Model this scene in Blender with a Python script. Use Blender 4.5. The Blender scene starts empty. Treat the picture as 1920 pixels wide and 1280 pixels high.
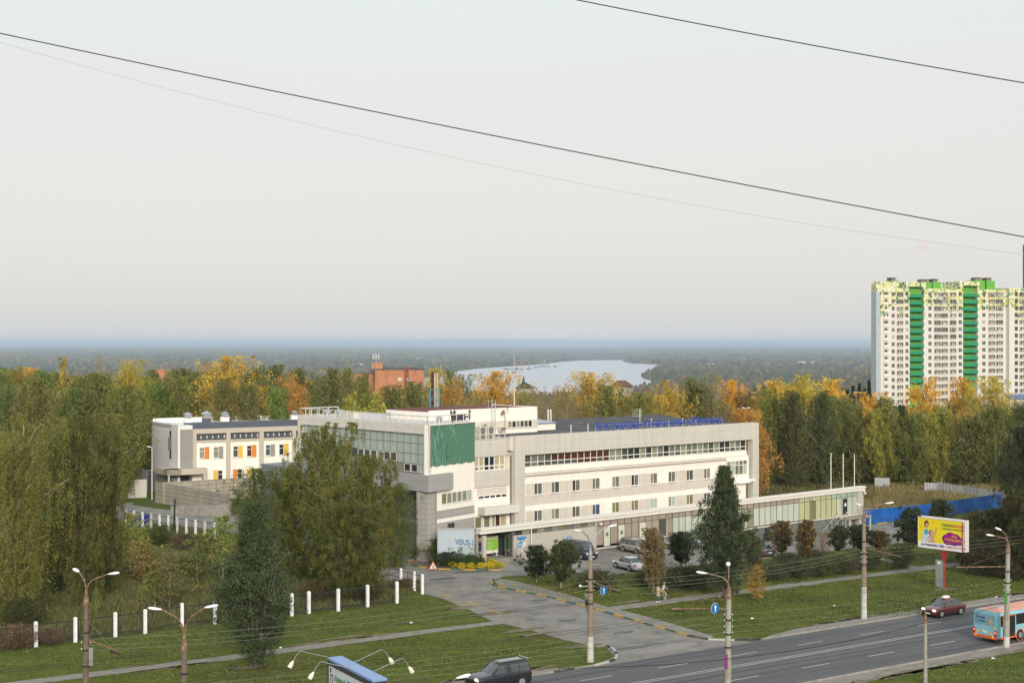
import bpy, math, random
import numpy as np
from mathutils import Matrix, Vector
R = math.radians
F = 2666.67; H = 25.0
sc = bpy.context.scene
COL = sc.collection
# ---------------------------------------------------------------- camera
cam = bpy.data.objects.new("camera", bpy.data.cameras.new("camera"))
COL.objects.link(cam)
cam.location = (0, 0, H)
cam.rotation_euler = (R(90), 0, 0)
cam.data.sensor_width = 36; cam.data.lens = 50.0
cam.data.clip_start = 0.5; cam.data.clip_end = 300000
sc.camera = cam
# ---------------------------------------------------------------- sky
SUN_EL, SUN_AZ = 20.0, 168.0      # azimuth from +Y clockwise: behind the camera, a little to the right
w = bpy.data.worlds.new("World"); sc.world = w; w.use_nodes = True
nt = w.node_tree; nt.nodes.clear()
out = nt.nodes.new("ShaderNodeOutputWorld"); bg = nt.nodes.new("ShaderNodeBackground")
sky = nt.nodes.new("ShaderNodeTexSky"); sky.sky_type = 'NISHITA'; sky.sun_disc = False
sky.sun_elevation = R(SUN_EL); sky.sun_rotation = R(SUN_AZ); sky.dust_density = 3; sky.altitude = 150
tc = nt.nodes.new("ShaderNodeTexCoord"); sep = nt.nodes.new("ShaderNodeSeparateXYZ")
nt.links.new(tc.outputs["Generated"], sep.inputs[0])
cr = nt.nodes.new("ShaderNodeValToRGB"); nt.links.new(sep.outputs["Z"], cr.inputs[0])
els = cr.color_ramp.elements
def s2l(c):
    return tuple(((v/255)/12.92 if v/255 <= .04045 else ((v/255+.055)/1.055)**2.4) for v in c)
stops = [(0.0,(216,216,214)),(0.035,(220,217,214)),(0.10,(224,219,215)),(0.17,(226,222,217)),(0.235,(226,230,225)),(0.45,(238,240,240)),(1.0,(232,238,242))]
while len(els) < len(stops): els.new(0.5)
for e, (p, c) in zip(els, stops):
    e.position = p; e.color = (*s2l(c), 1)
# faint uneven high cloud
nz = nt.nodes.new("ShaderNodeTexNoise"); nz.inputs["Scale"].default_value = 2.2; nz.inputs["Detail"].default_value = 4
mp = nt.nodes.new("ShaderNodeMapping"); mp.inputs["Scale"].default_value = (1, 1, 5)
nt.links.new(tc.outputs["Generated"], mp.inputs[0]); nt.links.new(mp.outputs[0], nz.inputs["Vector"])
mr = nt.nodes.new("ShaderNodeMapRange"); mr.inputs[3].default_value = .975; mr.inputs[4].default_value = 1.02
nt.links.new(nz.outputs[0], mr.inputs[0])
mul = nt.nodes.new("ShaderNodeVectorMath"); mul.operation = 'SCALE'
nt.links.new(cr.outputs[0], mul.inputs[0]); nt.links.new(mr.outputs[0], mul.inputs["Scale"])
sca = nt.nodes.new("ShaderNodeVectorMath"); sca.operation = 'SCALE'; sca.inputs["Scale"].default_value = 0.025
nt.links.new(sky.outputs[0], sca.inputs[0])
add = nt.nodes.new("ShaderNodeVectorMath"); add.operation = 'ADD'
nt.links.new(mul.outputs[0], add.inputs[0]); nt.links.new(sca.outputs[0], add.inputs[1])
nt.links.new(add.outputs[0], bg.inputs[0]); bg.inputs[1].default_value = 0.97
nt.links.new(bg.outputs[0], out.inputs[0])
# ---------------------------------------------------------------- sun
sl = bpy.data.lights.new("sun", 'SUN'); sl.energy = 2.75; sl.angle = R(16); sl.color = (1, .90, .78)
so = bpy.data.objects.new("sun", sl); COL.objects.link(so)
sd = Vector((math.sin(R(SUN_AZ))*math.cos(R(SUN_EL)), math.cos(R(SUN_AZ))*math.cos(R(SUN_EL)), math.sin(R(SUN_EL))))
so.rotation_euler = sd.to_track_quat('Z', 'Y').to_euler()
sc.view_settings.view_transform = 'Standard'; sc.view_settings.look = 'None'
sc.view_settings.exposure = 0.0; sc.view_settings.gamma = 1
sc.cycles.max_bounces = 5; sc.cycles.diffuse_bounces = 3; sc.cycles.glossy_bounces = 2
sc.cycles.transmission_bounces = 3; sc.cycles.volume_bounces = 1; sc.cycles.transparent_max_bounces = 6
sc.cycles.caustics_reflective = False; sc.cycles.caustics_refractive = False
# ---------------------------------------------------------------- frames and ground height
def frame(a, P, z=0.0):
    return Matrix.Translation((P[0], P[1], P[2] if len(P) > 2 else z)) @ Matrix.Rotation(R(90-a), 4, 'Z')
FB = frame(49.3, (0.36, 173)); FN = frame(34.3, (-9.53, 161.6)); FV = frame(49.3, (-9.53, 161.6))
FP = frame(49.3, (-3.97, 158.7)); FS = frame(58.5, (-54.0, 230.04, -2.0)) @ Matrix.Scale(1.08, 4); FT = frame(67.6, (149.0, 575))
FR = frame(56.4, (0, 100)); FQ = frame(57, (0, 100))
FBi, FQi, FRi = FB.inverted(), FQ.inverted(), FR.inverted()
def sm(t):
    t = np.clip(t, 0, 1); return t*t*(3-2*t)
def hgt(x, y):
    u = FBi[0][0]*x + FBi[0][1]*y + FBi[0][3]
    q = FQi[1][0]*x + FQi[1][1]*y + FQi[1][3]
    a = -2.3*sm((u+5)/65)*sm((q-27)/16)
    b = -92*sm((y-450)/900)
    c = 165*sm((y-30000)/34000)
    return a*sm((600-y)/200) + b + c
def pg(px, py):                       # pixel of the photograph -> point on the ground
    k = (px-960)/F; t = (py-640)/F
    lo, hi = 10.0, 60000.0
    D = lo
    step = 1.0
    while D < hi:
        if H - t*D <= hgt(k*D, D): break
        D *= 1.01
    a, b = D/1.01, D
    for _ in range(30):
        m = (a+b)/2
        if H - t*m <= hgt(k*m, m): b = m
        else: a = m
    return (k*b, b, float(hgt(k*b, b)))
def pz(px, py, D):                    # pixel + distance -> point
    return ((px-960)*D/F, D, H-(py-640)*D/F)
# ---------------------------------------------------------------- mesh builder
W = {}
def tag(o, label=None, cat=None, group=None, kind=None):
    if label: o["label"] = label
    if cat: o["category"] = cat
    if group: o["group"] = group
    if kind: o["kind"] = kind
    return o
def place(o, parent, fr):
    if parent is None: o.matrix_world = fr
    else:
        o.parent = parent; o.matrix_local = W[parent.name].inverted() @ fr
    W[o.name] = fr.copy()
def thing(name, label, cat, fr=Matrix.Identity(4), group=None):
    if isinstance(fr, tuple): fr = Matrix.Translation(fr)
    o = bpy.data.objects.new(name, None); COL.objects.link(o)
    o.empty_display_size = .5
    place(o, None, fr); return tag(o, label, cat, group)
class MB:
    def __init__(s): s.v = []; s.f = []; s.m = []
    def add(s, vs, fs, m=0):
        n = len(s.v); s.v += [tuple(v) for v in vs]
        for f in fs: s.f.append(tuple(i+n for i in f)); s.m.append(m)
        return s
    def box(s, x0, x1, y0, y1, z0, z1, m=0):
        vs = [(x, y, z) for z in (z0, z1) for y in (y0, y1) for x in (x0, x1)]
        return s.add(vs, [(0,2,3,1),(4,5,7,6),(0,1,5,4),(2,6,7,3),(0,4,6,2),(1,3,7,5)], m)
    def prism(s, pts, z0, z1, m=0, mt=None):
        n = len(pts)
        a = sum(pts[i][0]*pts[(i+1)%n][1]-pts[(i+1)%n][0]*pts[i][1] for i in range(n))
        if a < 0: pts = pts[::-1]
        vs = [(p[0], p[1], z0) for p in pts]+[(p[0], p[1], z1) for p in pts]
        s.add(vs, [(i, (i+1)%n, n+(i+1)%n, n+i) for i in range(n)]+[tuple(range(n))[::-1]], m)
        return s.add([(p[0], p[1], z1) for p in pts], [tuple(range(n))], m if mt is None else mt)
    def tube(s, pts, r, n=6, m=0, r2=None, cap=True):
        pts = [Vector(p) for p in pts]; k = len(pts); base = len(s.v)
        rr = [r+(r2-r)*i/(k-1) for i in range(k)] if r2 is not None else ([r]*k if not isinstance(r, (list, tuple)) else list(r))
        for i, p in enumerate(pts):
            d = (pts[min(i+1, k-1)]-pts[max(i-1, 0)])
            d = d.normalized() if d.length > 1e-9 else Vector((0, 0, 1))
            a = d.cross(Vector((0, 0, 1)) if abs(d.z) < .95 else Vector((1, 0, 0))).normalized(); b = d.cross(a)
            for j in range(n):
                t = 2*math.pi*j/n
                s.v.append(tuple(p+(a*math.cos(t)+b*math.sin(t))*rr[i]))
        for i in range(k-1):
            for j in range(n):
                s.f.append((base+i*n+j, base+i*n+(j+1)%n, base+(i+1)*n+(j+1)%n, base+(i+1)*n+j)); s.m.append(m)
        if cap:
            s.f.append(tuple(base+j for j in range(n))[::-1]); s.m.append(m)
            s.f.append(tuple(base+(k-1)*n+j for j in range(n))); s.m.append(m)
        return s
    def lathe(s, prof, c=(0,0,0), n=16, m=0, axis='Z'):
        base = len(s.v)
        for (r, z) in prof:
            for j in range(n):
                t = 2*math.pi*j/n; a, b = r*math.cos(t), r*math.sin(t)
                p = (a, b, z) if axis == 'Z' else ((a, z, b) if axis == 'Y' else (z, a, b))
                s.v.append((p[0]+c[0], p[1]+c[1], p[2]+c[2]))
        for i in range(len(prof)-1):
            for j in range(n):
                s.f.append((base+i*n+j, base+i*n+(j+1)%n, base+(i+1)*n+(j+1)%n, base+(i+1)*n+j)); s.m.append(m)
        s.f.append(tuple(base+j for j in range(n))[::-1]); s.m.append(m)
        s.f.append(tuple(base+(len(prof)-1)*n+j for j in range(n))); s.m.append(m)
        return s
    def ell(s, c, r, n=10, k=7, m=0):
        prof = [(max(.001, math.sin(math.pi*i/k)), -math.cos(math.pi*i/k)) for i in range(k+1)]
        b = len(s.v); s.lathe(prof, (0,0,0), n, m)
        for i in range(b, len(s.v)):
            v = s.v[i]; s.v[i] = (c[0]+v[0]*r[0], c[1]+v[1]*r[1], c[2]+v[2]*r[2])
        return s
    def text(s, txt, org, xd, ud, h, width=None, depth=.03, m=0, bold=0.0, shear=0.0):
        cu = bpy.data.curves.new("t", 'FONT'); cu.body = txt; cu.size = 1; cu.extrude = .5; cu.offset = bold; cu.resolution_u = 2
        cu.shear = shear
        o = bpy.data.objects.new("t", cu); COL.objects.link(o)
        dg = bpy.context.evaluated_depsgraph_get(); me = bpy.data.meshes.new_from_object(o.evaluated_get(dg))
        co = np.array([v.co[:] for v in me.vertices]) if len(me.vertices) else np.zeros((0, 3))
        fs = [tuple(p.vertices) for p in me.polygons]
        bpy.data.objects.remove(o); bpy.data.curves.remove(cu); bpy.data.meshes.remove(me)
        if not len(co): return s
        x0, x1 = co[:,0].min(), co[:,0].max()
        k = h/.72; kx = k if width is None else width/(x1-x0)
        xd, ud = Vector(xd).normalized(), Vector(ud).normalized(); nd = xd.cross(ud); og = Vector(org)
        return s.add([og + xd*((c[0]-x0)*kx) + ud*(c[1]*k) + nd*(c[2]*depth) for c in co], fs, m)
    def build(s, name, mats, parent=None, fr=None, smooth=False, label=None, cat=None, group=None, kind=None):
        if not isinstance(mats, (list, tuple)): mats = [mats]
        me = bpy.data.meshes.new(name); me.from_pydata(s.v, [], s.f)
        for x in mats: me.materials.append(x)
        if len(mats) > 1: me.polygons.foreach_set("material_index", s.m)
        if smooth: me.polygons.foreach_set("use_smooth", [True]*len(s.f))
        me.update()
        o = bpy.data.objects.new(name, me); COL.objects.link(o)
        if fr is None: fr = W[parent.name] if parent is not None else Matrix.Identity(4)
        place(o, parent, fr)
        return tag(o, label, cat, group, kind)
def copy_tree(o, fr):
    """copy of a thing with its parts and sub-parts, put at frame fr"""
    def cp(a, par):
        c = a.copy(); COL.objects.link(c)
        if par is not None: c.parent = par
        for ch in a.children: cp(ch, c)
        return c
    c = cp(o, None); c.matrix_world = fr; W[c.name] = fr.copy()
    return c
# ---------------------------------------------------------------- materials
MT = {}
def mat(name, col, rough=.8, var=.12, scale=3.0, metal=0.0, spec=.3, bump=0.0, joint=None, jcol=None, emit=0.0, coat=0.0, streak=0.0, dirt=None, dscale=.6):
    if name in MT: return MT[name]
    m = bpy.data.materials.new(name); m.use_nodes = True; t = m.node_tree; N = t.nodes; L = t.links
    b = N["Principled BSDF"]
    if max(col) > 1: col = s2l(col)
    b.inputs["Roughness"].default_value = rough; b.inputs["Metallic"].default_value = metal
    b.inputs["Specular IOR Level"].default_value = spec
    if coat: b.inputs["Coat Weight"].default_value = coat; b.inputs["Coat Roughness"].default_value = .04
    tcn = N.new("ShaderNodeTexCoord"); geo = tcn.outputs["Object"]
    n1 = N.new("ShaderNodeTexNoise"); n1.inputs["Scale"].default_value = scale; n1.inputs["Detail"].default_value = 6
    L.new(geo, n1.inputs["Vector"])
    if streak:
        mpn = N.new("ShaderNodeMapping"); mpn.inputs["Scale"].default_value = (1, 1, streak); L.new(geo, mpn.inputs[0]); L.new(mpn.outputs[0], n1.inputs["Vector"])
    r = N.new("ShaderNodeMapRange"); r.inputs[1].default_value = .3; r.inputs[2].default_value = .7
    r.inputs[3].default_value = 1-var; r.inputs[4].default_value = 1+var; L.new(n1.outputs[0], r.inputs[0])
    base = N.new("ShaderNodeRGB"); base.outputs[0].default_value = (*col, 1); src = base.outputs[0]
    if dirt is not None:
        n2 = N.new("ShaderNodeTexNoise"); n2.inputs["Scale"].default_value = dscale; n2.inputs["Detail"].default_value = 8; n2.inputs["Roughness"].default_value = .65
        L.new(geo, n2.inputs["Vector"])
        rr = N.new("ShaderNodeMapRange"); rr.inputs[1].default_value = .45; rr.inputs[2].default_value = .68; L.new(n2.outputs[0], rr.inputs[0])
        mx = N.new("ShaderNodeMix"); mx.data_type = 'RGBA'; L.new(rr.outputs[0], mx.inputs[0]); L.new(src, mx.inputs[6])
        mx.inputs[7].default_value = (*(s2l(dirt) if max(dirt) > 1 else dirt), 1); src = mx.outputs[2]
    if joint is not None:                       # panel joints: (width, height, offset) on any upright face
        sp = N.new("ShaderNodeSeparateXYZ"); L.new(geo, sp.inputs[0])
        ad = N.new("ShaderNodeMath"); ad.operation = 'ADD'; L.new(sp.outputs[0], ad.inputs[0]); L.new(sp.outputs[1], ad.inputs[1])
        cb = N.new("ShaderNodeCombineXYZ"); L.new(ad.outputs[0], cb.inputs[0]); L.new(sp.outputs[2], cb.inputs[1])
        bt = N.new("ShaderNodeTexBrick"); bt.offset = joint[2]; bt.inputs["Scale"].default_value = 1
        bt.inputs["Brick Width"].default_value = joint[0]; bt.inputs["Row Height"].default_value = joint[1]
        bt.inputs["Mortar Size"].default_value = joint[3] if len(joint) > 3 else .025; bt.inputs["Mortar Smooth"].default_value = .1
        bt.inputs["Color1"].default_value = (1,1,1,1); bt.inputs["Color2"].default_value = (.97,.97,.97,1)
        jc = jcol or (.45,.45,.45); bt.inputs["Mortar"].default_value = (*jc, 1); L.new(cb.outputs[0], bt.inputs["Vector"])
        mj = N.new("ShaderNodeMix"); mj.data_type = 'RGBA'; mj.blend_type = 'MULTIPLY'; mj.inputs[0].default_value = 1
        L.new(src, mj.inputs[6]); L.new(bt.outputs[0], mj.inputs[7]); src = mj.outputs[2]
    sc_ = N.new("ShaderNodeVectorMath"); sc_.operation = 'SCALE'; L.new(src, sc_.inputs[0]); L.new(r.outputs[0], sc_.inputs["Scale"])
    L.new(sc_.outputs[0], b.inputs["Base Color"])
    if bump:
        bn = N.new("ShaderNodeBump"); bn.inputs["Strength"].default_value = bump; bn.inputs["Distance"].default_value = .05
        L.new(n1.outputs[0], bn.inputs["Height"]); L.new(bn.outputs[0], b.inputs["Normal"])
    if emit:
        b.inputs["Emission Color"].default_value = (*col, 1); b.inputs["Emission Strength"].default_value = emit
    MT[name] = m; return m
# ================================================================ GROUND
def grass_mat(name, c1, c2, c3, sc1=.35):
    m = bpy.data.materials.new(name); m.use_nodes = True; t = m.node_tree; N = t.nodes; L = t.links
    b = N["Principled BSDF"]; b.inputs["Roughness"].default_value = .95; b.inputs["Specular IOR Level"].default_value = .1
    tcn = N.new("ShaderNodeTexCoord")
    def noise(s, d=6, mapping=None, rough=.6):
        n = N.new("ShaderNodeTexNoise"); n.inputs["Scale"].default_value = s; n.inputs["Detail"].default_value = d; n.inputs["Roughness"].default_value = rough
        if mapping:
            mm = N.new("ShaderNodeMapping"); mm.inputs["Rotation"].default_value = (0, 0, R(33)); mm.inputs["Scale"].default_value = mapping
            L.new(tcn.outputs["Object"], mm.inputs[0]); L.new(mm.outputs[0], n.inputs["Vector"])
            mm.vector_type = 'TEXTURE' if False else 'POINT'
        else: L.new(tcn.outputs["Object"], n.inputs["Vector"])
        return n
    def ramp(n, a, b_):
        r = N.new("ShaderNodeMapRange"); r.inputs[1].default_value = a; r.inputs[2].default_value = b_; L.new(n.outputs[0], r.inputs[0]); return r
    def mix(f, a, bcol):
        x = N.new("ShaderNodeMix"); x.data_type = 'RGBA'; L.new(f, x.inputs[0])
        if isinstance(a, tuple): x.inputs[6].default_value = (*a, 1)
        else: L.new(a, x.inputs[6])
        if isinstance(bcol, tuple): x.inputs[7].default_value = (*bcol, 1)
        else: L.new(bcol, x.inputs[7])
        return x.outputs[2]
    a = mix(ramp(noise(sc1, 8), .35, .65).outputs[0], c1, c2)
    a = mix(ramp(noise(.09, 5), .5, .72).outputs[0], a, c3)
    n3 = noise(9, 4, (.5, 1.3, 1)); r3 = ramp(n3, .25, .75); r3.inputs[3].default_value = .6; r3.inputs[4].default_value = 1.42
    n4 = noise(1.6, 5); r4 = ramp(n4, .3, .7); r4.inputs[3].default_value = .72; r4.inputs[4].default_value = 1.25
    n5 = noise(.55, 2, (.12, 1.6, 1)); r5 = ramp(n5, .35, .65); r5.inputs[3].default_value = .86; r5.inputs[4].default_value = 1.13
    v = a
    for rr in (r3, r4, r5):
        s = N.new("ShaderNodeVectorMath"); s.operation = 'SCALE'; L.new(v, s.inputs[0]); L.new(rr.outputs[0], s.inputs["Scale"]); v = s.outputs[0]
    L.new(v, b.inputs["Base Color"])
    bn = N.new("ShaderNodeBump"); bn.inputs["Strength"].default_value = .8; bn.inputs["Distance"].default_value = .15
    L.new(n3.outputs[0], bn.inputs["Height"]); L.new(bn.outputs[0], b.inputs["Normal"])
    return m
def valley_mat():
    """near lawn blends (by distance along the ground) into meadow soil and then the wooded plain"""
    m = grass_mat("lawn_and_plain", (.082,.108,.020), (.115,.142,.032), (.115,.115,.040))
    t = m.node_tree; N = t.nodes; L = t.links; b = N["Principled BSDF"]
    near = b.inputs["Base Color"].links[0].from_socket
    tcn = N.new("ShaderNodeTexCoord"); sp = N.new("ShaderNodeSeparateXYZ"); L.new(tcn.outputs["Object"], sp.inputs[0])
    mm = N.new("ShaderNodeMapping"); mm.inputs["Scale"].default_value = (.0006, .00022, 1); L.new(tcn.outputs["Object"], mm.inputs[0])
    n = N.new("ShaderNodeTexNoise"); n.inputs["Scale"].default_value = 1; n.inputs["Detail"].default_value = 9; n.inputs["Roughness"].default_value = .6; L.new(mm.outputs[0], n.inputs["Vector"])
    cr_ = N.new("ShaderNodeValToRGB"); L.new(n.outputs[0], cr_.inputs[0])
    e = cr_.color_ramp.elements; cols = [(.36,(.022,.032,.020)),(.47,(.035,.045,.028)),(.55,(.07,.07,.035)),(.60,(.13,.15,.09)),(.66,(.05,.06,.03)),(.74,(.10,.09,.05))]
    while len(e) < len(cols): e.new(.5)
    for q, (p, c) in zip(e, cols): q.position = p; q.color = (*c, 1)
    r = N.new("ShaderNodeMapRange"); r.inputs[1].default_value = 500; r.inputs[2].default_value = 1100; L.new(sp.outputs[1], r.inputs[0])
    x = N.new("ShaderNodeMix"); x.data_type = 'RGBA'; L.new(r.outputs[0], x.inputs[0]); L.new(near, x.inputs[6]); L.new(cr_.outputs[0], x.inputs[7])
    L.new(x.outputs[2], b.inputs["Base Color"]); return m
def axis(a, b, step, lo, hi, g):
    v = list(np.arange(a, b+.01, step)); s = step
    x = b
    while x < hi: s *= g; x += s; v.append(x)
    s = step; x = a
    while x > lo: s *= g; x -= s; v.insert(0, x)
    return np.array(v)
gx = axis(-110, 130, 2.0, -60000, 60000, 1.13); gy = axis(60, 330, 2.0, -400, 90000, 1.09)
X, Y = np.meshgrid(gx, gy); Z = hgt(X, Y)
Z = Z + np.where(Y > 30000, 28*np.sin(X/5200+1.3)*sm((Y-32000)/20000) + 16*np.sin(X/2100+Y/7000), 0)
nx, ny = len(gx), len(gy)
me = bpy.data.meshes.new("ground")
vs = np.stack([X.ravel(), Y.ravel(), Z.ravel()], 1)
i = np.arange(nx*ny).reshape(ny, nx)
fs = np.stack([i[:-1,:-1].ravel(), i[:-1,1:].ravel(), i[1:,1:].ravel(), i[1:,:-1].ravel()], 1)
def np_mesh(name, vs, fs, mats, smooth=False):
    me = bpy.data.meshes.new(name); n = len(fs); k = fs.shape[1]
    me.vertices.add(len(vs)); me.vertices.foreach_set("co", np.asarray(vs, np.float32).ravel())
    me.loops.add(n*k); me.loops.foreach_set("vertex_index", np.asarray(fs, np.int32).ravel())
    me.polygons.add(n); me.polygons.foreach_set("loop_start", np.arange(0, n*k, k, dtype=np.int32))
    try: me.polygons.foreach_set("loop_total", np.full(n, k, np.int32))
    except Exception: pass
    if smooth: me.polygons.foreach_set("use_smooth", np.ones(n, bool))
    for x in mats: me.materials.append(x)
    me.update(calc_edges=True); return me
def link(name, me, parent=None, loc=(0,0,0), **k):
    o = bpy.data.objects.new(name, me); COL.objects.link(o)
    fr = Matrix.Translation(loc)
    if parent is not None: fr = W[parent.name].copy()
    place(o, parent, fr); return tag(o, **k)
GROUND = link("ground", np_mesh("ground", vs, fs, [valley_mat()], True), kind="structure")
import bmesh
def drape(name, pts, dz, m, kind="structure", label=None, cat=None, step=2.0, world=True):
    """flat sheet following the ground, dz above it; pts = plan outline"""
    pts = [(p[0], p[1]) for p in pts]
    bm = bmesh.new(); f = bm.faces.new([bm.verts.new((x, y, 0)) for x, y in pts])
    bmesh.ops.triangulate(bm, faces=[f])
    xs = [p[0] for p in pts]; ys = [p[1] for p in pts]
    for ax, lo, hi in ((0, min(xs), max(xs)), (1, min(ys), max(ys))):
        c = math.ceil(lo/step)*step
        while c < hi:
            co = [0,0,0]; no = [0,0,0]; co[ax] = c; no[ax] = 1
            bmesh.ops.bisect_plane(bm, geom=bm.verts[:]+bm.edges[:]+bm.faces[:], plane_co=co, plane_no=no); c += step
    for v in bm.verts: v.co.z = float(hgt(v.co.x, v.co.y))+dz
    bmesh.ops.recalc_face_normals(bm, faces=bm.faces[:])
    me = bpy.data.meshes.new(name); bm.to_mesh(me); bm.free()
    if me.polygons and me.polygons[0].normal.z < 0: me.flip_normals()
    me.materials.append(m)
    return link(name, me, kind=kind, label=label, cat=cat)
def merge(objs, name):
    """several sheets of the same kind become one object"""
    bm = bmesh.new()
    for o in objs: bm.from_mesh(o.data)
    me = bpy.data.meshes.new(name); bm.to_mesh(me); bm.free()
    for m in objs[0].data.materials: me.materials.append(m)
    k = objs[0].get("kind")
    for o in objs: bpy.data.objects.remove(o)
    return link(name, me, kind=k)
def px_poly(l): return [pg(*p) for p in l]
def rl(fr, x, y): p = fr @ Vector((x, y, 0)); return (p.x, p.y)
def smooth_line(pts, n=4):
    P = [Vector((p[0], p[1], 0)) for p in pts]; o = []
    for i in range(len(P)-1):
        p0, p1, p2, p3 = P[max(i-1,0)], P[i], P[i+1], P[min(i+2, len(P)-1)]
        for k in range(n):
            t = k/n
            o.append(.5*((2*p1)+(p2-p0)*t+(2*p0-5*p1+4*p2-p3)*t*t+(3*p1-p0-3*p2+p3)*t**3))
    o.append(P[-1]); return [(q.x, q.y) for q in o]
asph = mat("asphalt_road", (.104,.108,.112), .85, .10, 1.2, bump=.1, streak=0, dirt=(.11,.112,.112), dscale=.25)
def track_streaks(m, amt):
    """long faint wheel tracks running along the road"""
    t = m.node_tree; N = t.nodes; L = t.links; b = N["Principled BSDF"]; src = b.inputs["Base Color"].links[0].from_socket
    tcn = N.new("ShaderNodeTexCoord"); mm = N.new("ShaderNodeMapping"); mm.vector_type = 'TEXTURE'; mm.inputs["Rotation"].default_value = (0, 0, R(90-56.4)); mm.inputs["Scale"].default_value = (22, .75, 1)
    L.new(tcn.outputs["Object"], mm.inputs[0]); n = N.new("ShaderNodeTexNoise"); n.inputs["Scale"].default_value = 1; n.inputs["Detail"].default_value = 5; L.new(mm.outputs[0], n.inputs["Vector"])
    r = N.new("ShaderNodeMapRange"); r.inputs[1].default_value = .33; r.inputs[2].default_value = .67; r.inputs[3].default_value = 1-amt; r.inputs[4].default_value = 1+amt; L.new(n.outputs[0], r.inputs[0])
    g = N.new("ShaderNodeTexNoise"); g.inputs["Scale"].default_value = 14; g.inputs["Detail"].default_value = 3; L.new(tcn.outputs["Object"], g.inputs["Vector"])
    r2 = N.new("ShaderNodeMapRange"); r2.inputs[1].default_value = .3; r2.inputs[2].default_value = .7; r2.inputs[3].default_value = .88; r2.inputs[4].default_value = 1.12; L.new(g.outputs[0], r2.inputs[0])
    v = src
    for q in (r, r2):
        s_ = N.new("ShaderNodeVectorMath"); s_.operation = 'SCALE'; L.new(v, s_.inputs[0]); L.new(q.outputs[0], s_.inputs["Scale"]); v = s_.outputs[0]
    L.new(v, b.inputs["Base Color"])
track_streaks(asph, .20)
asph_old = mat("asphalt_worn", (.245,.235,.21), .9, .13, .9, bump=.12, dirt=(.155,.15,.14), dscale=.35)
track_streaks(asph_old, .10)
pave = mat("pavement_dusty", (.25,.235,.205), .92, .13, 1.3, bump=.15, dirt=(.19,.18,.14), dscale=.7)
concrete = mat("concrete_grey", (.30,.285,.25), .9, .14, 1.5, bump=.1, dirt=(.22,.21,.18))
white_paint = mat("paint_white", (.46,.46,.43), .7, .12, 8, dirt=(.35,.34,.31), dscale=2.5)
# main road
road = drape("road", [rl(FR, -70, -8.45), rl(FR, 260, -8.45), rl(FR, 260, 4.45), rl(FR, -70, 4.45)], .012, asph)
# verge strips
SK = [(1435,1197.5),(1480,1192.5)]
drape("pavement", [rl(FR, 27.8, 4.45), rl(FR, 260, 4.45), rl(FR, 260, 6.5), rl(FR, 60, 6.5), rl(FR, 34, 6.2), rl(FR, 30, 5.4)], .02, pave)
drape("pavement", [rl(FR, -70, 4.45), rl(FR, 10.8, 4.45), rl(FR, 8.5, 5.4), rl(FR, 4, 6.3), rl(FR, -70, 6.4)], .02, pave)
drape("pavement", [rl(FR, -70, -8.45), rl(FR, 260, -8.45), rl(FR, 260, -10.2), rl(FR, 40, -10.3), rl(FR, 20, -10.7), rl(FR, -70, -10.9)], .02, pave)
# side road and parking area
lot = [(1153,1247),(1152,1230),(1135,1211),(1100,1197),(1010,1171),(940,1151),(850,1121),(797,1108),(786,1085),(725,1090),(640,1075),(600,1050),(700,1036),(790,1034),(800,1022),(905,1040),(975,1050),(1117,1030),(1256,1012),(1500,990),(1617,980),(1735,972),(1800,985),(1780,1003),(1700,1017),(1616,1026),(1555,1034),(1402,1050.5),(1307,1059),(1209,1072),(1144,1077),(1080,1073),(985,1078),(945,1080),(926,1087),(922,1092),(928,1098),(960,1106),(1020,1118),(1100,1138),(1180,1161),(1290,1192),(1367,1199),(1440,1199)]
L1 = px_poly(lot); L1 = [rl(FR, 10.3, 4.2)] + L1[1:-1] + [rl(FR, 27, 4.2)]
drape("side_road", L1, .018, asph_old)
# pavement along the side road
sw = px_poly([(926,1089),(934,1096),(960,1105),(1020,1117),(1100,1137),(1180,1160),(1290,1191),(1330,1197),(1340,1193),(1290,1178),(1240,1163),(1180,1147),(1140,1138),(1060,1113),(1000,1097),(960,1088),(940,1085)])
drape("pavement", sw, .03, pave)
sw2 = px_poly([(786,1104),(850,1121),(940,1151),(1010,1171),(1100,1197),(1135,1211),(1122,1213),(1060,1200),(1000,1183),(920,1163),(880,1143),(830,1122),(792,1112)])
drape("pavement", sw2, .028, pave)
# footpath
fp = [rl(FQ, a, 22.1+.25*math.sin(a/7)) for a in range(-60, 14, 6)]+[rl(FQ, 14, 22.2), rl(FQ, 14, 23.7)]+[rl(FQ, a, 23.65+.2*math.sin(a/5+1)) for a in range(11, -64, -6)]
drape("footpath", fp, .022, pave)
fp = [rl(FQ, a, 22.0+.25*math.sin(a/7)) for a in range(24, 140, 6)]+[rl(FQ, a, 23.7+.2*math.sin(a/5)) for a in range(138, 22, -6)]
drape("footpath", fp, .022, pave)
drape("footpath", px_poly([(1638,1047),(1652,1046),(1728,1065),(1708,1068)]), .026, concrete)
drape("footpath", px_poly([(905,1052),(940,1049),(965,1060),(986,1066),(990,1069),(958,1069),(941,1068)]), .03, concrete)
# service yard behind the left-hand wood
drape("service_road", px_poly([(180,960),(240,942),(330,940),(420,962),(560,972),(700,1012),(745,1034),(640,1060),(520,1010),(330,985),(230,975)]), .014, asph_old)
drape("lawn", px_poly([(245,945),(262,938),(300,944),(372,954),(335,957),(290,953)]), .03, grass_mat("lawn_patch", (.07,.10,.02), (.10,.12,.03), (.09,.10,.03)))
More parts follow.
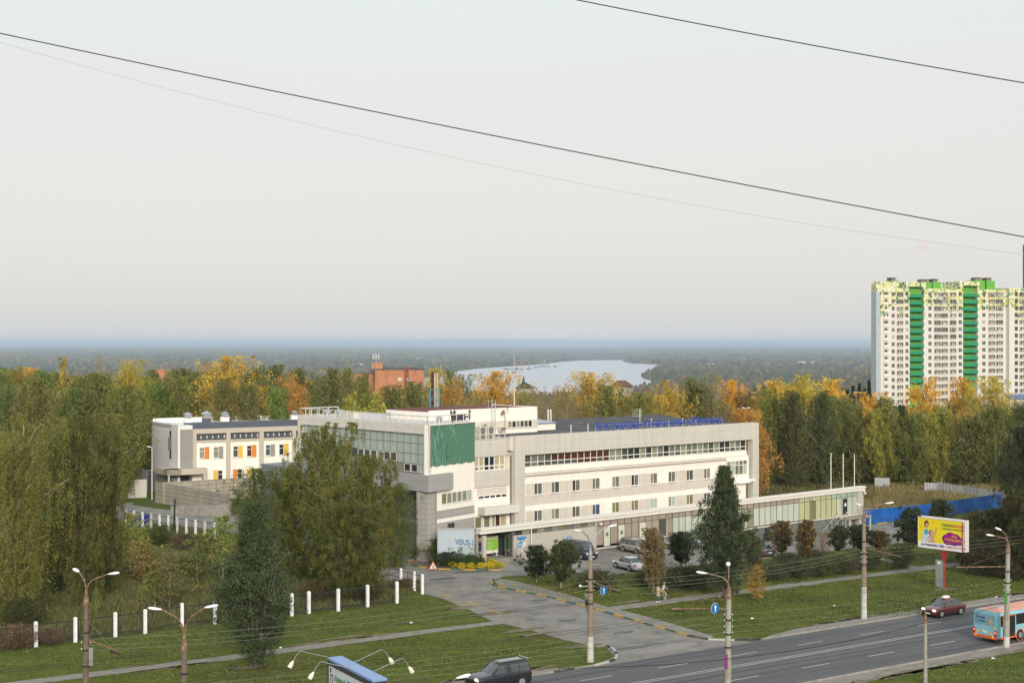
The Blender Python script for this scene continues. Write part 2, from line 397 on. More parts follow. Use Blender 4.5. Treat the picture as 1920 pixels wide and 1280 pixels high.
# markings
mk = MB()
def dash(fr, x0, x1, y, w=.13, dz=.02):
    n = max(1, int((x1-x0)/2)); 
    for k in range(n):
        a = x0+(x1-x0)*k/n; b = x0+(x1-x0)*(k+1)/n
        c = [rl(fr, a, y-w/2), rl(fr, b, y-w/2), rl(fr, b, y+w/2), rl(fr, a, y+w/2)]
        mk.add([(p[0], p[1], float(hgt(*p))+dz) for p in c], [(0,1,2,3)])
dash(FR, -70, 200, -1.38); dash(FR, -70, 200, -1.78)
for k in range(-8, 22):
    dash(FR, 14.2+k*7.4, 17.2+k*7.4, 1.25, .14); dash(FR, 7.6+k*7.4+1, 10.6+k*7.4+1, -4.85, .14)
mk.build("road_markings", white_paint, kind="structure")
mk = MB()
for px in [(1113,1027,1175,1042),(1190,1048,1235,1060),(1330,1040,1385,1046)]:
    pass
for k in range(16):   # bay lines in the far parking area
    a, b = Vector(pg(1630+k*7, 984-k*.6)), None
    d = Vector((rl(FQ, 0, -5)[0]-rl(FQ, 0, 0)[0]+2.2, rl(FQ, 0, -5)[1]-rl(FQ, 0, 0)[1], 0))
    c = [a, a+Vector((.12,.05,0)), a+d+Vector((.12,.05,0)), a+d] if k % 2 == 0 else None
    if c: mk.add([(p.x, p.y, float(hgt(p.x, p.y))+.035) for p in c], [(0,3,2,1)])
for (x0,y0,x1,y1) in [(1500,1016,1560,1024),(1120,1030,1170,1040),(1085,1052,1140,1061),(1235,1034,1290,1043),(1600,1000,1665,1005)]:
    a, b = Vector(pg(x0,y0)), Vector(pg(x1,y1)); n = (b-a).cross(Vector((0,0,1))).normalized()*.06
    mk.add([(q.x, q.y, float(hgt(q.x, q.y))+.035) for q in (a-n, b-n, b+n, a+n)], [(0,1,2,3)])
mk.build("parking_markings", white_paint, kind="structure")
# repairs, cracks and bare soil
rp_ = random.Random(12)
def blob(cx, cy, rx, ry, ang, n=14, j=.25):
    o = []
    for k in range(n):
        t = 2*math.pi*k/n; q = 1+rp_.uniform(-j, j); x, y = rx*math.cos(t)*q, ry*math.sin(t)*q
        o.append((cx+x*math.cos(ang)-y*math.sin(ang), cy+x*math.sin(ang)+y*math.cos(ang)))
    return o
patch_m = mat("asphalt_patch", (.12,.118,.11), .9, .15, 3, bump=.1); patch_l = mat("asphalt_patch_pale", (.27,.255,.23), .9, .15, 3, bump=.1); tar = mat("tar_line", (.05,.05,.05), .7, .2, 3)
soil = mat("bare_soil", (.20,.165,.115), .95, .25, 2, bump=.3, dirt=(.12,.12,.05), dscale=1.2)
PT = {}; SO = []; CK = []
for (x, y, rx, ry, m_) in ((1250,1215,3.4,.9,patch_l),(1170,1185,1.2,.5,patch_m),(1062,1163,1.0,.5,patch_m),(900,1070,3.0,1.0,patch_m),(830,1085,1.6,.8,patch_m),(1010,1095+30,1.0,.6,patch_m),(1340,1035,2.6,.9,patch_m),(1190,1213,2.6,.5,patch_m),(1090,1060,2.2,.8,patch_l),(1480,1012,3,1,patch_m),(1660,998,3.5,1.2,patch_l)):
    p = pg(x, y); PT.setdefault(m_.name, []).append(drape("asphalt_patch", blob(p[0], p[1], rx, ry, R(33)), .026, m_))
for k_ in PT: merge(PT[k_], "asphalt_patch")
for a_, (y0, y1) in enumerate(((-3.2,-3.0),(2.9,2.6),(-6.8,-6.9))):
    q = MB(); pts = [rl(FR, -10+k*3.1, y0+(y1-y0)*k/30+rp_.uniform(-.12,.12)) for k in range(31)]
    q.tube([(p[0], p[1], float(hgt(*p))+.012) for p in pts], .022, 4); CK.append(q.build("road_crack", tar, kind="structure"))
for (x, y) in ((1180,1150),(1010,1140),(905,1112),(1240,1190),(860,1060)):
    q = MB(); p = pg(x, y); a_ = rp_.uniform(0, 3); pts = [(p[0]+math.cos(a_)*k*.8+rp_.uniform(-.2,.2), p[1]+math.sin(a_)*k*.8+rp_.uniform(-.2,.2)) for k in range(9)]
    q.tube([(u_[0], u_[1], float(hgt(*u_))+.018) for u_ in pts], .02, 4); CK.append(q.build("road_crack", tar, kind="structure"))
merge(CK, "road_cracks")
for k in range(46):
    x = rp_.uniform(-55, 9) if k % 2 else rp_.uniform(26, 95); p = rl(FQ, x, rp_.choice([22.0,23.8])+rp_.uniform(-.15,.15)); SO.append(drape("bare_soil", blob(p[0], p[1], rp_.uniform(.6,2.0), rp_.uniform(.12,.3), R(33), 12, .4), .036, soil))
for k in range(40):
    x = rp_.uniform(-40, 8) if k % 3 == 0 else rp_.uniform(30, 100); p = rl(FR, x, 6.4+rp_.uniform(-.2,.25)); SO.append(drape("bare_soil", blob(p[0], p[1], rp_.uniform(.7,2.6), rp_.uniform(.15,.4), R(33), 12, .4), .036, soil))
for k in range(22):
    p = rl(FR, rp_.uniform(12, 70), -10.4+rp_.uniform(-.3,.2)); SO.append(drape("bare_soil", blob(p[0], p[1], rp_.uniform(.7,2.6), rp_.uniform(.2,.5), R(33), 12, .4), .036, soil))
for (x, y, rx, ry) in ((1290,1100,2.5,.6),(985,1180,2,.5),(930,1150,2.4,.6),(880,1138,2.2,.5),(1010,1188,1.8,.4),(1090,1212,1.6,.5),(470,1250,1.6,.7),(1358,1122,1.2,.5),(1226,1113,1.3,.5),(1768,1104,1.5,.6),(640,1195,2.2,.3),(1180,1128,1.8,.4)):
    p = pg(x, y); SO.append(drape("bare_soil", blob(p[0], p[1], rx, ry, R(33), 14, .4), .036, soil))
merge(SO, "bare_soil")
# kerbs
green_p = mat("kerb_green", (.035,.13,.085), .8, .25, 5, dirt=(.2,.19,.16), dscale=3)
yel_p = mat("kerb_yellow", (.52,.31,.06), .8, .2, 5, dirt=(.3,.26,.18), dscale=3)
blk_p = mat("kerb_black", (.035,.035,.035), .8, .2, 5, dirt=(.15,.15,.14), dscale=3)
kerb_g = mat("kerb_concrete", (.33,.31,.27), .9, .15, 3, dirt=(.22,.21,.18))
def kerb(pts, mats, seg=1.5, wd=.2, hh=.15, mi=None, name="kerb"):
    P = [Vector((p[0], p[1], 0)) for p in pts]; m = MB()
    cum = [0]
    for a, b in zip(P[:-1], P[1:]): cum.append(cum[-1]+(b-a).length)
    def at(s):
        for i in range(len(P)-1):
            if s <= cum[i+1] or i == len(P)-2:
                t = (s-cum[i])/max(1e-6, cum[i+1]-cum[i]); return P[i].lerp(P[i+1], min(max(t, 0), 1)), (P[i+1]-P[i]).normalized()
    n = max(1, int(cum[-1]/seg))
    for k in range(n):
        a, da = at(cum[-1]*k/n); b, db = at(cum[-1]*(k+.985)/n)
        na = Vector((-da.y, da.x, 0))*wd/2; nb = Vector((-db.y, db.x, 0))*wd/2
        q = [a-na, b-nb, b+nb, a+na]; zz = [float(hgt(p.x, p.y)) for p in q]
        vs_ = [(p.x, p.y, z-.1) for p, z in zip(q, zz)]+[(p.x, p.y, z+hh) for p, z in zip(q, zz)]
        m.add(vs_, [(4,5,6,7),(0,1,5,4),(1,2,6,5),(2,3,7,6),(3,0,4,7),(3,2,1,0)], (mi(k) if mi else k) % len(mats))
    return m.build(name, mats, kind="structure")
rk = px_poly([(926,1086),(921,1092),(928,1098),(960,1106),(1020,1118),(1100,1138),(1180,1161),(1290,1192)])
kerb(smooth_line(rk), [green_p, yel_p], 1.5)
e1 = px_poly([(1290,1192),(1330,1197)])
kerb(smooth_line(px_poly([(1290,1192),(1312,1197),(1340,1200.3),(1368,1201),(1400,1200),(1424,1198.5)])), [blk_p, white_paint, blk_p, kerb_g], 1.9, mi=lambda k: k)
kerb([rl(FR, 28.2, 4.5), rl(FR, 200, 4.5)], [kerb_g], 1.0, hh=.12)
kerb([rl(FR, -70, 4.5), rl(FR, 10.6, 4.5)], [kerb_g, blk_p, kerb_g], 1.9, hh=.13)
kerb([rl(FR, -70, -8.5), rl(FR, 200, -8.5)], [kerb_g], 1.0, hh=.12)
lk = px_poly([(1151,1238),(1156,1228),(1150,1218),(1138,1211)])
kerb(smooth_line([rl(FR, 10.6, 4.5)]+lk), [white_paint, white_paint, blk_p], .8)
kerb(smooth_line(px_poly([(797,1108),(850,1121),(940,1151)])), [kerb_g, yel_p], 2.2, hh=.07)
kerb(smooth_line(px_poly([(800,1050),(768,1051),(764,1056),(780,1062),(822,1067),(880,1069),(941,1069)])), [green_p, yel_p], 1.35)
kerb(px_poly([(640,1030),(700,1033),(790,1034)]), [yel_p, green_p], 1.5)
kerb(px_poly([(1209,1071),(1307,1058.5),(1402,1050),(1555,1033.5),(1616,1025.5),(1700,1016.5)]), [kerb_g], 1.0, hh=.1)
kerb(px_poly([(1100,1036),(1185,1024),(1256,1016),(1400,1004),(1500,995.5),(1610,990)]), [yel_p, kerb_g], 2.2)
kerb(px_poly([(1625,984),(1735,972)]), [green_p, yel_p], 2.2)
# worn fields (sheets a little above the lawn)
field_m = grass_mat("dry_field", (.16,.14,.05), (.22,.18,.07), (.13,.13,.05))
bank_m = grass_mat("weedy_bank", (.085,.095,.035), (.12,.105,.05), (.15,.10,.06))
drape("dry_meadow", px_poly([(1625,980),(1740,965),(1860,940),(1990,905),(1900,895),(1700,905),(1560,925),(1480,938),(1500,960)]), .03, field_m)
drape("weedy_ground", px_poly([(1400,960),(1640,960),(1640,915),(1480,895),(1405,900)]), .022, bank_m)
meadow = px_poly([(-200,1260),(67,1208),(216,1190),(403,1167),(560,1149),(745,1127),(785,1105),(700,1090),(560,1040),(420,1000),(300,985),(180,970),(-200,985)])
drape("meadow", meadow, .02, grass_mat("meadow_soil", (.085,.095,.036), (.13,.12,.055), (.14,.12,.06)))
bedp = px_poly([(800,1050),(768,1051),(764,1056),(780,1062),(822,1067),(880,1069),(941,1069),(925,1058),(893,1050),(850,1042)])
drape("flower_bed", bedp, .05, mat("bed_soil", (.12,.10,.07), .95, .3, 6, bump=.4, dirt=(.24,.21,.16), dscale=2))
# water
def zpt(px, py, z):
    D = (H-z)*F/(py-640); return ((px-960)*D/F, D)
wz = -91.5
wm = bpy.data.materials.new("river_water"); wm.use_nodes = True
b = wm.node_tree.nodes["Principled BSDF"]; b.inputs["Base Color"].default_value = (.46,.475,.50,1); b.inputs["Roughness"].default_value = .28; b.inputs["Specular IOR Level"].default_value = 1.0
b.inputs["Metallic"].default_value = .55
n = wm.node_tree.nodes.new("ShaderNodeTexNoise"); tcn = wm.node_tree.nodes.new("ShaderNodeTexCoord"); n.inputs["Scale"].default_value = .01; n.inputs["Detail"].default_value = 4
mpn = wm.node_tree.nodes.new("ShaderNodeMapping"); mpn.inputs["Scale"].default_value = (.5, 2, 1); wm.node_tree.links.new(tcn.outputs["Object"], mpn.inputs[0]); wm.node_tree.links.new(mpn.outputs[0], n.inputs[0])
bn = wm.node_tree.nodes.new("ShaderNodeBump"); bn.inputs["Strength"].default_value = .05; bn.inputs["Distance"].default_value = 5
wm.node_tree.links.new(n.outputs[0], bn.inputs["Height"]); wm.node_tree.links.new(bn.outputs[0], b.inputs["Normal"])
RIV = [(700,716),(830,706),(862,695),(900,690.5),(950,687),(1000,684),(1050,678.5),(1090,675.5),(1165,674.5),(1172,678),(1180,681),(1245,684),(1232,690),(1215,697),(1203,703),(1206,709),(1230,716),(1150,740),(900,745)]
SLIV = [(1312,680.5),(1345,681.5),(1338,683.4),(1310,683)]
POND = [(1502,677),(1535,678),(1525,680.6),(1480,680.8)]
def water(name, pl):
    m = MB(); m.add([(*zpt(x, y, wz), wz) for x, y in pl], [tuple(range(len(pl)))[::-1]])
    o = m.build(name, wm, kind="structure")
    if o.data.polygons[0].normal.z < 0: o.data.flip_normals()
water("river", RIV); water("backwater", SLIV); water("pond", POND)
# haze
hz = MB(); hz.box(-70000, 70000, -900, 92000, -260, 69)
hm = bpy.data.materials.new("air_haze"); hm.use_nodes = True; t = hm.node_tree; t.nodes.remove(t.nodes["Principled BSDF"])
pv = t.nodes.new("ShaderNodeVolumePrincipled"); pv.inputs["Density"].default_value = 5.6e-5; pv.inputs["Color"].default_value = (.66,.82,1,1); pv.inputs["Anisotropy"].default_value = 0
t.links.new(pv.outputs[0], t.nodes["Material Output"].inputs["Volume"])
hm.cycles.homogeneous_volume = True
hz.build("haze", hm, kind="stuff")
# ================================================================ BUILDINGS
w_white = mat("wall_white", (.88,.845,.77), .8, .05, 1.6, streak=.10, joint=(1.2,.6,0,.012), jcol=(.86,.86,.84))
w_beige = mat("wall_beige", (.62,.575,.50), .8, .06, 1.6, streak=.12, joint=(1.2,.6,0,.012), jcol=(.88,.87,.85))
clad = mat("cladding_beige_grey", (.56,.54,.485), .6, .06, 1.6, streak=.12, joint=(1.2,1.05,0,.02), jcol=(.74,.73,.72))
clad_l = mat("cladding_light", (.66,.64,.585), .6, .04, .7, joint=(1.2,.6,0,.016), jcol=(.75,.74,.72))
clad_g = mat("cladding_grey", (.36,.36,.355), .55, .04, .7, joint=(1.2,1.0,0,.02), jcol=(.72,.72,.72))
clad_t = mat("cladding_tile", (.40,.385,.36), .6, .05, .7, joint=(.6,.6,0,.022), jcol=(.6,.6,.6))
pvc = mat("frame_white", (.78,.76,.70), .5, .03, 4)
alu = mat("frame_grey", (.16,.17,.165), .4, .05, 4)
dark_roof = mat("roof_bitumen", (.065,.068,.072), .9, .2, .5, dirt=(.12,.12,.12), dscale=.3)
red_roof = mat("roof_red_brown", (.15,.045,.035), .8, .15, .8)
rail_m = mat("rail_cream", (.60,.585,.53), .5, .05, 4)
steel = mat("steel_grey", (.34,.35,.36), .45, .1, 4, metal=.5)
galv = mat("steel_galvanised", (.50,.53,.56), .35, .1, 4, metal=.7)
rust = mat("rusty_metal", (.19,.105,.065), .85, .35, 6, dirt=(.32,.24,.18), dscale=4)
def glass(name, col, rough=.08, spec=.55, coat=.6):
    if name in MT: return MT[name]
    m = mat(name, col, rough, .16, 1.3, spec=spec, coat=coat, streak=.15); return m
g_dark = glass("glass_dark", (.030,.034,.034)); g_mid = glass("glass_mid", (.075,.085,.08)); g_blue = glass("glass_blue", (.06,.10,.14))
g_grey = glass("curtain_grey", (.16,.165,.15)); g_green = glass("curtain_green", (.25,.28,.21)); g_olive = glass("curtain_olive", (.21,.20,.10))
g_red = glass("curtain_dark_red", (.085,.028,.022)); g_cream = glass("blind_cream", (.45,.41,.28)); g_navy = glass("curtain_navy", (.015,.02,.05))
g_pale = glass("glass_pale_green", (.40,.475,.43), .2, .5, .5); g_tan = glass("glass_tan", (.27,.25,.19), .2)
g_peach = glass("glass_peach", (.36,.31,.25), .2); g_white = glass("film_white_green", (.50,.545,.47), .25, .4, .3)
g_yel = glass("curtain_yellow_green", (.45,.45,.26), .3, .4, .3)
GL = [g_dark, g_mid, g_blue, g_grey, g_green, g_olive, g_red, g_cream, g_navy, g_pale, g_tan, g_peach, g_white, g_yel]
GI = {m.name: i for i, m in enumerate(GL)}
def ribbon(parent, fr, x0, x1, y, z0, z1, cuts, rows, cols, name="window", fm=pvc, fw=.07, proud=.06, label=None, inset=.0):
    """window in the plane y: cuts = x of mullions, rows = z of transoms, cols[r][c] = glass"""
    xs = [x0]+list(cuts)+[x1]; zs = [z0]+list(rows)+[z1]
    g = MB(); f = MB()
    for r in range(len(zs)-1):
        for c in range(len(xs)-1):
            m = cols[r % len(cols)][c % len(cols[r % len(cols)])]
            g.box(xs[c], xs[c+1], y-.01, y+.03, zs[r], zs[r+1], GI[m.name])
    o = g.build(name, GL, parent, fr, label=label)
    for x in xs: f.box(x-fw/2, x+fw/2, y-proud, y-.012, z0-fw/2, z1+fw/2)
    for z in zs: f.box(x0+fw/2, x1-fw/2, y-proud+.012, y-.014, z-fw/2, z+fw/2)
    f.build("window_frame", fm, o, fr)
    return o
def win(parent, fr, x0, x1, z0, z1, y, glasses, split=.42, sill=True, transom=None, fm=pvc):
    cuts = [x0+(x1-x0)*split] if split else []
    o = ribbon(parent, fr, x0, x1, y, z0, z1, cuts, [transom] if transom else [], [glasses], fm=fm)
    if sill: MB().box(x0-.08, x1+.08, y-.16, y-.062, z0-.1, z0-.04).build("window_sill", fm, o, fr)
    return o
def frange(a, b, n): return [a+(b-a)*i/n for i in range(1, n)]
rnd = random.Random(5)
# ---------------- hospital
hosp = thing("hospital_building", "long pale three storey hospital with ribbon windows, glazed left wing and green netted corner", "hospital", FB)
# right wing
m = MB(); m.box(0, 43.9, .6, 15.8, -2.4, 11.09)
m.build("wall", w_white, hosp, FB)
MB().box(1.66, 43.9, .45, .597, 8.86, 9.52).build("spandrel", w_white, hosp, FB)
m = MB(); m.box(1.66, 43.5, .585, .597, 4.83, 6.04)
U = [3.6, 6.5, 10.06, 13.57, 17.13, 20.67, 24.27, 27.8, 31.37, 34.89]
for a, b_ in [(2.3,3.6),(4.9,6.5),(7.8,10.06),(11.36,13.57),(18.43,20.67),(21.97,24.27),(29.1,31.37),(32.67,34.89)]:
    m.box(a, b_, .586, .597, 6.1, 7.5); m.box(a, b_, .586, .597, 2.75, 4.12)
m.build("wall_band", w_beige, hosp, FB)
m = MB(); m.add([(1.66,.18,8.62),(39.4,.18,8.62),(39.4,.59,8.78),(1.66,.59,8.78),(1.66,.18,8.52),(39.4,.18,8.52),(39.4,.59,8.52),(1.66,.59,8.52)], [(0,1,2,3),(4,5,1,0)[::1],(5,6,2,1),(7,4,0,3),(7,6,5,4)])
m.build("ledge", w_beige, hosp, FB)
m = MB(); m.box(0, 46, 0, .98, 11.1, 13.45); m.box(0, 1.64, .002, .98, -1, 11.095); m.box(44.7, 46, .002, .98, -2.6, 11.095)
m.build("portal_frame", clad, hosp, FB)
MB().box(0, 43.9, 1.0, 15.8, 11.1, 13.28).build("upper_wall", clad, hosp, FB)
m = MB(); m.box(.3, 43.7, 1.2, 8.4, 13.285, 13.36)
m.add([(3,8.4,13.37),(42.5,8.4,13.37),(42.5,15.7,14.15),(3,15.7,14.15),(3,15.7,13.3),(42.5,15.7,13.3)], [(0,1,2,3),(1,5,2),(0,3,4),(3,2,5,4)])
m.build("roof", dark_roof, hosp, FB)
cc = [g_mid, g_grey, g_grey, g_mid]+[g_red]*9+[g_green, g_green, g_mid, g_dark, g_dark, g_green, g_dark, g_green, g_grey, g_dark, g_grey, g_grey, g_green, g_grey, g_grey, g_green, g_grey, g_mid, g_green, g_dark, g_dark, g_green, g_grey, g_dark]
n = len(cc)
ribbon(hosp, FB, 1.91, 43.7, .56, 9.6, 11.08, frange(1.91, 43.7, n), [10.14], [[rnd.choice([c, c, g_mid]) for c in cc], cc], fw=.09)
pairs = [[g_mid, g_grey], [g_grey, g_mid], [g_dark, g_grey], [g_grey, g_grey], [g_green, g_grey], [g_dark, g_grey], [g_tan, g_grey], [g_mid, g_grey], [g_mid, g_mid], [g_grey, g_tan]]
pairs2 = [[g_mid, g_grey], [g_green, g_olive], [g_mid, g_grey], [g_blue, g_blue], [g_olive, g_olive], [g_olive, g_olive], [g_pale, g_pale], [g_green, g_pale], [g_olive, g_olive], [g_blue, g_grey]]
for x, a, b_ in zip(U, pairs, pairs2):
    win(hosp, FB, x, x+1.3, 6.1, 7.47, .57, a); win(hosp, FB, x, x+1.3, 2.8, 4.12, .57, b_)
win(hosp, FB, 1.72, 2.1, 6.0, 7.4, .57, [g_mid], 0); win(hosp, FB, 1.72, 2.1, 2.7, 4.1, .57, [g_green], 0)
win(hosp, FB, 38.2, 39.1, 6.1, 7.47, .57, [g_tan], 0)
ribbon(hosp, FB, 39.4, 43.7, .3, 6.28, 8.22, frange(39.4, 43.7, 5), [7.6], [[g_mid, g_pale, g_grey, g_grey, g_pale], [g_green, g_pale, g_green, g_grey, g_grey]], fw=.1)
MB().box(39.35, 44.2, .34, .59, 5.2, 8.75).box(39.35, 44.2, -.1, .59, 5.0, 5.25).build("bay", w_white, hosp, FB)
MB().box(43.91, 44.9, -.3, 1.8, 5.2, 5.5).build("side_balcony", w_white, hosp, FB)
MB().box(43.91, 44.69, 1.0, 1.8, 8.2, 8.9).build("side_beam", w_white, hosp, FB)
# middle part
m = MB(); m.box(-5.6, -.002, 1.1, 14, -.3, 7.4); m.box(-4.2, -.6, .9, 1.1, 5.5, 6.0)
m.build("wall", w_white, hosp, FB)
m = MB(); m.box(-5.6, -.002, 1.02, 14, 11.15, 13.1); m.box(-5.6, -.002, 1.02, 14, 7.47, 9.42)
m.build("cladding", clad, hosp, FB)
MB().box(-5.6, -.002, 1.3, 14, 9.42, 11.15).build("wall", w_beige, hosp, FB)
ribbon(hosp, FB, -5.5, -.65, 1.26, 9.47, 11.12, frange(-5.5, -.65, 6), [9.98], [[g_tan, g_cream, g_navy, g_mid, g_cream, g_cream], [g_cream, g_cream, g_navy, g_navy, g_cream, g_cream]], fw=.14)
ribbon(hosp, FB, -4.95, -.45, 1.04, 6.08, 6.5, frange(-4.95, -.45, 5), [], [[g_blue, g_blue, g_mid, g_dark, g_red]], fw=.14)
MB().box(-5.05, -.42, 1.0, 1.09, 6.55, 7.33).build("roller_shutter", w_beige, hosp, FB)
MB().box(-5.0, .46, -.35, 1.09, 4.27, 5.17).build("canopy", clad_l, hosp, FB)
ribbon(hosp, FB, -5.5, -.5, 1.06, 1.6, 4.05, [-4.4,-4.1,-3.1,-2.8,-2.3,-1.5], [], [[g_olive, g_white, g_olive, g_white, g_tan, g_red, g_cream]], fw=.16)
MB().box(-.5, -.002, .35, .98, 11.75, 13.38).build("roof_fin", clad_l, hosp, FB)
# corner block and glazed left wing (FV: x = depth, y along the wing)
Pt = [(0,0),(8.69,2.33),(9.6,3.0),(12,9),(12,27.6),(0,27.6)]
def inn(pts, d):  # crude inset toward the block centre
    cx, cy = 6.5, 13; return [(x+(cx-x)*d/8, y+(cy-y)*d/14) for x, y in pts]
m = MB(); m.prism([(.35,1.0),(8.5,2.5),(9.4,3.1),(11.8,9),(11.8,27.4),(.35,27.4)], 8.0, 15.3); m.build("core", w_beige, hosp, FV)
m = MB(); m.prism([(0,0),(.5,-.0+.134),(.5,27.6),(0,27.6)], 14.42, 15.52)
m.prism([(0,0),(.6,.16),(.6,.88),(0,.88)], 9.86, 14.42); m.box(0, .5, 26.5, 27.6, 9.86, 14.42); m.box(.5, 11.9, 26.9, 27.6, 8, 15.5)
m.build("portal_frame", clad_l, hosp, FV)
m = MB(); m.box(0, 9.0, 0, .55, 7.6, 15.5); m.box(1.5, 9.0, 0.004, .55, 5.58, 7.6); m.box(1.66, 2.3, .005, .55, 5.6, 7.6)
m.build("wall", mat("wall_white_panels", (.88,.85,.775), .8, .03, .5, joint=(1.3,.55,0,.012), jcol=(.86,.86,.84)), hosp, FN)
m = MB(); m.box(1.6, 9.0, 0.006, 1.2, -.5, 4.16); m.box(1.6, 9.0, .006, 1.2, 4.62, 5.57); m.build("cladding", clad_t, hosp, FN)
MB().box(1.6, 9.0, -.01, .5, 4.17, 4.61).build("wall_band", w_white, hosp, FN)
m = MB(); m.box(-.2, 1.58, -.05, 1.5, -.5, 7.9); m.build("corner_pier", clad_t, hosp, FN)
MB().tube([(1.35,-.12,.0),(1.35,-.12,7.8)], .06, 6).build("drainpipe", clad_g, hosp, FN)
MB().prism([(3,1.7),(8.4,2.7),(9.4,3.3),(11.5,9),(11.5,27),(3,27)], -.5, 7.9).build("wall", mat("wall_grey_brown", (.22,.205,.19), .8, .06, .8, joint=(1.2,1.2,0,.02), jcol=(.75,.75,.75)), hosp, FV)
MB().box(2.96, 2.998, 1.6, 27.0, 3.6, 3.9).build("wall_band", clad_g, hosp, FV)
m = MB(); m.prism([(-.6,-.78),(4.02,.46),(3.86,1.0),(0.02,0.04),(0.02,27.4),(-.6,27.6)], 7.95, 9.84); m.prism([(.02,.1),(8.5,2.6),(11.5,9),(11.5,27.3),(.02,27.3)], 7.95, 8.1)
m.build("balcony_band", clad_g, hosp, FV)
# low grey annexe wall joining the school (seen above the trees)
MB().box(-4.5, -.7, 21, 29, 0, 9.3).box(-4.55,-.65,20.95,29.05,9.3,9.5).build("annexe", mat("annexe_blue_grey", (.20,.23,.255), .6, .06, .6), hosp, FV)
ribbon(hosp, FN, 2.45, 8.4, -.02, 6.25, 7.5, frange(2.45, 8.4, 6), [], [[g_olive, g_green, g_tan, g_green, g_green, g_pale]], fw=.12)
win(hosp, FN, 3.7, 4.9, 3.2, 3.95, -.02, [g_dark], .5, sill=False, fm=alu)
# curtain glazing facing left: built as a window in plane x=.3 -> use a frame turned so that local x runs along the wing
FVL = FV @ Matrix.Rotation(R(90), 4, 'Z')         # local x = along wing, local y = -depth
FVL2 = FVL
npan = 19; ys = [.9+(26.5-.9)*i/npan for i in range(npan+1)]
g = MB(); f = MB(); zr = [9.86, 10.95, 12.1, 13.3, 14.42]
for c in range(npan):
    for r in range(4):
        col = g_pale
        if r == 1 and 4 <= c <= 15: col = g_mid if c % 5 != 1 else g_tan
        if r == 0 and 3 <= c <= 14: col = g_tan
        if r == 0 and c in (1, 2): col = g_dark
        if r == 0 and c == 0: col = g_pale
        g.box(.29, .33, ys[c], ys[c+1], zr[r], zr[r+1], GI[col.name])
o = g.build("curtain_glazing", GL, hosp, FV)
for y in ys: f.box(.22, .287, y-.035, y+.035, 9.86, 14.42)
for z in zr: f.box(.235, .288, ys[0], ys[-1], z-.03, z+.03)
for c in (1, 2, 4, 5, 6, 7, 8, 9):
    z0, z1 = (10.0, 10.85) if c < 3 else (11.02, 12.02)
    for y in (ys[c]+.1, ys[c+1]-.1): f.box(.2, .236, y-.03, y+.03, z0, z1, 1)
    for z in (z0, z1): f.box(.2, .237, ys[c]+.1, ys[c+1]-.1, z-.03, z+.03, 1)
f.build("glazing_bars", [mat("bars_grey_green", (.22,.24,.22), .5, .05, 4), pvc], o, FV)
# green net
nm = bpy.data.materials.new("green_net"); nm.use_nodes = True; t = nm.node_tree; N = t.nodes; L = t.links; b = N["Principled BSDF"]; b.inputs["Roughness"].default_value = .8
tcn = N.new("ShaderNodeTexCoord")
n1 = N.new("ShaderNodeTexNoise"); n1.inputs["Scale"].default_value = .9; n1.inputs["Detail"].default_value = 8; n1.inputs["Roughness"].default_value = .7; L.new(tcn.outputs["Object"], n1.inputs["Vector"])
mpn = N.new("ShaderNodeMapping"); mpn.inputs["Scale"].default_value = (3.3, 1, .4); L.new(tcn.outputs["Object"], mpn.inputs[0])
n2 = N.new("ShaderNodeTexNoise"); n2.inputs["Scale"].default_value = 1.6; n2.inputs["Detail"].default_value = 2; L.new(mpn.outputs[0], n2.inputs["Vector"])
gr = N.new("ShaderNodeSeparateXYZ"); L.new(tcn.outputs["Object"], gr.inputs[0])
rr = N.new("ShaderNodeMapRange"); rr.inputs[1].default_value = 0; rr.inputs[2].default_value = 9; rr.inputs[3].default_value = .12; rr.inputs[4].default_value = -.10; L.new(gr.outputs[0], rr.inputs[0])
ad = N.new("ShaderNodeMath"); ad.operation = 'ADD'; L.new(n1.outputs[0], ad.inputs[0]); L.new(rr.outputs[0], ad.inputs[1])
st = N.new("ShaderNodeMapRange"); st.inputs[1].default_value = .53; st.inputs[2].default_value = .56; L.new(ad.outputs[0], st.inputs[0])
rp = N.new("ShaderNodeMapRange"); rp.inputs[1].default_value = .42; rp.inputs[2].default_value = .58; L.new(n2.outputs[0], rp.inputs[0])
mA = N.new("ShaderNodeMix"); mA.data_type = 'RGBA'; L.new(rp.outputs[0], mA.inputs[0]); mA.inputs[6].default_value = (.035,.12,.08,1); mA.inputs[7].default_value = (.15,.30,.22,1)
mB_ = N.new("ShaderNodeMix"); mB_.data_type = 'RGBA'; L.new(st.outputs[0], mB_.inputs[0]); mB_.inputs[6].default_value = (.075,.20,.125,1); L.new(mA.outputs[2], mB_.inputs[7])
L.new(mB_.outputs[2], b.inputs["Base Color"])
nn = 26; vs_ = []; 
for i_ in range(nn+1):
    x = .44+8.5*i_/nn; zb = 10.76+.07*math.sin(i_*1.3)+.05*math.sin(i_*3.1)
    for z in (zb, 12.3, 13.8, 15.34): vs_.append((x, -.10-.03*math.sin(i_*.9+z), z))
fs_ = [(i_*4+k, (i_+1)*4+k, (i_+1)*4+k+1, i_*4+k+1) for i_ in range(nn) for k in range(3)]
net = MB().add(vs_, fs_)
net.build("facade_net", nm, hosp, FN)
MB().box(.36, .44, -.16, -.02, 10.7, 15.38).box(.36, 9.0, -.16, -.02, 15.36, 15.42).build("net_frame", alu, hosp, FN)
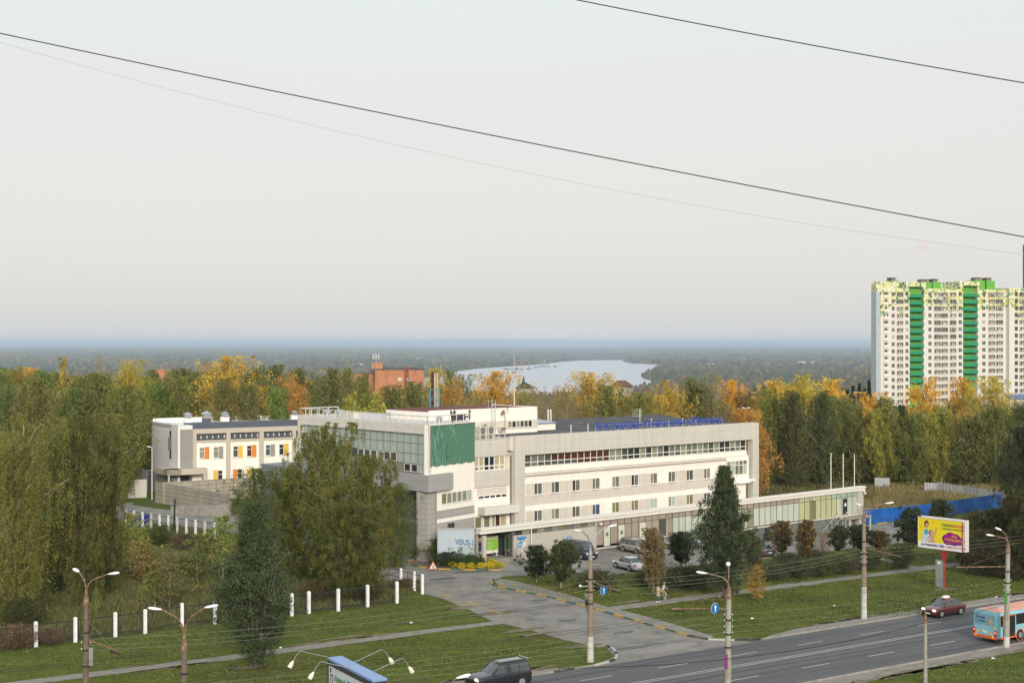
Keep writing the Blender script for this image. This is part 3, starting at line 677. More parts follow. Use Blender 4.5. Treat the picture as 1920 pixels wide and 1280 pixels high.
# roofs + railings
MB().prism([(.5,.4),(8.4,2.5),(9.3,3.1),(11.8,9),(11.8,26.8),(.5,26.8)], 15.3, 15.42).build("roof", mat("roof_light", (.55,.54,.51), .8, .1, 1), hosp, FV)
def railing(parent, fr, pts, z, h=.9, step=1.35, r=.035, posts=.06, name="railing", m=rail_m, mid=False):
    b = MB()
    for a, c in zip(pts[:-1], pts[1:]):
        a, c = Vector(a), Vector(c); L_ = (c-a).length; k = max(1, round(L_/step))
        for q in range(k+1):
            p = a.lerp(c, q/k); b.tube([(p.x, p.y, z), (p.x, p.y, z+h)], posts, 4)
        b.tube([(a.x, a.y, z+h), (c.x, c.y, z+h)], r*1.8, 4); b.tube([(a.x, a.y, z+.1), (c.x, c.y, z+.1)], r, 4)
        if mid: b.tube([(a.x, a.y, z+h*.5), (c.x, c.y, z+h*.5)], r, 4)
    return b.build(name, m, parent, fr)
railing(hosp, FV, [(6,27.3),(.2,27.3),(.2,.4),(8.3,2.6)], 15.52, .93)
railing(hosp, FB, [(-5.5,1.2),(-.55,1.2)], 13.1, .67, 1.0)
def vent(fr, x, y, z, h=.8, r=.45, parent=hosp, square=False):
    b = MB()
    if square: b.box(x-r*.7, x+r*.7, y-r*.7, y+r*.7, z, z+h*.6)
    else: b.lathe([(r*.6, z), (r*.6, z+h*.65)], (x, y, 0), 10)
    b.lathe([(r*1.15, z+h*.6), (r*1.1, z+h*.66), (.02, z+h)], (x, y, 0), 12)
    return b.build("roof_vent", galv, parent, fr)
for x, y in [(2.5,24.5),(3.4,23),(2.2,20.5),(3,1.8),(4.5,14)]: vent(FV, x, y, 15.42, 1.0, .5)
for y in (18.6, 17.2): MB().box(1.5, 2.3, y, y+1.0, 15.42, 16.3).build("roof_vent", rail_m, hosp, FV)
# penthouse
MB().box(-8.5, 9, 6, 15, 13.1, 16.45).build("penthouse", w_white, hosp, FB)
MB().box(-8.5, 9.0, 5.96, 5.998, 13.9, 15.0).build("penthouse_band", w_beige, hosp, FB)
MB().box(-8.5, 9, 6, 6.25, 16.46, 16.62).box(8.75,9,6.26,15,16.46,16.62).build("penthouse_parapet", w_white, hosp, FB)
MB().box(-8.45, 8.74, 6.26, 15.0, 16.45, 16.54).build("penthouse_roof", red_roof, hosp, FB)
ribbon(hosp, FB, 3.9, 8.0, 5.93, 14.08, 14.93, frange(3.9, 8.0, 6), [], [[g_tan, g_dark, g_green, g_mid, g_mid, g_dark]], fw=.1)
m = MB(); m.box(9, 14, 8, 15, 12.9, 14.25); m.build("plant_room", w_white, hosp, FB)
MB().add([(9,7.8,14.3),(14.2,7.8,14.3),(14.2,15.2,14.35),(9,15.2,14.9),(9,11,15.4)], [(0,1,2,3,4)]).add([(9,7.8,14.22),(14.2,7.8,14.22),(14.2,15.2,14.22),(9,15.2,14.22)], [(3,2,1,0)]).build("plant_room_roof", mat("roof_blue_grey", (.42,.47,.53), .5, .08, 1, metal=.3), hosp, FB)
for x in (-2.9, -1.6):
    o = MB().box(x, x+1.1, 3.2, 4.1, 13.15, 14.55).build("air_conditioner", mat("unit_beige", (.55,.53,.46), .6, .05, 2), hosp, FB)
    MB().lathe([(.4,-.01),(.4,.03)], (x+.5, 3.17, 14.15), 14, axis='Y').lathe([(.4,-.01),(.4,.03)], (x+.5, 3.17, 13.5), 14, axis='Y').build("fan_grille", alu, o, FB)
for x, z in ((-.4,14.3),(2.3,13.7),(2.75,13.75)):
    o = MB().box(x, x+.55, 5.5, 5.93, z, z+.55).build("air_conditioner", rail_m, hosp, FB); MB().lathe([(.2,0),(.2,.03)], (x+.25, 5.47, z+.28), 10, axis='Y').build("fan_grille", alu, o, FB)
b = MB()
for x in (1.1, 1.7): b.tube([(x,5.7,13.2),(x,5.7,17.6),(x,6.4,17.6),(x,6.4,16.6)], .035, 5)
for k in range(13): b.tube([(1.1,5.7,13.4+k*.3),(1.7,5.7,13.4+k*.3)], .02, 4)
b.build("roof_ladder", mat("ladder_blue_white", (.45,.55,.58), .5, .1, 3), hosp, FB)
b = MB(); b.tube([(3.2,5.6,13.2),(3.2,5.6,16.5)], .03, 5); b.lathe([(.05,16.4),(.3,15.9)], (2.85,5.6,0), 10); b.build("loudspeaker", rust, hosp, FB)
b = MB(); ring = [(3.9+.45*math.cos(t*.4), 5.9, 17.1+.45*math.sin(t*.4)) for t in range(17)]; b.tube(ring, .035, 5); b.tube([(3.9,5.9,15.9),(3.9,5.9,17.6)], .03, 5); b.tube([(3.45,5.9,17.1),(4.35,5.9,17.1)], .02, 4)
b.build("ring_antenna", rust, hosp, FB)
b = MB(); b.tube([(8.5,10,16.5),(8.5,10,23.4)], .06, 6, r2=.03); b.tube([(6.4,10,21.6),(11,10,21.7)], .025, 4); b.tube([(8.5,10,16.5),(8.5,10,18.5)], .09, 6)
b.build("radio_mast", rail_m, hosp, FB)
b = MB()
for i_ in range(5): b.tube([(29.6+i_*.42,9,14.5),(29.6+i_*.42,9,15.5)], .02, 4)
for i_ in range(4): b.tube([(29.6,9,14.5+i_*.33),(31.28,9,14.5+i_*.33)], .02, 4)
b.tube([(31,9,13.3),(31,9,15.5)], .06, 5); b.build("panel_antenna", rail_m, hosp, FB)
for x, y, hh in ((11,1.8,1.1),(14,1.8,1.1),(25.4,1.4,1.4),(31.5,1.4,1.2)): MB().tube([(x,y,13.3),(x,y,13.3+hh)], .07, 6).build("roof_pipe", rail_m, hosp, FB)
for x in (17.2, 17.7): MB().tube([(x,13,13.9),(x,13,15.5)], .13, 8).lathe([(.2,15.5),(.02,15.75)], (x,13,0), 8).build("roof_pipe", rail_m, hosp, FB)
# big letters on the roof edge and penthouse (each its own sign)
blue_l = mat("letters_blue", (.035,.07,.40), .5, .05, 3); navy_l = mat("letters_dark", (.05,.055,.09), .6, .1, 3)
o = thing("roof_sign", "long row of blue Cyrillic letters along the front roof edge of the hospital", "sign", FB)
MB().text("Международная больница имени Б.И.Филоненко", (14.2,.5,13.72), (1,0,0), (0,0,1), .95, 24.8, .06, bold=.0).build("lettering", blue_l, o, FB)
b = MB(); [b.tube([(14.3+k*1.37,.7,13.4),(14.3+k*1.37,.7,14.2)], .025, 4) for k in range(19)]; b.tube([(14.2,.7,13.75),(39,.7,13.75)], .025, 4); b.tube([(14.2,.7,14.2),(39,.7,14.2)], .025, 4)
b.build("sign_frame", rail_m, o, FB)
o = thing("roof_letters", "tall condensed black letters standing on the roof above the green netting", "sign", FN)
b = MB().text("V", (4.9,.5,15.5), (1,0,0), (0,0,1), 1.5, .85, .2, bold=.01).text("isus-1", (5.75,.5,15.75), (1,0,0), (0,0,1), 1.15, 3.05, .2, bold=.01)
b.build("lettering", navy_l, o, FN)
b = MB(); b.tube([(4.95,.8,15.4),(8.8,.8,15.4)], .04, 4); b.tube([(4.95,.8,16.4),(8.8,.8,16.4)], .03, 4); [b.tube([(5+k*.9,.8,15.3),(5+k*.9,.8,16.5)], .03, 4) for k in range(5)]; b.build("sign_frame", alu, o, FN)
# ---------------- chimney stack behind
st_ = thing("chimney_stack", "brown and cream flue pipes standing in a blue lattice tower behind the hospital", "chimney", (pz(815,640,193)[0], 193, 0))
b = MB(); a = .58
for sx in (-a, a):
    for sy in (-a, a): b.tube([(sx, sy, 0), (sx, sy, 18.6)], .055, 4)
for k in range(15):
    z = k*1.32
    for p, q in (((-a,-a),(a,-a)),((a,-a),(a,a)),((a,a),(-a,a)),((-a,a),(-a,-a))): b.tube([(*p, z), (*q, z)], .035, 4)
    if k < 14:
        for p, q in (((-a,-a),(a,-a)),((a,a),(-a,a))): b.tube([(*p, z), (*q, z+1.32)], .02, 4)
b.build("lattice_tower", mat("lattice_blue", (.12,.33,.46), .6, .15, 2), st_)
MB().tube([(-.3,.1,0),(-.3,.1,20.9)], .17, 10).build("flue", mat("flue_brown", (.06,.03,.025), .8, .2, 2), st_)
for x in (.05, .38): MB().tube([(x,-.1,0),(x,-.1,20.7)], .12, 10).build("flue", mat("flue_cream", (.5,.43,.30), .6, .15, 2), st_)
# ---------------- long glazed pavilion
pav = thing("glazed_pavilion", "long low glass fronted pavilion with white fascia in front of the hospital", "pavilion", FP)
MB().box(.35, 72.4, -.25, .55, 3.47, 3.98).box(.35, 72.4, -.42, .56, 3.9, 4.12).box(72.0, 72.5, -.2, .6, 3.3, 4.1).add([(72.41,.6,3.3),(72.41,6.5,2.2),(72.41,6.5,2.75),(72.41,.6,4.1),(72.0,.6,3.3),(72.0,6.5,2.2),(72.0,6.5,2.75),(72.0,.6,4.1)], [(0,1,2,3),(7,6,5,4),(3,2,6,7)]).build("fascia", mat("fascia_white", (.72,.70,.65), .6, .04, .6), pav, FP)
m = MB(); m.add([(.35,.55,3.95),(72.4,.55,3.95),(72.4,6.6,2.7),(.35,6.6,2.7)], [(0,1,2,3)]).add([(.35,.55,3.75),(72.4,.55,3.75),(72.4,6.6,2.5),(.35,6.6,2.5)], [(3,2,1,0)]).add([(.35,6.6,2.5),(72.4,6.6,2.5),(72.4,6.6,2.7),(.35,6.6,2.7)], [(3,2,1,0)])
m.build("roof", dark_roof, pav, FP)
pw = mat("pavilion_wall", (.47,.445,.395), .75, .04, .7, joint=(1.3,3,0,.012), jcol=(.8,.8,.8))
m = MB(); m.box(5.5, 18.42, 0, .25, -.6, 2.85); m.box(18.42, 18.6, -.02, .25, -.6, 3.46); m.box(70.9, 72.2, 0, .3, -2.7, 3.46); m.box(72.2, 72.4, .02, 6.4, -3, 3.0)
m.box(5.5, 72.2, 6.1, 6.4, -2.8, 2.5); m.build("wall", pw, pav, FP)
MB().box(5.5, 18.4, .3, .42, 2.85, 3.46).build("clerestory_backing", alu, pav, FP)
ribbon(pav, FP, 5.7, 18.35, .1, 2.86, 3.44, frange(5.7, 18.35, 11), [], [[g_dark, g_tan, g_mid, g_tan, g_grey, g_green, g_olive, g_grey, g_tan, g_grey, g_green]], fw=.1, fm=alu)
seg = frange(18.6, 70.9, 43); xs = [18.6]+seg+[70.9]
low = []; up = []
for k in range(len(xs)-1):
    x = xs[k]
    low.append(g_peach if x < 31.5 else (g_white if x < 57 else (g_yel if x < 65 else g_white)))
    up.append(g_peach if x < 57 else (g_yel if x < 64 else g_pale))
    if 45.6 < x < 47.6: low[-1] = g_tan
    if x > 59 and x < 60.3: low[-1] = g_olive
    if 29.3 < x < 30.6: low[-1] = g_mid
for a0, a1, zb in ((0, 11, .5), (11, 22, .45), (22, 33, .3), (33, 43, .18)):
    ribbon(pav, FP, xs[a0], xs[a1], .08, zb, 3.44, xs[a0+1:a1], [2.78], [low[a0:a1], up[a0:a1]], name="glazed_front", fm=mat("bars_bronze", (.12,.115,.09), .5, .05, 3), fw=.06)
for x, gl, bar in ((19.9, g_white, 1), (22.4, g_white, 1), (26.1, g_white, 1), (67.5, g_dark, 0)):
    o = MB().box(x, x+1.0, .0, .06, .3, 2.6).build("door", mat("door_cream", (.62,.62,.52), .4, .04, 2) if bar else g_dark, pav, FP)
    MB().box(x+.3, x+.7, -.03, -.003, 1.5, 1.95).build("door_notice", alu if bar else pvc, o, FP)
b = MB()
for x in (18.7, 24.2, 36, 49.9, 53.5): b.tube([(x,.35,2.0),(x+1.6,.35,3.3)], .04, 4)
b.build("roof_brace", pvc, pav, FP)
MB().box(18.6, 71, -.14, .27, .05, .2).build("ledge", w_beige, pav, FP)
stone = mat("stone_green_grey", (.12,.14,.125), .7, .25, 3, dirt=(.20,.21,.19), dscale=1.5)
MB().box(18.6, 66.5, -.06, .28, -3.2, .045).build("plinth", stone, pav, FP)
# porch at the left end
m = MB(); m.box(.4, 5.5, 3.4, 3.7, -.2, 3.2); m.box(.2, 5.5, -.2, 3.4, -.2, .42); m.box(.4, .7, .5, 3.7, .4, 3.4)
m.build("porch", mat("porch_concrete", (.33,.31,.27), .8, .1, 1), pav, FP)
MB().box(5.38, 5.48, .3, 3.4, .45, 3.4).build("porch_glazing", g_mid, pav, FP)
o = MB().box(5.32, 5.375, .9, 1.8, .5, 2.7).build("door", g_dark, pav, FP); MB().box(5.28, 5.315, 1.1, 1.4, 1.0, 2.5).build("door_film", mat("film_green", (.07,.14,.07), .5, .5, 6), o, FP)
for k in range(3): MB().box(.6-.0, 6.6, -.2-.35*(k+1), -.2-.35*k-.002, -.1, .42-.14*(k+1)).build("step", concrete, pav, FP)
for x0 in (2.3, 4.2, 5.6):
    b = MB()
    for y, z in ((-.15,.42),(-1.5,0)): b.tube([(x0,y,z),(x0,y,z+1)], .03, 5)
    b.tube([(x0,-.15,1.42),(x0,-1.5,1.0)], .03, 5); b.tube([(x0,-.15,.95),(x0,-1.5,.55)], .02, 5); b.build("handrail", steel, pav, FP)
MB().tube([(7.88,-.35,-.2),(7.88,-.35,3.9)], .06, 8).build("post", pvc, pav, FP)
# right-hand gallery with outside stairs
m = MB(); m.box(66.5, 72.3, -1.5, -.02, -.2, .04); m.build("gallery_slab", concrete, pav, FP)
m = MB()
for x in (67.2, 69.6, 72.1): m.box(x-.08, x+.08, -1.4, -1.24, -2.9, -.2)
m.build("gallery_posts", rail_m, pav, FP)
ribbon(pav, FP, 67.0, 71.8, .1, -2.0, -.3, frange(67, 71.8, 4), [], [[g_grey]], fw=.1)
railing(pav, FP, [(68.9,-1.4),(72.2,-1.4),(72.2,-.1)], .04, 1.0, 1.1, .025, .025, m=steel, mid=True)
m = MB(); n = 12
for k in range(n): m.box(66.4-(k+1)*.34, 66.4-k*.34+.02, -1.45, -.35, -.15-k*.2-.05, -.15-k*.2)
m.add([(66.4,-1.5,-.3),(66.4-n*.34,-1.5,-.3-n*.2),(66.4-n*.34,-1.5,-.05-n*.2),(66.4,-1.5,-.02),(66.4,-1.46,-.3),(66.4-n*.34,-1.46,-.3-n*.2),(66.4-n*.34,-1.46,-.05-n*.2),(66.4,-1.46,-.02)], [(0,3,2,1),(4,5,6,7),(3,7,6,2)])
m.build("stairs", steel, pav, FP)
b = MB()
for dy in (-1.45, -.35):
    b.tube([(66.4,dy,.95),(66.4-n*.34,dy,.95-n*.2)], .03, 5)
    for k in range(0, n+1, 3): b.tube([(66.4-k*.34,dy,-.1-k*.2),(66.4-k*.34,dy,.95-k*.2)], .022, 4)
b.build("handrail", rail_m, pav, FP)
for x in (19.0, 60.3, 72.2): 
    o = MB().box(x-.12, x+.12, -.5, -.25, 3.0, 3.25).build("floodlight", pvc, pav, FP)
# signs on the pavilion
FSW = frame(90, (-8.3, 158.9))
o = thing("sign_wall", "free standing pale blue wall panel with blue lettering at the hospital entrance", "sign", frame(84, (-8.35, 159.2)))
fw_ = W[o.name]
MB().box(.1, 4.3, 0, .25, 0, 3.95).build("panel", mat("panel_pale_blue", (.42,.50,.56), .35, .04, 1.2), o)
MB().box(-.02, 4.42, -.06, .3, 3.95, 4.12).box(-.02, .1, -.06, .3, 0, 3.95).box(4.3, 4.42, -.06, .3, 0, 3.95).build("panel_frame", steel, o)
MB().text("VISUS-1", (2.0,-.06,2.3), (1,0,-.07), (0,0,1), .62, 2.0, .08, bold=.0).build("lettering", mat("letters_bright_blue", (.02,.16,.42), .5, .05, 3), o)
MB().box(.55, 1.05, -.5, -.2, 0, 3.3).build("pier", pw, pav, FP)
o = thing("poster_board", "green and white advertising poster inside the entrance porch", "poster", FP)
MB().box(1.85, 4.85, 2.0, 2.15, .8, 2.72, 0).box(1.95,2.1,2.02,2.12,.3,.8).box(4.6,4.75,2.02,2.12,.3,.8).build("board", pvc, o)
b = MB(); b.box(1.9,4.8,1.97,1.997,.85,1.15,2); b.box(1.9,4.8,1.97,1.997,2.35,2.67,1); b.box(1.9,3.2,1.97,1.996,1.15,2.35,3); b.box(3.2,4.8,1.968,1.997,1.15,2.35,0)
b.box(1.95,2.9,1.95,1.968,1.2,1.6,4); b.box(2.3,2.5,1.94,1.949,1.25,1.75,5); b.box(2.0,3.1,1.95,1.967,1.8,2.15,6)
for k in range(6): b.box(3.3,3.3+.5+.7*((k*7)%5)/5,1.95,1.967,1.27+k*.17,1.31+k*.17,1)
b.build("print", [mat("print_green", (.22,.50,.05), .5, .08, 2), mat("print_pale", (.55,.66,.35), .5, .05, 2), pvc, mat("print_photo", (.25,.27,.25), .5, .4, 4), mat("print_blue", (.05,.12,.30), .5, .3, 5), mat("print_red", (.5,.08,.04), .5, .2, 5), mat("print_dark", (.05,.05,.05), .5, .3, 5)], o)
o = thing("wall_plaque", "blue winged emblem plate on the beige pavilion wall", "sign", FP)
b = MB(); b.add([(5.9,-.04,2.45),(6.4,-.04,2.3),(6.9,-.04,2.3),(7.4,-.04,2.45),(7.35,-.04,2.7),(6.9,-.04,2.62),(6.65,-.04,2.7),(6.4,-.04,2.62),(5.95,-.04,2.7)], [(8,7,6,5,4,3,2,1,0)]); b.box(6.4,6.95,-.06,-.01,1.95,2.32); b.box(6.3,7.05,-.05,-.01,2.3,2.5)
b.build("emblem", mat("sign_blue", (.04,.22,.50), .5, .1, 3), o); MB().box(6.5,6.85,-.08,-.062,2.1,2.2).build("stripe", pvc, o)
o = MB().box(5.95, 6.6, -.05, -.005, 1.45, 1.95).box(6.0, 6.55, -.06, -.051, 1.68, 1.72, 1).box(6.0, 6.4, -.06, -.051, 1.58, 1.61, 1).box(6.0,6.5,-.06,-.051,1.78,1.83,1).build("notice_plate", [MT["sign_blue"], pvc], None, FP, label="small blue plate with white lines under the winged emblem", cat="notice plate")
o = MB().box(6.95, 7.3, -.05, -.005, 1.55, 2.0).box(6.98,7.27,-.056,-.051,1.8,1.84,1).box(6.98,7.2,-.056,-.051,1.7,1.74,1).build("notice_sheet", [pvc, alu], None, FP, label="white paper notice beside the small blue plate on the pavilion", cat="notice")
# parking sign on post
gp = thing("parking_sign", "blue and white parking sign on a thin post before the pavilion wall", "road sign", frame(49.3, (rl(FP, 13.4, -.8))))
MB().tube([(0,0,-.3),(0,0,1.7)], .03, 5).build("post", steel, gp); MB().box(-.3,.3,-.05,-.01,1.55,2.15).build("plate", MT["sign_blue"], gp)
MB().text("P", (-.14,-.055,1.65), (1,0,0), (0,0,1), .4, .26, .02, bold=.03).box(-.27,.27,-.05,-.01,1.2,1.5).build("letter", pvc, gp)
# flag poles
for k, (px, D) in enumerate(((1558,214),(1581,216),(1602,218))):
    x = (px-960)*D/F
    o = thing("flagpole", ["bare white flagpole behind the pavilion, leftmost of three", "bare white flagpole behind the pavilion, middle of three", "bare white flagpole behind the pavilion, rightmost of three"][k], "flagpole", (x, D, float(hgt(x, D))), "flagpoles behind the pavilion")
    t_ = 25-(850+k-640)*D/F-float(hgt(x, D))
    MB().tube([(0,0,0),(0,0,t_)], .09, 8, r2=.06).build("pole", pvc, o); MB().ell((0,0,t_), (.09,.09,.09), 8, 5).build("finial", pvc, o)
# ---------------- school on the left
sch = thing("school_building", "white two storey school with orange and yellow panels beside its windows", "school", FS)
sw_ = mat("school_white", (.88,.855,.79), .8, .05, 1.4, streak=.1); sb = mat("school_beige", (.52,.47,.39), .8, .04, .5); sg = mat("school_grey", (.30,.29,.26), .8, .05, .6)
slate = mat("school_slate", (.085,.095,.115), .7, .1, .6)
MB().box(2.3, 33, .3, 12.8, -.5, 10.0).build("wall", sw_, sch, FS)
MB().box(.35, 2.3, .2, 12.8, 5.2, 12.35).box(.0, .34, .1, 12.9, 4.9, 12.5).box(0,.34,.1,12.9,-.5,4.9).build("end_wall", mat("school_white_dimmed", (.74,.75,.74), .8, .03, .5), sch, FS)  # end face turned from the warm light: cooler, darker white painted in
MB().box(.4, 2.28, 0, .195, 6.1, 11.8).build("end_panel", sg, sch, FS)
MB().box(2.3, 33, 0.1, 1.2, 11.05, 11.75).box(2.3, 33, .12, 1.2, 9.75, 10.05).box(2.3,2.9,.13,.8,6,11.04).box(7.6,8.25,.1,.8,0,11.04).box(12.94,13.63,.1,.8,0,11.04).box(18.4,19.0,.1,.8,0,11.04).build("frame_beams", sb, sch, FS)
MB().box(2.3, 33, 1.2, 12, 10.0, 11.2).build("upper_wall", slate, sch, FS)
m = MB(); m.add([(1.9,.9,11.76),(33,.9,11.76),(33,3.2,12.62),(1.9,3.2,12.62),(1.9,3.2,11.76)], [(0,1,2,3),(0,3,4)]); m.build("roof_slope", slate, sch, FS)
MB().box(-.0, 33, 12.3, 12.8, 10, 12.9).box(0,33,3.2,12.3,11.8,12.3).build("parapet", sw_, sch, FS)
for a0, a1 in ((2.95,7.55),(8.3,12.9),(13.7,18.35)):
    o = MB().box(a0, a1, .5, .6, 10.1, 11.03).build("louvre_strip", slate, sch, FS)
    b = MB(); n = 5
    for k in range(n): b.box(a0+(k+.8)*(a1-a0)/n-.07, a0+(k+.8)*(a1-a0)/n+.05, .35, .49, 10.3, 10.75)
    b.build("louvre_fins", pvc, o, FS)
org = mat("panel_orange", (.70,.24,.045), .7, .05, 1); ylw = mat("panel_yellow", (.75,.48,.08), .7, .05, 1)
for x, c, gl in ((3.4,org,g_tan),(5.6,sg,g_tan),(8.73,ylw,g_mid),(10.94,org,g_red),(14.0,sg,g_blue),(16.23,ylw,g_dark)):
    win(sch, FS, x, x+.74, 7.33, 8.97, .28, [gl, gl], 0, transom=8.4)
    MB().box(x+.80, x+1.52, .2, .297, 7.22, 9.05).build("colour_panel", c, sch, FS)
for x, c in ((5.58,ylw),(8.71,org),(10.94,ylw)):
    MB().box(x, x+.66, .2, .297, 3.6, 5.45).build("colour_panel", c, sch, FS)
    win(sch, FS, x+.71, x+1.42, 3.65, 5.4, .28, [g_dark], 0, transom=4.8)
MB().box(-2.2, 4.0, -1.6, .09, 5.15, 6.0).box(-2.2,-.02,-1.6,4,5.15,6.0).build("canopy", sb, sch, FS)
MB().box(-2.0,-1.75,-1.5,-1.2,0,5.14).build("canopy_pier", sb, sch, FS)
MB().box(3.4,4.0,-1.5,-.9,0,5.14).build("canopy_pier", sb, sch, FS)
MB().box(-.0,3.3,2.0,2.2,0,5.1).build("canopy_back_wall", slate, sch, FS)
MB().box(-.9,-.02,.3,13,0,4.85).box(-1.1,-.92,-1.3,13,0,4.4).build("lower_wall", mat("school_lower_grey", (.27,.275,.28), .8, .06, .6), sch, FS)
MB().box(-.06,-.01,3.2,3.9,7.2,11.5).build("side_window", g_mid, sch, FS)
MB().box(-.12,-.065,3.5,4.5,8.6,10.4).build("side_panel", sg, sch, FS)
for x, y, s in ((4.2,8,.9),(6.7,6.5,1.1),(10.2,8,.9),(22,8,.8)):
    MB().box(x-.6,x+.6,y-.4,y+.4,12.3,13.1).build("vent_base", sw_ if s < 1 else slate, sch, FS); vent(FS, x, y, 13.0, s*1.1, .75*s, sch, True)
# ---------------- brick apartment block far behind
FBR = frame(86, ((703-960)*430/F, 430))
brk = thing("brick_building", "orange brick apartment block rising behind the birches, blank gable facing", "building", FBR)
brick = mat("brick_orange", (.50,.24,.135), .85, .12, .5, joint=(.8,.3,.5,.03), jcol=(.7,.65,.6), dirt=(.42,.17,.09), dscale=.35)
MB().box(0, 14.8, 0, 30, -3, 16.4).build("wall", brick, brk, FBR); MB().box(-.1,14.9,-.1,30,16.4,16.65).build("roof", dark_roof, brk, FBR)
MB().box(-13, 0, 6, 30, -3, 15.2).build("side_wall", brick, brk, FBR)
MB().box(-13.2, .0, 5.8, 30, 15.2, 15.5).add([(-13.2,5.6,15.5),(0,5.6,15.5),(0,14,16.9),(-13.2,14,16.9)], [(0,1,2,3)]).build("side_roof", mat("roof_grey", (.16,.16,.155), .8, .1, 1), brk, FBR)
MB().box(-1.2,2.2,4,7,16.65,18.6).build("roof_house", brick, brk, FBR); MB().box(8.9,10.2,-.03,1,10,17.3).build("chimney", mat("brick_dark", (.25,.08,.045), .85, .15, 1), brk, FBR)
win(brk, FBR, 7, 8, 13.2, 14, -.03, [g_white], 0); win(brk, FBR, 9.8, 10.6, 13.2, 14, -.06, [g_blue], 0)
b = MB(); b.tube([(0.3,3.8,14),(0.3,3.8,21)], .12, 5)
for k in range(3): b.box(-.8+k*.8,-.3+k*.8,3.6,3.8,19.6,21.2)
b.build("phone_antenna", steel, brk, FBR)
FB2 = frame(60, ((205-960)*380/F, 380))
bl2 = thing("brick_house", "low brick building with dark flat roof half hidden among left-hand trees", "building", FB2)
MB().box(0, 20, 0, 14, -2, 13.4).build("wall", brick, bl2, FB2); MB().box(-.3,20.3,-.3,14.3,13.4,13.8).build("roof", dark_roof, bl2, FB2); MB().box(14,17,4,8,13.8,17.2).build("roof_house", brick, bl2, FB2)
# ---------------- high rise
tw = thing("apartment_tower", "tall cream apartment block with green loggias and a leaf mosaic along its top", "apartment block", FT)
tm = bpy.data.materials.new("tower_wall"); tm.use_nodes = True; t = tm.node_tree; N = t.nodes; L = t.links; b = N["Principled BSDF"]; b.inputs["Roughness"].default_value = .8
tcn = N.new("ShaderNodeTexCoord"); vo = N.new("ShaderNodeTexVoronoi"); vo.inputs["Scale"].default_value = 1.35; L.new(tcn.outputs["Object"], vo.inputs["Vector"])
cr_ = N.new("ShaderNodeValToRGB"); cr_.color_ramp.interpolation = 'CONSTANT'; sp = N.new("ShaderNodeSeparateColor"); L.new(vo.outputs["Color"], sp.inputs[0]); L.new(sp.outputs[0], cr_.inputs[0])
cl = [(0,(.74,.71,.62)),(.25,(.62,.60,.25)),(.48,(.42,.55,.25)),(.62,(.76,.72,.6)),(.74,(.10,.28,.16)),(.84,(.66,.58,.16)),(.93,(.03,.10,.06))]
e = cr_.color_ramp.elements
while len(e) < len(cl): e.new(.5)
for q, (p, c) in zip(e, cl): q.position = p; q.color = (*c, 1)
gs = N.new("ShaderNodeSeparateXYZ"); L.new(tcn.outputs["Object"], gs.inputs[0])
nb = N.new("ShaderNodeTexNoise"); nb.inputs["Scale"].default_value = .12; nb.inputs["Detail"].default_value = 2; L.new(tcn.outputs["Object"], nb.inputs["Vector"])
mr1 = N.new("ShaderNodeMath"); mr1.operation = 'MULTIPLY_ADD'; mr1.inputs[1].default_value = 22; L.new(nb.outputs[0], mr1.inputs[0]); L.new(gs.outputs[2], mr1.inputs[2])
mr2 = N.new("ShaderNodeMapRange"); mr2.inputs[1].default_value = 46.0; mr2.inputs[2].default_value = 48.5; L.new(mr1.outputs[0], mr2.inputs[0])
mx = N.new("ShaderNodeMix"); mx.data_type = 'RGBA'; L.new(mr2.outputs[0], mx.inputs[0]); mx.inputs[6].default_value = (.66,.645,.615,1); L.new(cr_.outputs[0], mx.inputs[7]); L.new(mx.outputs[2], b.inputs["Base Color"])
tgl = mat("loggia_green_dark", (.02,.26,.13), .6, .05, 1); tgb = mat("loggia_green_bright", (.13,.38,.06), .6, .05, 1)
ZT = 46.7
m = MB()
for a0, a1, d in ((.0, 14.5, 0), (21.3, 41.6, 0), (49, 64, 0), (64, 110, -2.0)): m.box(a0, a1, d, 5 if a0 < 1 else 13, -12, ZT if a0 < 60 else ZT+.8)
m.box(14.5, 21.3, 2.4, 9, -12, 49.2); m.box(41.6, 49, 2.4, 13, -12, 50.0)
m.box(14.5, 21.3, 0, 2.4, 47.4, 49.2); m.box(41.6, 49, 0, 2.4, 48.2, 50.0); m.box(12.6,14.5,-.01,3,46.7,49.2); m.box(21.3,22.5,-.01,3,46.7,49.2); m.box(39.8,41.6,-.01,3,46.7,50); m.box(49,50.2,-.01,3,46.7,50)
m.box(0, 9, .01, 4.9, 46.7, 49.3)
m.build("wall", tm, tw, FT)
MB().box(-1.9, -.01, .3, 3.6, -12, 45).build("glazed_bay", mat("bay_glass", (.42,.48,.52), .25, .1, 1, coat=.5, joint=(1.2,2.9,0,.12), jcol=(1,1,1)), tw, FT)
MB().box(-1.92, -.01, .28, 3.6, 45, 48.2).build("bay_cap", tm, tw, FT)
MB().box(14.5, 21.3, 2.3, 2.395, -12, 47.4).box(41.6, 49, 2.3, 2.395, -12, 48.2).build("loggia_back", tgb, tw, FT)
for a0, a1, zt in ((14.4, 21.4, 42.95), (41.5, 49.1, 43.6)):
    for k in range(13): MB().box(a0, a1, -.35, 2.29, zt-k*2.9, zt-k*2.9+1.3).build("loggia_parapet", tgl, tw, FT)
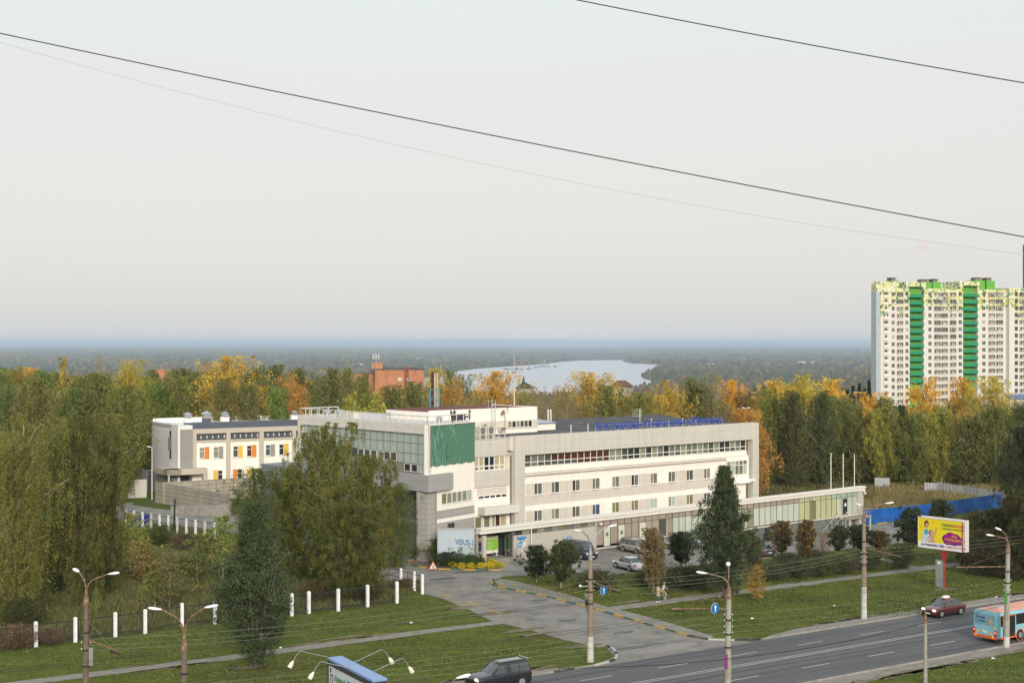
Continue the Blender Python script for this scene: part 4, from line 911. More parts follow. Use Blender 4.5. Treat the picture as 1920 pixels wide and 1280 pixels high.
for a0, a1, z1 in ((7.5,11.5,49.8),(22.7,27.9,49.4),(28.5,32.7,49.6),(50.4,55.5,50.6),(56.3,60.8,50.6)):
    MB().box(a0, a1, 3, 9, ZT, z1).build("roof_house", tgb, tw, FT)
    MB().box(a0+1, a1-1, 4, 7, z1, z1+1.1).lathe([(2.4,z1+1.1),(2.2,z1+1.25),(.3,z1+1.5)], ((a0+a1)/2,5.5,0), 10).build("roof_cowl", mat("cowl_grey", (.25,.22,.20), .8, .1, 1), tw, FT)
wins = []
for k in range(16):
    z = 44.0-k*2.9
    for c, (x, wd, kind) in enumerate(((1.4,2.4,0),(5.5,1.4,1),(8.0,2.9,2),(12.3,1.4,1),(23.8,1.5,1),(26.7,3.1,2),(30.3,3.1,2),(34.7,3.0,2),(39.2,1.6,1),(51.5,1.6,1),(54.7,3.3,2),(58.7,3.4,2),(66.9,1.6,3),(69.4,4.2,2),(75,2,3))):
        wins.append((x, wd, kind, z+.012*x, k*100+c))
dg_, lg_ = mat("tower_glass_dark", (.085,.075,.065), .3, .3, 1, coat=.4), mat("tower_glass_light", (.42,.39,.33), .3, .25, 1, coat=.4)
def twin(b, x, wd, kind, z, y0=0):
    y0 = -2.0 if x > 64 else 0
    if kind == 0: b.box(x, x+wd, y0-.5, y0-.02, z-1.2, z-.2, 2); b.box(x, x+wd, y0-.06, y0-.018, z-.2, z+1.0, 1); b.box(x+.7, x+1.7, y0-.08, y0-.061, z-.2, z+.9, 0)
    elif kind == 1: b.box(x, x+wd*.45, y0-.07, y0-.02, z-.6, z+.9, 0); b.box(x+wd*.55, x+wd, y0-.07, y0-.02, z-.6, z+.9, 0)
    elif kind == 2:
        b.box(x, x+wd, y0-.45, y0-.02, z-.9, z+.9, 1)
        for q in range(3): b.box(x+.15+q*wd/3, x+wd/3*(q+.75), y0-.48, y0-.452, z-.05 if q % 2 else -.6+z, z+.8, 0)
        b.box(x-.05, x+wd+.05, y0-.5, y0-.02, z-1.0, z-.88, 2)
    else: b.box(x, x+wd, y0-.07, y0-.02, z-.8, z+1.0, 0)
wm_ = [dg_, lg_, pvc]; wm_sets = [[dg_, lg_, pvc], [dg_, mat("tower_glass_mid", (.20,.19,.17), .3, .3, 1, coat=.4), pvc], [mat("tower_glass_blue", (.14,.17,.20), .3, .3, 1, coat=.4), lg_, pvc], [mat("tower_glass_brown", (.12,.07,.05), .4, .3, 1), mat("tower_balcony_glazed", (.55,.55,.53), .3, .2, 1, coat=.4), pvc], [lg_, dg_, pvc]]; rt_ = random.Random(8)
for q, (x, wd, kind, z, s_) in enumerate(wins[:100]):
    b = MB(); twin(b, x, wd, kind, z); b.build("window", rt_.choice(wm_sets[:2]+wm_sets), tw, FT)
b = MB()
for (x, wd, kind, z, s_) in wins[100:]: twin(b, x, wd, kind, z)
b.build("lower_windows", wm_, tw, FT, kind="stuff")
FT2 = frame(69, ((1921.5-960)*602/F, 602))
t2 = thing("tower_block", "sliver of a green and white tower at the right edge of the view", "tower", FT2)
MB().box(0, 26, 0, 1.2, -12, 66).build("wall", mat("tower_green_wall", (.10,.22,.06), .7, .2, .3), t2, FT2)
MB().box(-.15, -.01, -.1, .6, -12, 65).build("edge_strip", mat("tower_edge", (.06,.13,.05), .7, .3, .4), t2, FT2)
# unfinished garage building by the tower
FG = frame(106, ((1893-960)*330/F, 330, float(hgt((1893-960)*330/F, 330))))
gar = thing("garage_building", "pale concrete garage with blue roof edge at the right side among trees", "garage", FG)
zz = 25-(742-640)*330/F-FG[2][3]
MB().box(0, 22, 0, 14, -1, zz-.7).build("wall", mat("garage_concrete", (.55,.50,.42), .8, .08, .8, dirt=(.42,.39,.33), dscale=.6), gar, FG); MB().box(-.3,22.3,-.3,14,zz-.7,zz).build("roof_edge", mat("roof_edge_blue", (.10,.19,.34), .6, .1, 1), gar, FG)
MB().box(1,1.3,-.1,-.01,0,zz-.8).box(3.2,3.5,-.1,-.01,0,zz-.8).build("pilaster", rust, gar, FG); MB().box(-1,23,-4,-.2,-1,zz*.35).build("lower_wall", concrete, gar, FG)
# ================================================================ TREES
def leaf_mat(name, autumn=(.36,.25,.055)):
    m = bpy.data.materials.new(name); m.use_nodes = True; t = m.node_tree; N = t.nodes; L = t.links
    N.remove(N["Principled BSDF"])
    oi = N.new("ShaderNodeObjectInfo"); at = N.new("ShaderNodeAttribute"); at.attribute_name = "tint"
    r1 = N.new("ShaderNodeMapRange"); r1.inputs[3].default_value = .55; r1.inputs[4].default_value = 1.62; L.new(at.outputs["Fac"], r1.inputs[0])
    s = N.new("ShaderNodeVectorMath"); s.operation = 'SCALE'; L.new(oi.outputs["Color"], s.inputs[0]); L.new(r1.outputs[0], s.inputs["Scale"])
    a2 = N.new("ShaderNodeAttribute"); a2.attribute_name = "aut"
    lt = N.new("ShaderNodeMath"); lt.operation = 'LESS_THAN'; L.new(a2.outputs["Fac"], lt.inputs[0]); L.new(oi.outputs["Alpha"], lt.inputs[1])
    x = N.new("ShaderNodeMix"); x.data_type = 'RGBA'; L.new(lt.outputs[0], x.inputs[0]); L.new(s.outputs[0], x.inputs[6]); x.inputs[7].default_value = (*autumn, 1)
    d = N.new("ShaderNodeBsdfDiffuse"); tr = N.new("ShaderNodeBsdfTranslucent"); mx = N.new("ShaderNodeMixShader"); mx.inputs[0].default_value = .38
    L.new(x.outputs[2], d.inputs[0]); L.new(x.outputs[2], tr.inputs[0]); L.new(d.outputs[0], mx.inputs[1]); L.new(tr.outputs[0], mx.inputs[2])
    L.new(mx.outputs[0], N["Material Output"].inputs[0]); return m
leaf_m = leaf_mat("leaves")
bark = {"birch": mat("bark_birch", (.50,.47,.40), .9, .3, 3, streak=3, dirt=(.07,.065,.06), dscale=2.2),
        "grey": mat("bark_grey", (.17,.15,.12), .95, .25, 4, dirt=(.09,.08,.06), dscale=2),
        "brown": mat("bark_brown", (.11,.085,.06), .95, .3, 5), "tan": mat("bark_tan", (.30,.24,.17), .9, .2, 4)}
def env(kind, t):
    """crown half width (0..1) at relative height t of the crown"""
    t = np.clip(t, 0, 1)
    if kind == "birch": return np.clip(np.sin(np.pi*(.12+.80*np.power(t, .95)))**.75, .10, 1)
    if kind == "weep": return np.clip(np.sin(np.pi*(.12+.80*t))**.6, .1, 1)
    if kind == "broad": return np.clip(np.sin(np.pi*(.10+.82*t))**.65, .1, 1)
    if kind == "poplar": return np.clip(np.where(t < .22, .62+1.7*t, 1.0-(t-.22)*1.16), .10, 1)
    if kind == "round": return np.clip(np.sqrt(np.clip(1-(2*t-1)**2, 0, 1)), .15, 1)
    if kind == "cone": return np.clip(1-t*.95, .04, 1)
    if kind == "bush": return np.clip(np.sqrt(np.clip(1-(t*1.0)**2.2, 0, 1)), .2, 1)
def tree_mesh(kind, seed, n_leaf, leaf=.03, c0=.22, r=.28, limbs=26, clumps=7, sig=.035, droop=0.0, up=.5, trunk_r=.016, twig=True, spread=1.0, forks=1, leafw=.7, rnd_env=.25):
    """unit-height tree; r = crown half width / height"""
    g = np.random.default_rng(seed); b = MB()
    stems = []
    for k in range(forks):
        a = 2*np.pi*k/forks+g.uniform(0, 1); lean = 0 if forks == 1 else .13*g.uniform(.7, 1.3)
        pts = []; n = 9; top = .97 if k == 0 else .97-g.uniform(.05, .25)
        for i_ in range(n+1):
            t = i_/n
            pts.append((lean*t*math.cos(a)+.012*math.sin(3*t+seed+k)*t, lean*t*math.sin(a)+.012*math.cos(4*t+seed)*t, top*t))
        stems.append(pts)
        b.tube(pts, [trunk_r*(1-.9*i_/n)*(1.25 if i_ == 0 else 1) for i_ in range(n+1)], 7 if kind != "bush" else 4)
    cents = []; sigs = []; ph = g.uniform(0, 6.28, 4)
    for l in range(limbs):
        t = ((l+.5)/limbs)**(.85); st = stems[l % forks]
        az = l*2.39996+g.uniform(-.35, .35)
        lump = 1+rnd_env*math.sin(az*2+ph[0]+t*5)+rnd_env*.6*math.sin(az*3+ph[1]-t*8)
        e = float(env(kind, t))*r*lump*g.uniform(.82, 1.1)
        rise = up*e*g.uniform(.6, 1.2)
        z0 = max(.02, c0+(.985-c0)*t-.75*rise-(.3*droop if droop else 0)*0)
        q = min(z0/st[-1][2], .999)*9; i0 = int(q); fr_ = q-i0; i0 = min(i0, 8)
        p0 = np.array(st[i0])*(1-fr_)+np.array(st[i0+1])*fr_
        end = p0+np.array([math.cos(az)*e, math.sin(az)*e, rise]); mid = p0+(end-p0)*.5+np.array([0, 0, -.10*e*(1-up)+(.18*e if droop else .05*e)])
        if end[2] > 1: end[2] = 1-g.uniform(0, .02)
        b.tube([p0, mid, end], [trunk_r*.42*(1-.6*t), trunk_r*.26*(1-.5*t), trunk_r*.07], 4 if kind != "bush" else 3, cap=False)
        nc = max(2, int(clumps*(.45+.9*e/r)))
        for c in range(nc):
            s = ((c+.6)/nc)**.6
            base = (p0*(1-s)**2+2*mid*s*(1-s)+end*s*s)
            off = g.normal(0, 1, 3)*e*.20*spread*np.array([1, 1, .8])
            cpt = base+off
            if twig and c % 2 == 0: b.tube([base, cpt], trunk_r*.07, 3, cap=False, r2=trunk_r*.03)
            cents.append(cpt); sigs.append(sig*g.uniform(.6, 1.35))
    # crown top
    for c in range(max(3, clumps)):
        cents.append(np.array([g.normal(0, .02), g.normal(0, .02), 1-g.uniform(.01, .16)])); sigs.append(sig*.45)
    C = np.array(cents); S = np.array(sigs); k = len(C)
    idx = g.integers(0, k, n_leaf)
    P = C[idx]+g.normal(0, 1, (n_leaf, 3))*S[idx][:, None]*np.array([1, 1, .85])
    if droop:
        st_ = g.integers(0, 14, n_leaf); hang = g.random(n_leaf)**1.5*droop
        a = st_*2.4+idx; rr = S[idx]*.9
        msk = g.random(n_leaf) < .62
        P2 = C[idx]+np.stack([np.cos(a)*rr, np.sin(a)*rr, 0*a], 1)+g.normal(0, .004, (n_leaf, 3)); P2[:, 2] -= hang
        P = np.where(msk[:, None], P2, P)
    P[:, 2] = np.clip(P[:, 2], .01, 1.0)
    d1 = g.normal(0, 1, (n_leaf, 3)); d1 /= np.linalg.norm(d1, axis=1)[:, None]
    if droop: d1[:, 2] -= .8; d1 /= np.linalg.norm(d1, axis=1)[:, None]
    d2 = np.cross(d1, g.normal(0, 1, (n_leaf, 3))); d2 /= np.linalg.norm(d2, axis=1)[:, None]
    L_ = (leaf*g.uniform(.6, 1.35, n_leaf))[:, None]
    V = np.stack([P-d1*L_*.5, P+d2*L_*.5*leafw, P+d1*L_*.5, P-d2*L_*.5*leafw], 1).reshape(-1, 3)
    Fc = np.arange(n_leaf*4).reshape(-1, 4)
    me = np_mesh(kind+"_crown", V, Fc, [leaf_m])
    tint = np.clip(.5+g.normal(0, .16, k)[idx]+g.normal(0, .17, n_leaf), 0, 1)
    aut = np.clip(g.random(k)[idx]*.9+g.random(n_leaf)*.25-.05, 0, 1)
    for nme, val in (("tint", tint), ("aut", aut)):
        at = me.attributes.new(nme, 'FLOAT', 'FACE'); at.data.foreach_set("value", val.astype(np.float32))
    tm_ = bpy.data.meshes.new(kind+"_trunk"); tm_.from_pydata(b.v, [], b.f); tm_.polygons.foreach_set("use_smooth", [True]*len(b.f)); tm_.update()
    return me, tm_
LIB = {}
def lib(key, *a, **k): LIB[key] = tree_mesh(*a, **k)
for q in range(5): lib(f"birch{q}", "birch", 11+q, 13000, leaf=.021, c0=.08, r=.26, limbs=56, clumps=9, sig=.026, droop=.10, up=.85, trunk_r=.011, rnd_env=.3)
for q in range(4): lib(f"broad{q}", "broad", 31+q, 14000, leaf=.020, c0=.14, r=.36, limbs=44, clumps=10, sig=.026, up=.75, trunk_r=.017, forks=1+q % 3, rnd_env=.32)
for q in range(3): lib(f"bare{q}", "broad", 51+q, 2600, leaf=.019, c0=.16, r=.30, limbs=54, clumps=8, sig=.026, up=1.3, trunk_r=.014, forks=2, rnd_env=.3)
for q in range(2): lib(f"spruce{q}", "cone", 61+q, 7000, leaf=.026, c0=.06, r=.20, limbs=60, clumps=5, sig=.020, up=-.1, trunk_r=.014, rnd_env=.12)
lib("willow0", "round", 70, 16000, leaf=.022, c0=.02, r=.52, limbs=60, clumps=9, sig=.035, up=.6, trunk_r=.02, forks=3, rnd_env=.08)
lib("weep0", "weep", 75, 85000, leaf=.0125, c0=.05, r=.36, limbs=62, clumps=12, sig=.021, droop=.22, up=.8, trunk_r=.016, forks=2, leafw=.5, rnd_env=.42, twig=False)
for q in range(3): lib(f"bigbirch{q}", "birch" if q else "broad", 80+q, 74000, leaf=.0125, c0=.03, r=.31, limbs=78, clumps=10, sig=.016, droop=.06, up=.85, trunk_r=.013, forks=1+q, twig=True, rnd_env=.5)
for q in range(2): lib(f"poplar{q}", "poplar", 90+q, 62000, leaf=.014, c0=.13, r=.265, limbs=96, clumps=10, sig=.017, up=2.0, trunk_r=.018, leafw=.6, rnd_env=.22)
for q in range(3): lib(f"rowan{q}", "round" if q < 2 else "broad", 100+q, 9500, leaf=.040, c0=.22, r=.40, limbs=30, clumps=8, sig=.045, up=.7, trunk_r=.026, forks=1+q % 2, rnd_env=.15, droop=.05)
for q in range(2): lib(f"sapling{q}", "birch", 110+q, 1700, leaf=.035, c0=.12, r=.20, limbs=26, clumps=5, sig=.035, up=.9, trunk_r=.010, rnd_env=.3)
for q in range(3): lib(f"shrub{q}", "bush", 120+q, 7500, leaf=.05, c0=.0, r=.75, limbs=60, clumps=7, sig=.07, up=1.0, trunk_r=.012, forks=5, rnd_env=.15)
lib("ball0", "round", 130, 3500, leaf=.07, c0=.0, r=.58, limbs=40, clumps=5, sig=.05, up=.5, trunk_r=.01, forks=3, rnd_env=.03)
def tree(key, name, label, cat, loc, h, width, col, aut=.0, barkk="grey", group=None, rot=None, sx=1.0):
    cm, tm_ = LIB[key]
    base = {"birch":.26,"broad":.36,"bare":.30,"spruce":.20,"willow":.52,"weep":.36,"bigbirch":.31,"poplar":.265,"rowan":.40,"sapling":.20,"shrub":.75,"ball":.58}[key.rstrip("0123456789")]
    kx = (width/2)/(base*(1.22 if key[:3] in ("bir","bro","bar","big","wee") else 1.05)); col = (col[0]*1.62, col[1]*1.58, col[2]*1.6+.003)                     # horizontal scale in metres
    o = bpy.data.objects.new(name, None); COL.objects.link(o)
    M_ = Matrix.Translation(loc) @ Matrix.Rotation(random.uniform(0, 6.28) if rot is None else rot, 4, 'Z') @ Matrix.Diagonal((kx, kx, h, 1))
    o.matrix_world = M_; W[o.name] = M_.copy(); o.empty_display_size = .2
    tag(o, label, cat, group)
    c = bpy.data.objects.new("crown", cm); COL.objects.link(c); c.parent = o; c.color = (*col, aut)
    t = bpy.data.objects.new("trunk", tm_); COL.objects.link(t); t.parent = o
    if not tm_.materials: tm_.materials.append(bark[barkk])
    if tm_.materials[0] != bark[barkk]:
        t.material_slots[0].link = 'OBJECT'; t.material_slots[0].material = bark[barkk]
    return o
random.seed(7)
def tpx(key, name, label, cat, px, ytop, D, wpx, col, aut=0.0, barkk="grey", group=None, rot=None, base=None):
    """tree whose top shows at (px, ytop) and which stands D metres off (or whose foot shows at row base)"""
    if base is not None:
        p = pg(px, base); D = p[1]
    x = (px-960)*D/F; z = float(hgt(x, D)); h = H-(ytop-640)*D/F-z
    return tree(key, name, label, cat, (x, D, z-.05), h, wpx*D/F, col, aut, barkk, group, rot)
G_OL, G_GR, G_DK, G_YG, G_YE, G_OR, G_SV, G_BR = (.105,.122,.028), (.072,.095,.025), (.042,.056,.022), (.20,.20,.04), (.40,.27,.035), (.50,.235,.03), (.085,.11,.065), (.15,.115,.05)
# ---- foreground individuals
tpx("weep0", "birch_tree", "big weeping birch with yellowing hanging branches at the far left edge", "tree", 22, 785, 128, 185, (.135,.138,.038), .07, "birch", rot=.6)
tpx("bigbirch0", "birch_tree", "large dark green birch beside the weeping birch, behind the white fence posts", "tree", 157, 780, 135, 128, (.086,.093,.028), .04, "grey", rot=2)
tpx("bigbirch1", "birch_tree", "slimmer dark birch crowding the large dark birch on its right side", "tree", 200, 806, 141, 66, (.082,.088,.026), .05, "grey", rot=1)
tpx("bigbirch2", "birch_tree", "dark green birch filling the gap behind the weeping birch", "tree", 108, 800, 142, 90, G_GR, .03, "grey", rot=4)
tpx("bigbirch1", "birch_tree", "tallest birch of the clump in front of the glazed wing, yellow specks in its crown", "tree", 608, 793, 147, 128, (.105,.115,.028), .07, "birch", rot=.3)
tpx("bigbirch0", "birch_tree", "broad lower birch right of the tallest one in front of the glazed wing", "tree", 690, 852, 142, 118, (.092,.102,.026), .06, "birch", rot=1.9)
tpx("bigbirch2", "birch_tree", "wide birch left of the tallest one, beside the silver poplar", "tree", 552, 872, 150, 112, (.085,.098,.025), .06, "grey", rot=2.6)
tpx("bigbirch0", "birch_tree", "low leafy birch at the foot of the clump beside the gate posts", "tree", 645, 940, 138, 150, (.078,.09,.024), .05, "grey", rot=5)
tpx("willow0", "bushy_tree", "dense dark green bushy tree between the birch clump and the entrance gate", "tree", 742, 905, 158, 80, (.07,.095,.022), 0, "grey", rot=2)
tpx("willow0", "willow_tree", "round clipped looking dark willow in front of the concrete panel wall", "tree", 487, 876, 170, 118, (.072,.090,.024), 0, "grey", rot=.4)
tpx("poplar0", "poplar_tree", "silver green poplar with a wide skirt standing on the lawn by the left footpath", "tree", 480, 937, 0, 160, (.058,.080,.036), 0, "grey", base=1252, rot=1)
tpx("poplar1", "poplar_tree", "tall dark pointed poplar in front of the pavilion beside the footpath", "tree", 1360, 872, 0, 116, (.052,.070,.032), 0, "grey", base=1122, rot=2.2)
# young trees in the meadow
for px, yt, yb, wd, c, lb in ((245,960,1075,62,(.16,.18,.035),"young pale green birch in the meadow by the blue container"),(290,1065,1140,50,G_OL,"thin young birch with a bare white stem left of centre in the meadow"),
        (318,1040,1142,58,(.09,.09,.035),"dull brown green young birch with white stem in the meadow"),(418,965,1085,62,(.12,.15,.035),"slender fresh green birch beside the silver poplar"),
        (180,1100,1155,16,G_OL,"very thin sapling with white stem behind the fence at left"),(370,1000,1090,58,(.085,.10,.03),"bushy green young tree in the middle of the meadow"),(270,1010,1095,60,(.14,.12,.04),"low orange tinged young tree in the meadow")):
    tpx(random.choice(["sapling0","sapling1"]), "young_tree", lb, "tree", px, yt, 0, wd, tuple(q_*1.25 for q_ in c), .12, "birch", base=yb)
# small trees round the parking area
for key, px, yt, yb, wd, c, au, bk, lb in (
    ("rowan0",1006,1021,1092,52,(.030,.042,.020),0,"tan","dark round rowan with pale stem, left one of the pair at the lot corner"),
    ("rowan1",1052,1014,1103,56,(.042,.055,.020),.03,"tan","dark round rowan with pale stem, right one of the pair at the lot corner"),
    ("rowan2",1225,990,1113,50,(.14,.11,.055),.10,"tan","brownish old tree with thick pale trunk by the footpath"),
    ("rowan0",1277,996,1064,54,(.032,.042,.020),0,"brown","small dark drooping tree between silver minivan and grey crossover"),
    ("rowan2",1411,1004,1070,40,(.065,.062,.025),.1,"brown","small dull tree partly hiding the dark sedan at the lot edge"),
    ("rowan2",1465,976,1045,44,(.085,.068,.03),.18,"brown","bronze green young maple beside the black hatchback"),
    ("rowan2",1511,974,1052,38,(.085,.062,.03),.2,"brown","reddish young maple between the two bronze ones near the stairs"),
    ("bare0",1543,994,1046,34,(.20,.10,.04),.2,"brown","nearly bare young tree with a few rusty leaves by the hedge"),
    ("rowan1",1571,984,1040,38,(.04,.052,.024),0,"grey","small dark vase shaped tree in front of the outside stairs"),
    ("rowan1",1613,982,1036,46,(.038,.048,.024),0,"brown","dark leafy tree right behind the tall concrete pole"),
    ("rowan2",1648,994,1034,40,(.085,.062,.032),.15,"brown","low russet tree just right of the tall concrete pole"),
    ("rowan1",1706,950,1042,54,(.035,.046,.024),0,"brown","dark tree half hidden behind the yellow billboard's left edge"),
    ("rowan2",1765,936,1030,52,(.042,.052,.026),0,"brown","dark conical tree rising behind the yellow billboard"),
    ("sapling0",1418,1058,1127,36,(.30,.18,.05),.5,"brown","thin orange leaved sapling on the verge by the footpath")):
    tpx(key, "small_tree", lb, "tree", px, yt, 0, wd, c, au, bk, base=yb)
# dark thicket at the right
for k, (px, yt, yb, wd, c, key, lb) in enumerate((
    (1822,962,1062,80,(.062,.062,.024),"bigbirch2","dark thicket tree directly right of the yellow billboard"),
    (1868,952,1068,90,(.055,.058,.024),"bigbirch0","wide dark tree in the thicket beside the right hand lamp post"),
    (1922,925,1075,100,(.065,.062,.025),"bigbirch1","tall dark tree cut by the right edge above the bus"),
    (1960,900,1085,130,(.05,.055,.022),"bigbirch2","dark tree just outside the right edge above the bus"),
    (1840,990,1078,90,(.05,.052,.022),"willow0","low dark bush at the foot of the thicket by the footpath"),
    (1900,1000,1085,100,(.048,.05,.022),"willow0","low spreading dark bush behind the right lamp post"),
    (1805,992,1052,60,(.10,.075,.03),"rowan2","orange tinged bush between billboard and thicket"),
    (1916,800,985,80,(.045,.052,.024),"bigbirch0","tall dark spreading tree over the end of the blue fence"),
    (1898,862,965,54,(.07,.07,.026),"bigbirch1","dark tree standing before the grey panel fence at right"))):
    tpx(key, "dense_tree", lb, "tree", px, yt, 0, wd, c, .03, "grey", base=yb)
# shrubs and hedges
shr = [(1120,1068,1104,84,58,"wide wispy grey shrub behind the tall concrete pole"),(1289,1062,1101,120,58,"broad dark clipped shrub left of the pointed poplar"),(1215,1070,1098,60,36,"small dark shrub behind the brownish old tree"),
       (1446,1056,1086,70,44,"first rounded shrub right of the poplar"),(1492,1050,1082,70,44,"second dark shrub in the row along the lot"),(1536,1046,1079,70,44,"middle leafy shrub of the row along the lot"),(1580,1040,1074,70,44,"fourth leafy shrub in the row along the lot"),
       (1622,1032,1068,62,40,"last shrub of the row, around the tall concrete pole"),(1692,1018,1064,72,48,"round dark shrub in front of the yellow billboard's left side"),(1520,1030,1050,60,30,"low thin shrub at the lot edge behind the row"),
       (1478,1036,1056,60,30,"low feathery shrub behind the row near the black hatchback"),(1505,1020,1046,24,22,"tiny round shrub at the foot of the reddish maple")]
for k, (px, yt, yb, wd, _, lb) in enumerate(shr):
    tpx(f"shrub{k%3}", "shrub", lb, "shrub", px, yt, 0, wd, [(.062,.068,.036),(.05,.058,.03),(.06,.075,.03)][k % 3], .03, "brown", base=yb)
# flower bed shrubs and golden balls
balls = [(783,1044),(794,1047),(804,1049),(815,1052),(826,1054),(838,1058),(848,1061),(866,1064),(883,1064),(902,1064),(919,1063)]
for k, (x, y) in enumerate(balls):
    tpx("ball0", "golden_shrub", "golden clipped ball shrub, number %s from the left in the row edging the flower bed" % "one two three four five six seven eight nine ten eleven".split()[k], "shrub", x, y-11, 0, 17, (.42,.36,.03), 0, "brown", "golden ball shrubs edging the bed", base=y+1.5)
for k, (x, y) in enumerate([(905,1053),(914,1055),(922,1057),(930,1060),(938,1062)]):
    tpx("ball0", "golden_shrub", "golden shrub of the clipped hedge by the entrance ramp, number %s from the wall" % "one two three four five".split()[k], "shrub", x, y-10, 0, 18, (.36,.33,.03), 0, "brown", "golden hedge by the entrance ramp", base=y+2)
for k, (x, yt, yb, wd, c, lb) in enumerate(((818,1008,1050,78,(.06,.09,.02),"tall bright green shrub in front of the blue lettered wall"),(862,1016,1054,70,(.055,.08,.02),"dark green shrub hiding the foot of the blue lettered wall"),(796,1024,1049,54,(.045,.06,.03),"low juniper at the left end of the flower bed"),
        (840,1034,1060,70,(.04,.055,.03),"dark juniper in the middle of the flower bed"),(880,1038,1062,54,(.05,.08,.025),"leafy shrub with pink flowers beside the white pier"),(898,1044,1060,30,(.05,.085,.02),"small leafy shrub at the right end of the bed"))):
    tpx(f"shrub{k%3}", "bed_shrub", lb, "shrub", x, yt, 0, wd, c, 0, "brown", base=yb)
# bushes by the yard fence in the meadow
for k, (x, yt, yb, wd, c, lb) in enumerate(((215,985,1020,50,G_GR,"green bush at the left end of the yard fence"),(300,985,1022,52,(.06,.08,.025),"dense green bush below the yard fence"),(345,1000,1030,46,(.085,.06,.04),"reddish brown weedy bush below the dark post"),
        (392,1000,1036,46,(.07,.09,.03),"bright green bush below the right end of the yard fence"),(270,1050,1085,50,(.14,.09,.035),"orange leaved bush in the meadow"),(352,1040,1075,60,(.09,.11,.03),"pale green bush in the middle of the meadow"),
        (450,1085,1130,60,(.075,.085,.03),"shrub behind the silver poplar"),(590,1085,1128,60,(.08,.07,.03),"shrub behind the white posts under the birch clump"),(752,1085,1105,50,(.085,.07,.035),"brown weeds heaped by the gate posts"),(690,1095,1125,60,(.075,.065,.03),"dark bush behind the last white posts"),
        (30,1170,1215,80,(.12,.085,.055),"heap of reddish brush behind the first white post"),(95,1175,1208,60,(.11,.085,.06),"twiggy reddish brush between the first two white posts"),(40,1120,1175,90,(.055,.065,.025),"dark bush under the weeping birch"),(500,1050,1105,70,(.07,.085,.03),"green bush between poplar and birch clump"),
        (770,1000,1030,26,(.05,.075,.02),"green bush at the corner of the gate"))):
    tpx(f"shrub{k%3}", "meadow_bush", lb, "bush", x, yt, 0, wd, c, .05, "brown", base=yb)
